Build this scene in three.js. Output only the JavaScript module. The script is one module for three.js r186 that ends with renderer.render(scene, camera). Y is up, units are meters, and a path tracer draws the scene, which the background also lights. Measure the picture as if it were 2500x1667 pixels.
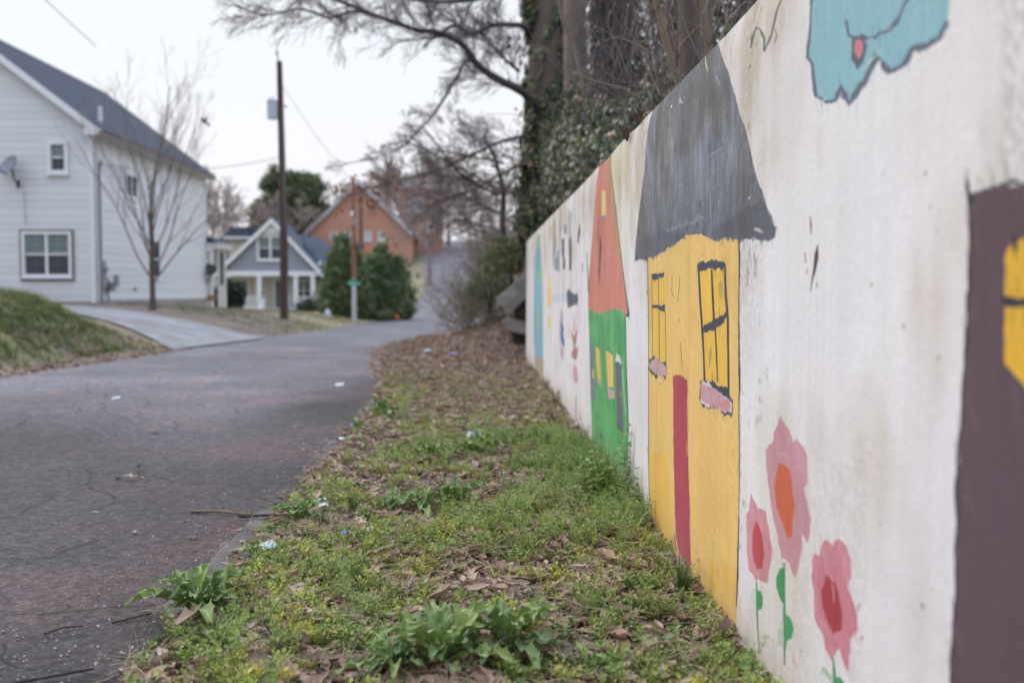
import * as THREE from 'three';
import { mergeGeometries } from 'three/addons/utils/BufferGeometryUtils.js';
import { RoundedBoxGeometry } from 'three/addons/geometries/RoundedBoxGeometry.js';

// ---------------------------------------------------------------- camera, sky, sun, exposure
const scene = new THREE.Scene();
const camera = new THREE.PerspectiveCamera(37.85, 1024 / 682, 0.1, 1200);
camera.filmGauge = 36;
camera.position.set(0, 1.3, 0);
camera.rotation.order = 'YXZ';
camera.rotation.set(-0.0487, -0.03495, 0);
camera.focus = 4.6;
camera.userData.fStop = 1.5;
camera.updateProjectionMatrix();

const renderer = new THREE.WebGLRenderer({ antialias: true });
renderer.toneMapping = THREE.LinearToneMapping;
renderer.toneMappingExposure = 1.07;
renderer.shadowMap.enabled = true;

// thin bright overcast at dusk: a little warmer low down, brighter towards the zenith
{
  const W = 256, H = 128, d = new Float32Array(W * H * 4);
  const smooth = (a, b, x) => { const t = Math.min(1, Math.max(0, (x - a) / (b - a))); return t * t * (3 - 2 * t); };
  for (let j = 0; j < H; j++) for (let i = 0; i < W; i++) {
    const el = ((j + 0.5) / H - 0.5) * Math.PI, az = ((i + 0.5) / W - 0.5) * 2 * Math.PI;
    const up = Math.max(0, Math.sin(el)), warm = 1 - smooth(0.0, 0.22, up);
    const glow = 1 + 0.15 * Math.cos(az + Math.PI * 0.6) * Math.cos(el) + 0.03 * Math.sin(az * 3 + 1.3) * (1 - up);
    const L = (0.8 + 1.16 * smooth(0.27, 0.85, up)) * glow, o = (j * W + i) * 4;
    const blue = smooth(0.12, 0.75, up); d[o] = L * (0.965 + 0.012 * warm - 0.135 * blue); d[o + 1] = L * (0.985 - 0.012 * warm - 0.04 * blue); d[o + 2] = L * (1.03 - 0.015 * warm + 0.11 * blue); d[o + 3] = 1;
  }
  const sky = new THREE.DataTexture(d, W, H, THREE.RGBAFormat, THREE.FloatType);
  sky.mapping = THREE.EquirectangularReflectionMapping; sky.magFilter = THREE.LinearFilter; sky.needsUpdate = true;
  scene.background = sky; scene.environment = sky;
}
const sun = new THREE.DirectionalLight(0xffe4c8, 1.5);
sun.position.set(-52, 52, -44); sun.target.position.set(0, 0, -12);
sun.castShadow = true; sun.shadow.radius = 70; sun.shadow.mapSize.set(2048, 2048);
Object.assign(sun.shadow.camera, { left: -60, right: 60, top: 60, bottom: -60, near: 1, far: 260 });
scene.add(sun, sun.target);

// ---------------------------------------------------------------- helpers
function rng(seed) { let a = seed >>> 0; return () => { a = (a + 0x6d2b79f5) | 0; let t = Math.imul(a ^ (a >>> 15), 1 | a); t = (t + Math.imul(t ^ (t >>> 7), 61 | t)) ^ t; return ((t ^ (t >>> 14)) >>> 0) / 4294967296; }; }
const lerp = (a, b, t) => a + (b - a) * t, clamp = (x, a = 0, b = 1) => Math.min(b, Math.max(a, x));
const sstep = (a, b, x) => { const t = clamp((x - a) / (b - a)); return t * t * (3 - 2 * t); };
const hash = (x, y) => { let h = Math.imul(x, 374761393) + Math.imul(y, 668265263); h = Math.imul(h ^ (h >>> 13), 1274126177); return ((h ^ (h >>> 16)) >>> 0) / 4294967296; };
function vnoise(x, y, p = 0) {           // value noise in 0..1, repeating every p cells when p is given
  const ix = Math.floor(x), iy = Math.floor(y), fx = x - ix, fy = y - iy, u = fx * fx * (3 - 2 * fx), v = fy * fy * (3 - 2 * fy);
  const w = (a) => (p ? ((a % p) + p) % p : a);
  const x0 = w(ix), x1 = w(ix + 1), y0 = w(iy), y1 = w(iy + 1);
  return lerp(lerp(hash(x0, y0), hash(x1, y0), u), lerp(hash(x0, y1), hash(x1, y1), u), v);
}
function fbm(x, y, oct = 4, p = 0) { let s = 0, a = 0.5, n = 0; for (let i = 0; i < oct; i++) { s += a * vnoise(x + i * 17 * (p ? 0 : 1), y, p); n += a; a *= 0.5; x *= 2; y *= 2; if (p) p *= 2; } return s / n; }
const interp = (tab, x) => { if (x <= tab[0][0]) return tab[0][1]; for (let i = 1; i < tab.length; i++) if (x <= tab[i][0]) { const t = (x - tab[i - 1][0]) / (tab[i][0] - tab[i - 1][0]); return lerp(tab[i - 1][1], tab[i][1], t * t * (3 - 2 * t) * 0.5 + t * 0.5); } return tab[tab.length - 1][1]; };
const lin = (r, g, b) => new THREE.Color().setRGB(r, g, b);
const mat = (r, g, b, rough = 0.85, more = {}) => new THREE.MeshStandardMaterial({ color: lin(r, g, b), roughness: rough, ...more });
const V = (x, y, z) => new THREE.Vector3(x, y, z);

const used = {};
function numbered(name) { const n = used[name] = (used[name] ?? -1) + 1; return n ? name + '_' + String(n).padStart(3, '0') : name; }
function tag(o, label, category, group) { o.userData.label = label; o.userData.category = category; if (group) o.userData.group = group; return o; }
function thing(name, label, category, pos = [0, 0, 0], turn = 0, group) {
  const o = new THREE.Group(); o.name = numbered(name); o.position.set(...pos); o.rotation.y = turn; scene.add(o); return tag(o, label, category, group);
}
function part(name, geo, material, parent) {
  const m = new THREE.Mesh(Array.isArray(geo) ? merge(geo) : geo, material); m.name = name; m.castShadow = m.receiveShadow = true; parent.add(m); return m;
}
function single(name, geo, material, label, category, group) { const m = part(numbered(name), geo, material, scene); return tag(m, label, category, group); }
function structure(name, geo, material) { const m = part(numbered(name), geo, material, scene); m.userData.kind = 'structure'; return m; }
function merge(list) {
  const any = list.some((g) => !g.index), norm = list.map((g) => { const c = any && g.index ? g.toNonIndexed() : g; for (const k of Object.keys(c.attributes)) if (!['position', 'normal', 'uv', 'color'].includes(k)) c.deleteAttribute(k); return c; });
  const keys = ['position', 'normal', 'uv', 'color'].filter((k) => norm.every((g) => g.attributes[k]));
  for (const g of norm) for (const k of Object.keys(g.attributes)) if (!keys.includes(k)) g.deleteAttribute(k);
  return mergeGeometries(norm);
}
const box = (w, h, d, x = 0, y = 0, z = 0, rx = 0, ry = 0, rz = 0) => { const g = new THREE.BoxGeometry(w, h, d); if (rx) g.rotateX(rx); if (ry) g.rotateY(ry); if (rz) g.rotateZ(rz); return g.translate(x, y, z); };
const rbox = (w, h, d, r, x = 0, y = 0, z = 0) => new RoundedBoxGeometry(w, h, d, 2, r).translate(x, y, z);
function bar(a, b, w, h = w) { const A = V(...a), B = V(...b), L = A.distanceTo(B), g = new THREE.BoxGeometry(w, h, L); const m = new THREE.Matrix4().lookAt(A, B, Math.abs(B.y - A.y) > 0.98 * L ? V(0, 0, 1) : V(0, 1, 0)); g.applyMatrix4(m); const c = A.add(B).multiplyScalar(0.5); return g.translate(c.x, c.y, c.z); }
function rod(a, b, r0, r1 = r0, n = 8) { const A = V(...a), B = V(...b), L = A.distanceTo(B), g = new THREE.CylinderGeometry(r1, r0, L, n); g.applyQuaternion(new THREE.Quaternion().setFromUnitVectors(V(0, 1, 0), B.clone().sub(A).normalize())); const c = A.add(B).multiplyScalar(0.5); return g.translate(c.x, c.y, c.z); }
// a solid from a polygon in x,y drawn out along z from z0 to z1
function prism(pts, z0, z1) { const s = new THREE.Shape(pts.map((p) => new THREE.Vector2(...p))); const g = new THREE.ExtrudeGeometry(s, { depth: z1 - z0, bevelEnabled: false }); return g.translate(0, 0, z0); }
// tapering tube through points; pts: Vector3 list, radii list
function tube(pts, rad, sides = 6) {
  const pos = [], idx = [], uv = [], n = pts.length, t = V(0, 0, 0), nx = V(0, 0, 0), ny = V(0, 0, 0); let ref = V(0.31, 0.2, 0.93), len = 0;
  for (let i = 0; i < n; i++) {
    t.subVectors(pts[Math.min(n - 1, i + 1)], pts[Math.max(0, i - 1)]).normalize(); if (i) len += pts[i].distanceTo(pts[i - 1]);
    if (Math.abs(ref.dot(t)) > 0.95) ref = V(t.y, t.z, t.x);
    nx.crossVectors(t, ref).normalize(); ny.crossVectors(nx, t).normalize(); ref = ny.clone();
    for (let k = 0; k <= sides; k++) { const a = (k / sides) * Math.PI * 2, c = Math.cos(a) * rad[i], s = Math.sin(a) * rad[i]; pos.push(pts[i].x + nx.x * c + ny.x * s, pts[i].y + nx.y * c + ny.y * s, pts[i].z + nx.z * c + ny.z * s); uv.push(k / sides * Math.max(0.05, rad[i]) * 6, len); }
  }
  for (let i = 0; i < n - 1; i++) for (let k = 0; k < sides; k++) { const a = i * (sides + 1) + k, b = a + sides + 1; idx.push(a, a + 1, b, b, a + 1, b + 1); }
  const g = new THREE.BufferGeometry(); g.setAttribute('position', new THREE.Float32BufferAttribute(pos, 3)); g.setAttribute('uv', new THREE.Float32BufferAttribute(uv, 2)); g.setIndex(idx); g.computeVertexNormals(); return g;
}
// many thin three-sided twigs in one geometry
class Twigs {
  constructor() { this.p = []; this.n = []; this.i = []; }
  seg(a, b, r0, r1) {
    const t = V(0, 0, 0).subVectors(b, a).normalize(), u = Math.abs(t.y) < 0.9 ? V(-t.z, 0, t.x).normalize() : V(1, 0, 0), w = V(0, 0, 0).crossVectors(t, u), base = this.p.length / 3;
    for (const [q, r] of [[a, r0], [b, r1]]) for (let k = 0; k < 3; k++) { const c = Math.cos(k * 2.094), s = Math.sin(k * 2.094), x = u.x * c + w.x * s, y = u.y * c + w.y * s, z = u.z * c + w.z * s; this.p.push(q.x + x * r, q.y + y * r, q.z + z * r); this.n.push(x, y, z); }
    for (let k = 0; k < 3; k++) { const m = (k + 1) % 3; this.i.push(base + k, base + m, base + 3 + k, base + 3 + k, base + m, base + 3 + m); }
  }
  path(pts, r0, r1) { for (let k = 0; k < pts.length - 1; k++) this.seg(pts[k], pts[k + 1], lerp(r0, r1, k / (pts.length - 1)), lerp(r0, r1, (k + 1) / (pts.length - 1))); }
  build() { const g = new THREE.BufferGeometry(); g.setAttribute('position', new THREE.Float32BufferAttribute(this.p, 3)); g.setAttribute('normal', new THREE.Float32BufferAttribute(this.n, 3)); g.setIndex(this.i); return g; }
}
const randDir = (R) => { const z = R() * 2 - 1, a = R() * 6.2832, s = Math.sqrt(1 - z * z); return V(s * Math.cos(a), z, s * Math.sin(a)); };
// a wandering shoot with side shoots; out.tubes for thick wood, out.twigs for thin
function shoot(out, R, from, dir, len, r, level, o) {
  const n = Math.max(3, Math.round(len / o.step)), pts = [from.clone()], d = dir.clone().normalize(), p = from.clone(), r1 = Math.max(o.rmin, r * o.taper), st = len / n;
  for (let i = 0; i < n; i++) { d.addScaledVector(randDir(R), o.wander).addScaledVector(V(0, 1, 0), o.lift[level] ?? 0).normalize(); p.addScaledVector(d, st); pts.push(p.clone()); }
  if (r > o.thick) out.tubes.push(tube(pts, pts.map((_, i) => lerp(r, r1, i / n)), r > 0.05 ? 8 : 5)); else out.twigs.path(pts, r, r1);
  if (level + 1 >= o.levels) return;
  const k = Math.round(o.kids[level] * (0.75 + 0.5 * R()));
  for (let i = 0; i < k; i++) {
    const f = lerp(o.start[level] ?? 0.2, 1, (i + R() * 0.9) / k), at = Math.min(n - 1, Math.floor(f * n)), q = pts[at].clone().lerp(pts[at + 1], f * n - at), ax = pts[at + 1].clone().sub(pts[at]).normalize();
    const side = randDir(R).addScaledVector(ax, 0); side.addScaledVector(ax, -side.dot(ax)).normalize();
    const nd = ax.multiplyScalar(Math.cos(o.angle[level])).addScaledVector(side, Math.sin(o.angle[level]));
    shoot(out, R, q, nd, len * (o.ratio[level] ?? 0.5) * lerp(1.15, 0.55, f) * (0.7 + 0.6 * R()), Math.max(o.rmin, lerp(r, r1, f) * o.thin), level + 1, o);
  }
}
function canvasTex(w, h, draw, srgb = true) { const c = document.createElement('canvas'); c.width = w; c.height = h; draw(c.getContext('2d'), w, h); const t = new THREE.CanvasTexture(c); if (srgb) t.colorSpace = THREE.SRGBColorSpace; t.wrapS = t.wrapT = THREE.RepeatWrapping; return t; }
function dataTex(n, fn, srgb = false) {
  const d = new Uint8Array(n * n * 4); for (let j = 0; j < n; j++) for (let i = 0; i < n; i++) { const c = fn((i + 0.5) / n, (j + 0.5) / n), o = (j * n + i) * 4; for (let k = 0; k < 3; k++) d[o + k] = clamp(Array.isArray(c) ? c[k] : c) * 255; d[o + 3] = 255; }
  const t = new THREE.DataTexture(d, n, n); t.magFilter = THREE.LinearFilter; t.wrapS = t.wrapT = THREE.RepeatWrapping; if (srgb) t.colorSpace = THREE.SRGBColorSpace; t.needsUpdate = true; return t;
}
const rep = (t, x, y = x) => { const c = t.clone(); c.repeat.set(x, y); c.needsUpdate = true; return c; };
const grainBump = dataTex(512, (u, v) => 0.5 * fbm(u * 48, v * 48, 3, 48) + 0.5 * fbm(u * 8, v * 8, 4, 8));
const barkBump = dataTex(256, (u, v) => Math.abs(fbm(u * 12, v * 3, 4, 0) * 2 - 1));
const mottle = dataTex(512, (u, v) => { const a = 0.62 + 0.55 * (fbm(u * 6, v * 6, 5, 6) - 0.5) + 0.35 * (vnoise(u * 128, v * 128, 128) - 0.5); return [a, a, a]; });

// ---------------------------------------------------------------- the lie of the land (d = metres ahead of the camera)
const ROAD_L = [[-30, -7.5], [15, -7.45], [22.6, -6.85], [28, -6.1], [36, -5.3], [44, -4.75], [50, -3.95], [70, -4.0], [85, -4.5], [110, -5.8], [160, -9]];
const ROAD_R = [[-30, -1.12], [12, -1.17], [16, -1.45], [24, -1.75], [31, -1.5], [40, -0.2], [50, 1.4], [85, 1.6], [110, 0.4], [160, -2.5]];
const roadL = (d) => interp(ROAD_L, d), roadR = (d) => interp(ROAD_R, d);
const rise = (d) => (d < 42 ? 0 : d < 120 ? 0.0009 * (d - 42) ** 2 : 5.48 + 0.1404 * (d - 120) * Math.max(0.25, 1 - (d - 120) / 160));
function ground(x, d) {
  const L = roadL(d), Rr = roadR(d), up = rise(Math.min(d, 220));
  if (x < L) {
    const e = L - x, bank = 1.28 * sstep(0.05, 2.4, e) + 0.04 * Math.max(0, e - 2.4), wb = 1 - sstep(20.3, 23.6, d);
    const g = interp([[0, 1], [34, 1], [47.5, 0.53], [55, 0.2], [64, 0], [300, 0]], d);
    const yard = 0.95 * Math.tanh(e / 4) * g + up * lerp(1, 0.0, sstep(0, 9, e)) * (d < 95 ? 1 : 1) - 0.42 * sstep(2, 9, e) * sstep(50, 68, d) * (1 - sstep(85, 110, d)) + up * 0.45 * sstep(88, 120, d) * sstep(0, 9, e);
    return lerp(yard, bank, wb);
  }
  if (x > Rr) {
    const e = x - Rr;
    if (d < 19.7 && x > 1.08) return 2.05 + 0.05 * (x - 1.1);
    const ramp = Math.max(sstep(18.6, 23, d), sstep(1.1, 2.2, x)); if (ramp === 0) return up;
    const hill = 2.1 * sstep(0.7, 4.2, e) * lerp(0.34, 1, sstep(20.2, 27, d) * (0.55 + 0.45 * sstep(1.5, 4.5, e))) + 0.12 * Math.max(0, e - 3.4) + (1 - sstep(19.7, 24, d)) * 1.6 * sstep(3.0, 4.4, e);
    return up + ramp * lerp(hill, 1.6 * sstep(0.5, 7, e), sstep(36, 52, d));
  }
  return up;
}
// ---------------------------------------------------------------- ground, road, driveway
const DL = []; for (let d = -24; d < 0; d += 4) DL.push(d); for (let d = 0; d < 26; d += 0.4) DL.push(+d.toFixed(2)); for (let d = 26; d < 60; d += 1) DL.push(d); for (let d = 60; d < 130; d += 3) DL.push(d); DL.push(19.62, 19.78, 130, 145, 160, 180, 205, 240, 290, 360, 500, 800); DL.sort((a, b) => a - b);
function sheet(xs, ds, height, uvScale, color) {          // xs(d) -> list of x
  const pos = [], uv = [], idx = [], col = []; let nx = 0;
  ds.forEach((d) => { const row = xs(d); nx = row.length; for (const x of row) { pos.push(x, height(x, d), -d); uv.push(x * uvScale, d * uvScale); if (color) col.push(...color(x, d)); } });
  for (let j = 0; j < ds.length - 1; j++) for (let i = 0; i < nx - 1; i++) { const a = j * nx + i, b = a + nx; idx.push(a, a + 1, b, b, a + 1, b + 1); }
  const g = new THREE.BufferGeometry(); g.setAttribute('position', new THREE.Float32BufferAttribute(pos, 3)); g.setAttribute('uv', new THREE.Float32BufferAttribute(uv, 2)); if (color) g.setAttribute('color', new THREE.Float32BufferAttribute(col, 3)); g.setIndex(idx); g.computeVertexNormals(); return g;
}
const GX = [-500, -240, -120, -80, -55, -40, -32, -27, -24]; for (let x = -22; x < -2.2; x += 0.5) GX.push(x); for (let x = -2; x < 1; x += 0.25) GX.push(x); GX.push(1.02, 1.09, 1.3, 1.7, 2.2, 2.8, 3.5, 4.5, 6, 8, 12, 18, 28, 45, 80, 140, 300, 500);
const inDrive = (x, d) => { const e = roadL(d) - x, c = 25.4 + e * 0.62, h = 2.75 - 0.16 * e; return Math.abs(d - c) < Math.max(1.5, h); };
const SOIL = [0.13, 0.1, 0.082], GREEN = [0.15, 0.17, 0.055], TAN = [0.3, 0.255, 0.16], MULCH = [0.16, 0.118, 0.1], LITTER = [0.2, 0.15, 0.12];
const mixc = (a, b, t) => [lerp(a[0], b[0], t), lerp(a[1], b[1], t), lerp(a[2], b[2], t)];
function groundColor(x, d) {
  const L = roadL(d), n = fbm(x * 0.7 + 40, d * 0.7, 4), n2 = fbm(x * 2.3, d * 2.3 + 9, 3);
  if (x < L) {
    const e = L - x;
    if (d < 23.6) return mixc(mixc(GREEN, SOIL, sstep(0.42, 0.7, n2)), LITTER, 0.8 * (1 - sstep(0.15, 0.9, e + (n - 0.5))));
    let c = mixc(MULCH, [0.2, 0.19, 0.08], sstep(0.5, 0.75, n));
    c = mixc(c, mixc(TAN, [0.16, 0.17, 0.06], sstep(0.45, 0.7, n)), sstep(32, 40, d - e * 0.8));
    if (d > 95) c = mixc(c, [0.15, 0.13, 0.09], 0.7);
    return c;
  }
  if (d < 19.7) return mixc(SOIL, LITTER, n);
  return mixc(mixc(LITTER, SOIL, n), [0.13, 0.13, 0.06], sstep(40, 70, d) * 0.7);
}
const inRoad = (x, d) => x > roadL(d) + 0.02 && x < roadR(d) - 0.02;
structure('ground', sheet(() => GX, DL, (x, d) => ground(x, d) - (inRoad(x, d) ? 0.02 : 0) + (x < roadL(d) - 0.6 && d < 60 ? (fbm(x * 1.6, d * 1.6, 3) - 0.5) * 0.12 : 0), 0.5, groundColor), new THREE.MeshStandardMaterial({ vertexColors: true, roughness: 0.95, map: mottle, bumpMap: grainBump, bumpScale: 0.03, color: lin(1.55, 1.55, 1.55) }));

const asphalt = (() => {
  const N = 2048, T = 8, R = rng(71);
  const t = canvasTex(N, N, (g) => {
    const im = g.createImageData(N, N), D = im.data;
    for (let j = 0; j < N; j++) for (let i = 0; i < N; i++) {
      const u = i / N, v = j / N, big = fbm(u * 8, v * 8, 4, 8), mid = vnoise(u * 220, v * 220, 220), fine = vnoise(u * 740, v * 740, 740), spark = hash(i >> 1, j >> 1), o = (j * N + i) * 4;
      const red = sstep(0.48, 0.7, fbm(u * 16, v * 16, 4, 16));
      let l = 82 * (0.86 + 0.3 * (big - 0.5) + 0.34 * (mid - 0.5) + 0.42 * (fine - 0.5));
      if (spark > 0.975) l *= 1.6; else if (spark < 0.04) l *= 0.7;
      D[o] = l * (1.0 + 0.07 * red); D[o + 1] = l * (0.958 - 0.015 * red); D[o + 2] = l * (0.99 - 0.04 * red); D[o + 3] = 255;
    }
    g.putImageData(im, 0, 0);
    const px = N / T;
    for (let k = 0; k < 60; k++) {                       // worn cracks, mostly across the road
      let x = R() * N, y = R() * N, a = (R() < 0.7 ? 0 : Math.PI / 2) + (R() - 0.5) * 0.9; const len = (0.6 + R() * 2.6) * px; let run = 0;
      while (run < len) { const s = 5 + R() * 9; a += (R() - 0.5) * 0.55; const nx = x + Math.cos(a) * s, ny = y + Math.sin(a) * s; g.strokeStyle = `rgba(${26 + R() * 12},${23 + R() * 10},${26 + R() * 10},${0.55 + R() * 0.45})`; g.lineWidth = 2.5 + R() * R() * 7; g.beginPath(); g.moveTo(x, y); g.lineTo(nx, ny); g.stroke(); x = nx; y = ny; run += s; }
    }
    for (let k = 0; k < 500; k++) { const x = R() * N, y = R() * N, r = 0.8 + R() * R() * 3; g.fillStyle = R() < 0.6 ? `rgba(175,170,172,${0.3 + R() * 0.5})` : `rgba(50,44,44,${0.4 + R() * 0.4})`; g.beginPath(); g.ellipse(x, y, r, r * (0.5 + R() * 0.5), R() * 3, 0, 7); g.fill(); }
  });
  t.repeat.set(1 / T, 1 / T); return t;
})();
{
  const F = [0, 0.08, 0.2, 0.35, 0.5, 0.65, 0.78, 0.88, 0.94, 0.98, 1], ds = DL.filter((d) => d <= 205);
  const tint = (x, d) => { const f = (x - roadL(d)) / (roadR(d) - roadL(d)), n = fbm(x * 0.8, d * 0.35, 4), pale = sstep(0.35, 0.75, n + (1 - f) * 0.35) * 0.22 + sstep(7.5, 15, d + (n - 0.5) * 6 + (0.5 - f) * 5) * 0.7, red = sstep(0.5, 1, f) * sstep(0.3, 0.7, n) * (1 - sstep(14, 24, d)), s = 0.44 + 1.95 * pale; return [s * (1.0 - 0.05 * pale + 0.12 * red), s * (0.99 + 0.03 * pale - 0.02 * red), s * (1.01 + 0.07 * pale - 0.04 * red)]; };  // far end paler and bluer: lighter pavement plus grazing sky sheen painted in
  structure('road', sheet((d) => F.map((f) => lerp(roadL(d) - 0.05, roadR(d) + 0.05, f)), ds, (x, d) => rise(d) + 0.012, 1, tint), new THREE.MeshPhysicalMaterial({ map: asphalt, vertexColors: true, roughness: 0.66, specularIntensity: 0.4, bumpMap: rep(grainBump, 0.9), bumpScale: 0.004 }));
  // driveway climbing away to the left
  const rows = [], pos = [], uv = [], idx = []; const ne = 26, nd = 8;
  for (let i = 0; i <= ne; i++) { const e = -0.1 + i * 0.42; for (let j = 0; j <= nd; j++) { const c = 25.4 + Math.max(0, e) * 0.62, flare = 0.9 * Math.exp(-Math.max(0, e) * 1.1), h = Math.max(1.35, 2.1 - 0.1 * e) + flare, d = c + lerp(-h, h, j / nd), x = roadL(d) - e; pos.push(x, Math.max(ground(x, d), 0.012) + 0.035, -d); uv.push(x, d); } }
  for (let i = 0; i < ne; i++) for (let j = 0; j < nd; j++) { const a = i * (nd + 1) + j, b = a + nd + 1; idx.push(a, a + 1, b, b, a + 1, b + 1); }
  const g = new THREE.BufferGeometry(); g.setAttribute('position', new THREE.Float32BufferAttribute(pos, 3)); g.setAttribute('uv', new THREE.Float32BufferAttribute(uv, 2)); g.setIndex(idx); g.computeVertexNormals();
  structure('driveway', g, new THREE.MeshStandardMaterial({ color: lin(0.34, 0.34, 0.37), map: rep(mottle, 0.3), roughness: 0.75, bumpMap: grainBump, bumpScale: 0.004 }));
  // low broken concrete edging along the verge
  const kd = []; for (let d = -1; d < 15; d += 0.06) kd.push(d);
  const kx = [-0.16, -0.14, -0.1, -0.02, 0.05];
  structure('kerb', sheet((d) => kx.map((k) => roadR(d) + 0.02 + k + 0.03 * (fbm(d * 2.2, 3, 3) - 0.5)), kd, (x, d) => { const f = (x - roadR(d) - 0.02); return f < -0.145 ? 0.004 : -0.03 + 0.05 * sstep(0.44, 0.64, fbm(d * 1.1, 7, 3)) + 0.022 * fbm(x * 30, d * 12, 3) - 0.01; }, 1), new THREE.MeshStandardMaterial({ color: lin(0.17, 0.155, 0.165), map: rep(mottle, 1.3), roughness: 0.9, bumpMap: rep(grainBump, 2), bumpScale: 0.008 }));
}
// soil of the verge: uneven, spilling over the road edge, washed out over the road beyond the wall
const spill = (d) => interp([[-2, 0], [10, 0.02], [14, 0.12], [18, 0.5], [22, 0.75], [26, 0.55], [31, 0.1]], d);
function verge(x, d) {
  const edge = roadR(d) - 0.03 - spill(d), e = x - edge + 0.3 * (fbm(d * 2.1, 1.7, 4) - 0.5) + 0.16 * (fbm(x * 9, d * 9, 2) - 0.5);
  return -0.03 + 0.055 * sstep(-0.06, 0.12, e) + 0.05 * sstep(0.1, 1.2, e) * fbm(x * 1.8 + 5, d * 1.8, 3) + 0.022 * (fbm(x * 14, d * 14, 3) - 0.5) - sstep(0.45, 0.97, x) * (0.085 - 0.045 * fbm(d * 2.6, 8, 3)) - 0.06 * sstep(9.5, 12.5, d) * sstep(0.1, 0.9, x) + (d > 18 ? Math.max(0, ground(x, d)) + 0.13 * sstep(18.4, 20.5, d) * sstep(0.0, 0.06, ground(x, d)) : 0);
}
{
  const ds = []; for (let d = -1; d < 14; d += 0.05) ds.push(d); for (let d = 14; d < 33; d += 0.12) ds.push(d);
  const xs = []; for (let x = -2.5; x < -1.3; x += 0.12) xs.push(x); for (let x = -1.3; x < 0.99; x += 0.05) xs.push(x); xs.push(0.995); for (let k = 0; k < xs.length; k++) xs[k] = +xs[k].toFixed(3);
  structure('verge_soil', sheet(() => xs, ds, verge, 1, (x, d) => { const n = fbm(x * 5, d * 5, 4); return mixc(mixc([0.1, 0.078, 0.062], [0.2, 0.155, 0.125], n), [0.17, 0.125, 0.105], sstep(9, 13, d)); }), new THREE.MeshStandardMaterial({ vertexColors: true, color: lin(1.5, 1.5, 1.5), map: rep(mottle, 1.7), roughness: 0.97, bumpMap: rep(grainBump, 2.5), bumpScale: 0.02 }));
}
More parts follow.
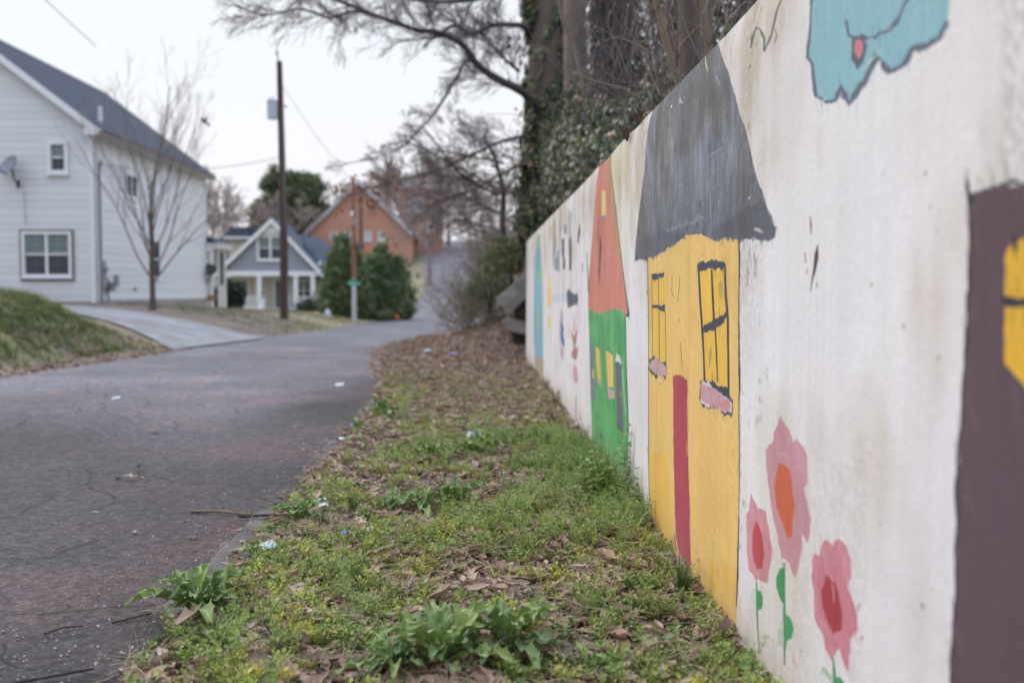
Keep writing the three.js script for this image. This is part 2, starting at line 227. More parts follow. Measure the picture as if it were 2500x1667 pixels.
// ---------------------------------------------------------------- the painted wall. Distances: s = metres ahead of the camera along the wall, y = height
const MURAL = [
['fade','#9cc3a0',0.01,[16.09,2.238,15.36,2.204,15.23,1.966,16.37,2.007]],
['blue','#84b0c8',0.02,[16.3,2.055,15.13,2.001,14.85,1.398,14.7,1.159,14.6,0.7,14.64,0.312,15.57,0.118,16.7,0.032,17.11,0.777,16.96,1.412,16.89,1.862]],
['bluegreen','#93c29c',0.02,[16.16,2.175,15.36,2.132,15.42,2.014,16.23,2.018]],
['bluegreen','#93c29c',0.02,[15.74,1.659,14.85,1.654,14.85,1.46,15.6,1.46]],
['bluegreen','#8bbfae',0.02,[16.07,1.045,15.27,1.05,15.45,0.706,16.13,0.671]],
['base','#a8a488',0.02,[16.71,0.261,14.59,0.316,14.58,0.193,14.58,-0.005,15.84,-0.093,16.4,-0.004]],
['ochre','#dcc79a',0.01,[13.36,2.212,12.99,2.186,12.98,1.969,13.26,1.984]],
['ochre','#e8cfa6',0.01,[13.69,1.541,13.11,1.531,13.06,1.386,13.74,1.39]],
['ochre','#e6c68c',0.01,[13.74,1.385,13.11,1.381,13.01,1.155,13.24,1.104,13.73,1.111]],
['ochre','#e8cf8e',0.01,[13.63,0.983,13.14,0.995,13.09,0.831,13.62,0.79]],
['streak','#b5bac4',0.01,[12.68,2.1,12.8,1.893,12.84,1.64,12.49,1.631,12.46,1.877,12.41,2.082]],
['bar','#a3b2ac',0.012,[12.59,2.219,12.34,2.195,12.34,2.026,12.59,2.049]],
['bar','#93a2b2',0.012,[12.52,2.037,12.24,2.015,12.23,1.739,12.51,1.757]],
['bar','#7f90a2',0.012,[12.41,1.746,12.04,1.727,12.03,1.562,12.41,1.578]],
['bar','#8593a4',0.012,[12,1.819,11.71,1.801,11.7,1.543,11.99,1.556]],
['bar','#a5a4ab',0.012,[11.7,2.293,11.52,2.274,11.51,1.978,11.69,1.996]],
['bar','#b4b2ba',0.012,[11.69,1.988,11.54,1.975,11.54,1.775,11.68,1.788]],
['bar','#5d6470',0.012,[11.41,1.924,11.06,1.901,11.06,1.697,11.4,1.716]],
['bar','#5c6674',0.012,[11.27,1.705,10.95,1.689,10.94,1.55,11.26,1.564]],
['bar','#5b6674',0.012,[10.55,1.888,10.24,1.867,10.24,1.668,10.54,1.685]],
['bar','#5f6e7e',0.012,[10.52,1.678,10.25,1.664,10.25,1.523,10.52,1.536]],
['bar','#a9b1be',0.012,[10.65,2.193,10.48,2.175,10.47,1.796,10.63,1.811]],
['bar','#9daab6',0.012,[10.41,2.147,10.27,2.131,10.26,1.83,10.4,1.843]],
['dot','#66758c',0.01,[11.08,2.045,10.98,2.056,10.84,2.029,10.85,1.95,11.01,1.94,11.13,1.99]],
['smear','#63524f',0.01,[9.44,1.95,9.59,1.886,9.62,1.823,9.67,1.78,9.56,1.772,9.47,1.813,9.36,1.87,9.39,1.946]],
['mark','#66706a',0.006,[8.82,1.654,8.8,1.561,8.74,1.5,8.7,1.357,8.63,1.357,8.68,1.499,8.74,1.559,8.75,1.651]],
['mark','#75786a',0.006,[9.23,1.574,9.18,1.486,9.1,1.484,9.15,1.572]],
['box','#5a6470',0.02,[10.77,1.299,10.55,1.349,10.29,1.31,9.95,1.286,9.67,1.306,9.55,1.234,9.64,1.187,10,1.172,10.58,1.14,10.73,1.225]],
['wash','#c3d0e2',0.03,[12.88,1.305,12.27,1.273,10.86,1.282,10.86,1.202,12.87,1.177]],
['purple','#a79bbd',0.01,[11.5,1.105,11.5,1.033,11.59,0.952,11.2,0.962,11.22,1.039,11.33,1.109]],
['purple','#5b68a8',0.01,[11.58,0.949,11.51,0.887,11.58,0.811,11.49,0.739,11.19,0.691,11.03,0.702,11.01,0.769,11.2,0.828,11.07,0.903,11.31,0.962]],
['purple','#b3a6c4',0.01,[11.52,0.662,11.51,0.595,11.32,0.535,11.16,0.547,11.12,0.621,11.19,0.681]],
['stem','#d3b9c3',0.01,[10.13,1.102,10.05,0.912,9.84,0.922,10.04,1.104]],
['stem','#d6c2ca',0.01,[9.84,1.113,9.97,0.916,9.8,0.922,9.76,1.114]],
['leafred','#c47d88',0.01,[10.33,0.918,9.97,0.858,9.58,0.981,9.73,0.818,9.88,0.784,10.02,0.787]],
['stemolive','#8c8c72',0.005,[10.02,0.861,9.99,0.741,9.92,0.63,9.73,0.643,9.8,0.752,9.83,0.87]],
['leafred','#c0767e',0.01,[10.21,0.691,9.96,0.738,9.96,0.643,10.18,0.629]],
['leafred','#c0767e',0.01,[9.78,0.753,9.51,0.783,9.62,0.676,9.77,0.645]],
['leafred','#cb9aa6',0.01,[9.94,0.592,9.64,0.567,9.59,0.537,9.5,0.448,9.9,0.397,10.03,0.502]],
['stemgreen','#8fb39a',0.005,[9.78,0.284,9.77,0.036,9.64,0.052,9.65,0.297]],
['orange','#d0887d',0.006,[8.04,2.327,7.364,2.322,7.341,2.306,7.067,2.013,6.816,1.689,6.579,1.433,6.347,1.148,6.489,1.158,6.614,1.177,6.811,1.184,7.02,1.19,7.213,1.166,7.538,1.152,7.861,1.136,8.14,1.141,8.6,1.163,8.68,1.11,8.69,1.329,8.37,1.778]],
['orangedk','#c8967a',0.01,[7.504,2.317,7.341,2.306,7.067,2.013,6.83,1.69,6.706,1.507,6.965,1.515,7.211,1.818,7.449,2.109]],
['edge','#7f8a4e',0.003,[7.366,2.309,7.09,2.015,7.044,2.011,7.316,2.304]],
['edge','#557a66',0.003,[7.088,2.015,6.836,1.69,6.598,1.433,6.561,1.433,6.796,1.689,7.046,2.011]],
['edge','#3c4a50',0.003,[6.598,1.433,6.461,1.273,6.364,1.155,6.296,1.158,6.417,1.274,6.561,1.433]],
['edge','#4a545c',0.004,[6.498,1.161,6.314,1.167,6.347,1.14,6.417,1.146]],
['ywin','#e6cf8c',0.004,[7.767,2.097,7.543,2.076,7.503,1.879,7.775,1.9]],
['ywin','#8f92a2',0.004,[7.786,1.901,7.512,1.88,7.523,1.856,7.785,1.882]],
['drip','#8a5f62',0.004,[7.983,1.89,8.03,1.781,7.983,1.687,7.942,1.685,7.959,1.777,7.929,1.886]],
['drip','#5e4f52',0.004,[7.878,1.753,7.882,1.672,7.892,1.592,7.896,1.511,7.892,1.381,7.852,1.381,7.83,1.509,7.788,1.588,7.752,1.666,7.839,1.751]],
['drip','#4c474c',0.003,[7.929,1.486,7.823,1.49,7.847,1.439,7.901,1.446]],
['edge','#4d5c5c',0.004,[8.82,1.615,8.77,1.498,8.69,1.307,8.59,1.307,8.71,1.497,8.77,1.614]],
['scr','#e0b09a',0.002,[7.744,1.569,7.243,1.582,6.725,1.587,6.731,1.589,7.251,1.585,7.754,1.572]],
['green','#58a569',0.006,[8.65,1.106,8.6,1.163,8.14,1.141,7.861,1.136,7.538,1.152,7.213,1.166,7.02,1.19,6.811,1.184,6.614,1.177,6.496,1.159,6.456,1,6.434,0.831,6.388,0.709,6.335,0.478,6.32,0.379,6.306,0.291,6.345,0.152,6.951,-0.004,7.469,-0.019,8.12,-0.049,8.35,-0.016,8.33,0.044,8.41,0.3,8.5,0.654,8.55,0.858]],
['greenlt','#6fb477',0.03,[8.29,1.09,7.995,1.055,8.06,0.925,8.43,0.931,8.51,1.039]],
['greenlt','#6fb477',0.03,[7.729,1.136,7.184,1.148,7.071,1.102,7.536,1.069]],
['greendk','#4c9a68',0.03,[6.965,1.153,6.517,1.1,6.484,0.827,6.801,0.912,6.987,1.012]],
['greenlt','#6ab071',0.03,[8.26,0.423,7.513,0.446,6.993,0.431,7.208,0.251,7.83,0.244,8.11,0.335]],
['edge','#2f6e66',0.003,[6.495,1.149,6.456,0.829,6.401,0.64,6.351,0.392,6.291,0.4,6.349,0.646,6.412,0.832,6.46,1.15]],
['edgew','#c9dccb',0.002,[6.612,0.794,6.523,0.628,6.449,0.498,6.426,0.501,6.499,0.63,6.588,0.796]],
['shut','#7a7f8b',0.004,[8.55,0.894,8.39,0.901,8.28,0.784,8.21,0.676,8.17,0.398,8.3,0.379,8.45,0.421,8.48,0.651]],
['yel','#d9b162',0.004,[8.35,0.653,8.23,0.67,8.21,0.592,8.31,0.583]],
['yel','#e0bd74',0.004,[8.09,0.864,7.851,0.856,7.779,0.708,7.756,0.606,7.98,0.609,8.05,0.684]],
['lint','#5e7a6c',0.003,[8.11,0.869,7.981,0.873,7.868,0.857,7.802,0.866,7.928,0.883,8.09,0.88]],
['sill','#bba0a2',0.004,[8.01,0.607,7.759,0.604,7.734,0.545,7.841,0.571,7.978,0.567]],
['yel','#e4c070',0.004,[7.452,0.871,7.062,0.856,7.037,0.764,7.032,0.626,7.352,0.601,7.396,0.734]],
['lint','#5c7f70',0.003,[7.452,0.88,7.278,0.876,7.082,0.86,7.043,0.867,7.242,0.884,7.422,0.888]],
['sill','#c6a3a8',0.004,[7.352,0.597,6.999,0.616,6.965,0.555,7.162,0.539,7.247,0.519,7.335,0.537]],
['lint','#6a6a70',0.003,[7.232,0.602,7.037,0.606,7.016,0.613,7.21,0.61]],
['wht','#dbe3df',0.01,[6.94,0.823,6.851,0.884,6.724,0.866,6.625,0.817,6.798,0.826]],
['shut','#6a7080',0.004,[6.932,0.82,6.798,0.826,6.644,0.805,6.66,0.79,6.594,0.62,6.532,0.359,6.632,0.369,6.833,0.392,6.894,0.626,6.93,0.77]],
['yel','#dca850',0.003,[6.696,0.631,6.662,0.638,6.637,0.609,6.665,0.597]],
['shut2','#4c555f',0.003,[6.86,0.403,6.682,0.387,6.537,0.362,6.632,0.366,6.833,0.378]],
['drk','#5a6468',0.004,[8.11,0.314,8.01,0.323,7.899,0.285,7.986,0.282]],
['drk','#68806e',0.004,[7.685,0.362,7.637,0.371,7.636,0.335,7.668,0.335]],
['drk','#5e5e64',0.004,[7.879,0.187,7.695,0.192,7.646,0.163,7.793,0.153]],
['wht','#dcdcdc',0.012,[8.35,-0.032,8.12,-0.048,7.472,0.018,6.954,0,7.159,-0.038,7.61,-0.055,8.18,-0.083]],
['yellow','#e5c178',0.004,[5.65,1.503,5.319,1.512,5.141,1.521,4.762,1.554,4.602,1.571,4.309,1.559,4.064,1.517,3.871,1.525,3.774,1.506,3.694,1.508,3.676,1.325,3.66,1.095,3.649,0.95,3.636,0.762,3.63,0.487,3.63,0.201,3.645,0.002,3.743,0.005,3.951,-0.008,4.026,-0.01,4.228,0.021,4.693,0.025,5.505,-0.009,5.502,-0.014,5.54,0.301,5.607,0.987]],
['yellowlo','#e8ba58',0.03,[5.532,0.414,5.015,0.455,4.898,0.206,4.808,0.043,4.889,-0.003,5.474,-0.037]],
['yellowlo','#e6bc60',0.03,[4.417,0.07,3.645,0.283,3.651,0.009,4.022,-0.009,4.33,0.002]],
['bare','#b5aaa0',0.015,[4.026,-0.023,3.952,-0.006,3.811,0.027,3.759,0.008,3.677,-0.014,3.645,-0.011,3.844,-0.012]],
['edge','#2f5652',0.002,[5.665,1.494,5.618,0.986,5.558,0.298,5.512,-0.023,5.491,-0.018,5.537,0.302,5.597,0.987,5.643,1.493]],
['edge','#4a3a44',0.004,[3.691,1.5,3.68,1.401,3.676,1.325,3.663,1.057,3.66,1.007,3.653,0.955,3.652,0.891,3.647,0.804,3.639,0.767,3.632,0.487,3.638,0.254,3.65,0.126,3.633,0.132,3.615,0.261,3.623,0.489,3.625,0.769,3.633,0.806,3.64,0.893,3.627,0.958,3.634,1.01,3.643,1.058,3.662,1.325,3.66,1.4,3.671,1.499]],
['roof','#6a6e79',0.004,[4.091,2.328,4.043,2.297,3.937,2.223,3.836,2.14,3.799,2.096,3.727,2.023,3.669,1.949,3.602,1.896,3.526,1.798,3.496,1.755,3.452,1.696,3.383,1.643,3.316,1.579,3.27,1.537,3.225,1.506,3.232,1.481,3.284,1.473,3.433,1.484,3.483,1.497,3.533,1.493,3.672,1.498,3.774,1.502,3.871,1.522,3.971,1.507,4.064,1.511,4.147,1.531,4.309,1.555,4.602,1.567,4.762,1.55,4.895,1.542,5.141,1.517,5.319,1.508,5.51,1.494,5.65,1.501,5.663,1.484,5.909,1.501,6.1,1.495,6.088,1.562,6.004,1.709,5.763,2.017,5.738,2.071,5.69,2.18,5.629,2.276,5.543,2.325]],
['roofedge','#565a64',0.02,[4.147,1.531,3.774,1.503,3.533,1.493,3.284,1.473,3.232,1.481,3.225,1.506,3.306,1.568,3.381,1.611,3.559,1.605,3.778,1.582,4.026,1.569]],
['roofedge','#585c66',0.02,[6.1,1.495,5.909,1.501,5.51,1.494,5.141,1.517,4.762,1.55,4.602,1.567,4.821,1.621,5.233,1.628,5.942,1.612]],
['rooflt','#8b919c',0.012,[5.145,1.627,4.639,1.631,4.312,1.632,4.223,1.618,4.469,1.612,4.638,1.609,5.018,1.603]],
['roofw','#b9b3b6',0.006,[3.489,1.525,3.455,1.531,3.396,1.519,3.368,1.504,3.434,1.511]],
['scratchw','#d4d6da',0.006,[4.296,2.312,4.28,2.285,4.238,2.249,4.21,2.224,4.199,2.222,4.216,2.246,4.25,2.28,4.28,2.309]],
['scratchw','#b4b9c2',0.006,[4.067,2.183,4.019,2.159,3.974,2.126,3.968,2.125,4.004,2.158,4.062,2.183]],
['scratchw','#9fa5ae',0.004,[4.173,1.868,4.05,1.87,3.909,1.872,3.912,1.874,4.054,1.873,4.178,1.87]],
['scratchw','#b6a89f',0.003,[4.134,1.699,4.124,1.611,4.116,1.61,4.125,1.698]],
['fleck','#d8d4d6',0.004,[3.56,1.644,3.539,1.641,3.544,1.634,3.557,1.634]],
['fleck','#e0e0e2',0.004,[4.992,2.236,4.952,2.23,4.962,2.219,4.986,2.223]],
['fleck','#cfd2d8',0.003,[4.78,2.226,4.744,2.226,4.733,2.199,4.77,2.202]],
['fleck','#cfd2d8',0.003,[4.716,2.206,4.689,2.197,4.697,2.188,4.711,2.191]],
['fleck','#cfd2d8',0.003,[4.672,2.22,4.645,2.213,4.654,2.205]],
['pane','#e3bd56',0.003,[5.504,1.382,5.137,1.383,5.079,0.938,5.487,0.936]],
['ln','#3a5650',0.001,[5.525,1.383,5.509,1.179,5.488,0.929,5.47,0.93,5.491,1.18,5.507,1.382]],
['ln','#3c5048',0.001,[5.327,1.38,5.301,1.184,5.281,0.93,5.262,0.931,5.282,1.184,5.308,1.379]],
['ln','#3f5048',0.001,[5.127,1.206,5.104,1.062,5.077,0.875,5.062,0.876,5.09,1.063,5.112,1.207]],
['lint','#474a56',0.006,[5.524,1.402,5.347,1.402,5.148,1.407,5.153,1.383,5.31,1.379,5.439,1.367,5.516,1.379]],
['lint','#474a56',0.005,[5.506,1.235,5.304,1.232,5.124,1.238,5.123,1.203,5.215,1.204,5.304,1.215,5.505,1.219]],
['lint','#4c525a',0.008,[5.576,0.923,5.422,0.953,5.275,0.93,5.079,0.944,5.078,0.912,5.575,0.882]],
['sill','#c2a6aa',0.008,[5.564,0.91,5.403,0.945,5.091,0.921,5.076,0.865,5.236,0.862,5.363,0.861,5.563,0.879]],
['lint','#4c525a',0.008,[5.583,0.878,5.438,0.865,5.308,0.856,5.325,0.838,5.515,0.855,5.586,0.864]],
['lint','#4c525a',0.006,[5.167,0.87,5.073,0.869,5.082,0.851]],
['pane','#e6bd52',0.003,[4.329,1.407,3.897,1.397,3.831,1.202,3.796,0.934,3.967,0.933,4.209,0.931,4.259,1.138]],
['mold','#b7a458',0.01,[3.984,1.34,3.924,1.349,3.912,1.282,3.961,1.272]],
['mold','#b7a458',0.01,[4.131,1.066,4.078,1.079,4.095,0.992,4.143,0.988]],
['ln','#44424e',0.002,[4.369,1.43,4.332,1.285,4.278,1.137,4.242,1.023,4.228,0.924,4.189,0.928,4.211,1.025,4.239,1.139,4.292,1.285,4.329,1.429]],
['ln','#44424e',0.002,[4.114,1.397,4.094,1.291,4.07,1.19,4.06,1.18,4.032,1.182,4.031,1.192,4.058,1.291,4.085,1.397]],
['ln','#4a4650',0.002,[4.04,1.156,4.014,1.038,3.99,0.939,3.969,0.941,3.986,1.04,4.012,1.157]],
['ln','#4a4550',0.002,[3.9,1.397,3.883,1.291,3.845,1.201,3.829,1.074,3.815,0.918,3.783,0.921,3.797,1.076,3.807,1.202,3.845,1.292,3.867,1.396]],
['lint','#474a54',0.008,[4.373,1.429,4.248,1.431,4.092,1.438,3.968,1.427,3.898,1.424,3.869,1.41,3.864,1.391,4.048,1.396,4.178,1.399,4.269,1.393,4.34,1.397]],
['lint','#474a54',0.008,[4.264,1.156,4.169,1.167,4.082,1.18,3.958,1.206,3.857,1.229,3.846,1.199,3.957,1.171,4.08,1.142,4.235,1.127]],
['lint','#4a505a',0.01,[4.298,0.909,4.209,0.932,4.081,0.935,4,0.933,3.896,0.931,3.809,0.926,3.773,0.902,3.735,0.894,3.733,0.843,3.758,0.828,3.829,0.82,3.904,0.82,3.943,0.831,4.008,0.828,4.16,0.815,4.249,0.815,4.302,0.823]],
['wht','#d6cfd0',0.01,[4.283,0.907,4.209,0.924,4.066,0.917,3.959,0.908,3.832,0.896,3.746,0.884,3.746,0.839,3.867,0.832,3.943,0.836,4.132,0.824,4.234,0.821,4.287,0.828]],
['sill','#c99fa9',0.012,[4.282,0.897,4.193,0.908,4.012,0.903,3.869,0.895,3.766,0.882,3.761,0.849,3.842,0.836,3.918,0.84,4.133,0.831,4.28,0.832]],
['sillp','#c9898f',0.015,[3.997,0.872,3.844,0.882,3.771,0.872,3.773,0.848,3.855,0.836,3.905,0.851]],
['lint','#41454f',0.012,[4.094,0.921,3.986,0.924,3.809,0.924,3.775,0.896,3.87,0.898,3.959,0.908,4.066,0.907]],
['scr','#53462f',0.001,[4.948,1.389,4.946,1.331,4.934,1.331,4.937,1.389]],
['scr','#53462f',0.001,[4.977,1.32,4.957,1.307,4.906,1.281,4.896,1.282,4.946,1.308,4.966,1.321]],
['scr','#53462f',0.001,[4.75,1.378,4.765,1.325,4.806,1.256,4.795,1.255,4.754,1.324,4.739,1.378]],
['scr','#53462f',0.001,[4.783,1.18,4.767,1.157,4.756,1.158,4.772,1.181]],
['scr','#53462f',0.001,[4.726,1.063,4.706,1.005,4.687,0.948,4.676,0.949,4.696,1.005,4.715,1.064]],
['scr','#53462f',0.001,[5.259,0.823,5.23,0.813,5.218,0.815,5.247,0.825]],
['door','#ad4b5b',0.006,[4.899,0.892,4.792,0.904,4.699,0.909,4.627,0.899,4.554,0.896,4.544,0.829,4.523,0.686,4.503,0.486,4.46,0.303,4.44,0.158,4.424,0.102,4.472,0.026,4.544,0.034,4.592,0.034,4.695,0.066,4.762,0.108,4.793,0.229,4.835,0.427,4.87,0.678,4.886,0.832]],
['wear','#d8b9b8',0.004,[4.547,0.865,4.56,0.791,4.546,0.719,4.529,0.631,4.513,0.546,4.504,0.548,4.512,0.633,4.537,0.721,4.546,0.792,4.538,0.865]],
['wear','#d9a05a',0.004,[4.55,0.617,4.566,0.578,4.521,0.545,4.513,0.546,4.539,0.582,4.541,0.618]],
['wear','#d0a0a6',0.004,[4.464,0.292,4.454,0.205,4.441,0.143,4.429,0.146,4.44,0.208,4.455,0.294]],
['edge','#6a5a50',0.004,[4.817,0.118,4.799,0.077,4.742,0.043,4.723,0.049,4.77,0.085,4.798,0.124]],
['bare','#c9a8a4',0.008,[4.758,0.028,4.669,0.057,4.592,0.031,4.472,0.029,4.591,0.005,4.692,0.004]],
['petal','#c797a8',0.004,[3.155,0.902,3.061,0.882,3.01,0.84,2.991,0.849,2.916,0.848,2.878,0.818,2.872,0.742,2.901,0.721,2.891,0.696,2.836,0.643,2.853,0.567,2.913,0.58,2.906,0.537,2.936,0.467,2.963,0.432,3.003,0.449,3.033,0.466,3.094,0.462,3.149,0.519,3.205,0.565,3.254,0.649,3.292,0.723,3.294,0.776,3.216,0.809,3.206,0.843]],
['petalw','#dcd0d4',0.002,[3.181,0.777,3.119,0.788,3.078,0.789,3.076,0.791,3.118,0.79,3.182,0.778]],
['petalw','#d8cfd3',0.002,[3.06,0.848,3.052,0.833,3.046,0.834,3.054,0.849]],
['heart','#cc6c52',0.004,[3.148,0.746,3.056,0.761,3.025,0.738,2.982,0.653,2.994,0.576,3.001,0.552,3.046,0.537,3.098,0.57,3.164,0.608,3.192,0.667,3.179,0.716]],
['petal','#cc929d',0.004,[3.47,0.591,3.418,0.574,3.38,0.557,3.344,0.562,3.285,0.566,3.253,0.521,3.201,0.46,3.21,0.417,3.231,0.385,3.245,0.337,3.31,0.316,3.382,0.307,3.471,0.318,3.508,0.38,3.517,0.451,3.524,0.5,3.488,0.526]],
['heart','#b9505c',0.004,[3.403,0.51,3.353,0.497,3.316,0.478,3.29,0.416,3.311,0.359,3.379,0.347,3.436,0.392,3.438,0.448]],
['petal','#c8818f',0.004,[2.806,0.548,2.755,0.553,2.748,0.583,2.709,0.612,2.678,0.615,2.655,0.61,2.636,0.633,2.596,0.641,2.552,0.628,2.53,0.608,2.517,0.564,2.537,0.532,2.505,0.51,2.474,0.483,2.469,0.449,2.514,0.401,2.513,0.365,2.531,0.309,2.56,0.32,2.59,0.347,2.619,0.326,2.648,0.297,2.696,0.309,2.714,0.342,2.789,0.363,2.792,0.432,2.82,0.477]],
['heart','#a84450',0.004,[2.697,0.522,2.658,0.512,2.628,0.518,2.604,0.495,2.573,0.445,2.577,0.401,2.637,0.374,2.684,0.392,2.725,0.424,2.735,0.455]],
['petalw','#d2aab0',0.003,[2.656,0.507,2.646,0.488,2.64,0.457,2.634,0.459,2.637,0.491,2.65,0.509]],
['stem','#3f8f5e',0.003,[3.384,0.298,3.381,0.202,3.366,0.136,3.341,0.066,3.329,0.071,3.349,0.142,3.359,0.209,3.369,0.303]],
['leaf','#4a9a68',0.004,[3.371,0.277,3.32,0.284,3.298,0.27,3.306,0.229,3.353,0.209]],
['stem','#3f8f5e',0.003,[3.079,0.448,3.075,0.352,3.076,0.287,3.063,0.189,3.063,0.124,3.046,0.13,3.04,0.197,3.051,0.295,3.054,0.358,3.062,0.453]],
['leaf','#4a9a68',0.004,[3.076,0.438,3.113,0.421,3.149,0.381,3.148,0.349,3.113,0.327,3.067,0.312]],
['leaf','#4c9c6a',0.006,[3.053,0.285,3.002,0.295,2.968,0.276,2.993,0.232,3.042,0.208]],
['leafw','#a9c4ae',0.02,[3.075,0.268,3.121,0.226,3.149,0.177,3.133,0.153,3.065,0.188]],
['stem','#b98478',0.003,[3.066,0.149,3.059,0.124,3.05,0.128,3.054,0.153]],
['stem','#3f8f5e',0.003,[2.644,0.305,2.638,0.274,2.63,0.227,2.606,0.237,2.617,0.283,2.632,0.31]],
['leaf','#4a9a68',0.005,[2.616,0.261,2.58,0.276,2.554,0.272,2.55,0.254,2.608,0.231]],
['leafw','#9dbfa6',0.02,[2.749,0.227,2.686,0.256,2.647,0.26,2.646,0.246,2.716,0.221]],
['rust','#d9b29a',0.01,[2.976,0.191,2.967,0.166,2.939,0.158,2.909,0.142,2.898,0.147,2.925,0.165,2.948,0.175,2.968,0.195]],
['leafw','#c6d6ca',0.02,[3.43,0.265,3.39,0.27,3.388,0.207,3.454,0.207]],
['cyan','#88bac8',0.006,[2.891,2.335,2.891,2.146,2.911,2.057,2.921,1.991,2.883,1.961,2.865,1.91,2.852,1.863,2.809,1.847,2.692,1.822,2.672,1.833,2.653,1.847,2.625,1.824,2.591,1.791,2.56,1.804,2.524,1.815,2.466,1.837,2.405,1.872,2.377,1.849,2.344,1.824,2.313,1.816,2.253,1.82,2.216,1.838,2.135,1.836,2.084,1.833,2.053,1.859,2.043,1.9,2.043,2.335]],
['cyline','#606a7c',0.008,[2.9,2.148,2.923,2.06,2.935,1.994,2.896,1.963,2.881,1.913,2.865,1.864,2.811,1.843,2.689,1.817,2.654,1.827,2.652,1.84,2.643,1.824,2.595,1.787,2.543,1.796,2.508,1.808,2.451,1.831,2.39,1.862,2.391,1.848,2.354,1.82,2.306,1.808,2.242,1.813,2.206,1.83,2.127,1.827,2.075,1.828,2.043,1.854,2.062,1.863,2.093,1.839,2.143,1.845,2.227,1.846,2.265,1.827,2.32,1.823,2.334,1.828,2.363,1.849,2.42,1.883,2.481,1.844,2.54,1.823,2.578,1.812,2.588,1.796,2.608,1.824,2.653,1.855,2.691,1.84,2.696,1.828,2.806,1.851,2.839,1.862,2.849,1.907,2.869,1.959,2.906,1.988,2.898,2.053,2.882,2.143]],
['cyline','#5c6678',0.008,[2.232,1.969,2.266,1.958,2.306,1.935,2.344,1.928,2.473,1.935,2.466,1.927,2.332,1.917,2.29,1.926,2.253,1.951,2.221,1.962]],
['cyline','#5c6678',0.008,[2.47,1.937,2.565,1.96,2.595,1.972,2.607,2.012,2.624,2.016,2.617,1.975,2.569,1.951,2.47,1.925]],
['cyline','#545e70',0.008,[2.586,1.957,2.493,1.934,2.475,1.913,2.497,1.883,2.536,1.872,2.58,1.902,2.576,1.929]],
['drop','#cc7f88',0.005,[2.557,1.944,2.53,1.944,2.5,1.926,2.506,1.903,2.532,1.891,2.561,1.92]],
['fl','#c9d6d8',0.006,[2.5,1.86,2.452,1.871,2.398,1.879,2.402,1.881,2.46,1.875,2.504,1.862]],
['fl','#c0d0d4',0.006,[2.402,1.926,2.357,1.922,2.327,1.921,2.329,1.923,2.361,1.925,2.403,1.927]],
['sq','#6b7380',0.008,[3.205,2.238,3.243,2.219,3.27,2.185,3.297,2.157,3.371,2.12,3.348,2.112,3.271,2.148,3.248,2.178,3.219,2.211,3.185,2.229]],
['sq','#717986',0.008,[3.353,2.111,3.351,2.156,3.402,2.201,3.474,2.222,3.522,2.199,3.539,2.166,3.523,2.162,3.497,2.191,3.45,2.21,3.423,2.202,3.38,2.162,3.382,2.118]],
['sq','#757b86',0.006,[3.254,2.16,3.238,2.135,3.256,2.111,3.248,2.108,3.22,2.131,3.246,2.158]],
['violet','#5f4d56',0.006,[0.4,-0.1,1.971,-0.1,1.971,0.505,1.959,0.7,1.964,0.905,1.95,1.072,1.942,1.15,1.936,1.312,1.951,1.499,1.933,1.493,1.889,1.498,1.814,1.496,1.745,1.493,0.4,1.62]],
['vedge','#453d46',0.008,[1.967,0.507,1.955,0.702,1.961,0.905,1.949,1.073,1.937,1.15,1.931,1.312,1.933,1.425,1.947,1.521,1.957,1.522,1.946,1.425,1.942,1.312,1.947,1.149,1.959,1.072,1.973,0.903,1.963,0.699,1.976,0.504]],
['vedge','#3c3940',0.01,[1.957,1.525,1.933,1.497,1.916,1.479,1.932,1.473,1.946,1.482]],
['vedge','#4a4a50',0.008,[1.888,1.496,1.813,1.495,1.731,1.489,1.733,1.497,1.815,1.502,1.89,1.501]],
['vwin','#dfb23c',0.008,[1.729,1.132,1.765,1.153,1.8,1.172,1.804,1.266,1.808,1.357,1.8,1.377,1.781,1.388,1.741,1.395,1.45,1.56,1.45,0.98]],
['vedge','#3c3940',0.01,[1.808,1.29,1.723,1.294,1.722,1.273,1.807,1.275]],
['vedge','#3a373d',0.01,[1.787,1.401,1.763,1.403,1.767,1.381,1.775,1.372]],
['spot','#4d4347',0.006,[2.828,1.437,2.849,1.407,2.86,1.366,2.868,1.342,2.884,1.304,2.877,1.303,2.854,1.341,2.836,1.364,2.815,1.404,2.818,1.436]],
['spot','#6a5c5c',0.006,[2.894,1.524,2.889,1.497,2.888,1.472,2.881,1.472,2.875,1.496,2.887,1.523]],
['spot','#6b6062',0.004,[2.941,1.419,2.929,1.391,2.92,1.391,2.932,1.419]],
['spot','#6b6062',0.004,[2.909,1.373,2.923,1.357,2.915,1.356,2.901,1.372]],
['spot','#6b6062',0.004,[2.826,1.33,2.836,1.316,2.827,1.315,2.818,1.329]]
];
const WX = 0.97, TOP = 2.33, S_END = 19.66;
const hex = (h) => [1, 3, 5].map((k) => parseInt(h.slice(k, k + 2), 16));
function ragged(flat, rough, seed) {
  const out = [], n = flat.length / 2;
  for (let i = 0; i < n; i++) {
    const x0 = flat[i * 2], y0 = flat[i * 2 + 1], j = (i + 1) % n, x1 = flat[j * 2], y1 = flat[j * 2 + 1], L = Math.hypot(x1 - x0, y1 - y0), k = Math.max(1, Math.min(160, Math.round(L / 0.012)));
    for (let q = 0; q < k; q++) { const t = q / k, x = lerp(x0, x1, t), y = lerp(y0, y1, t), a = rough * 1.6 * Math.min(1, L * 12); out.push([x + a * (fbm(x * 28 + seed, y * 28, 3) - 0.5) * 2, y + a * (fbm(x * 28, y * 28 + seed + 77, 3) - 0.5) * 2]); }
  }
  return out;
}
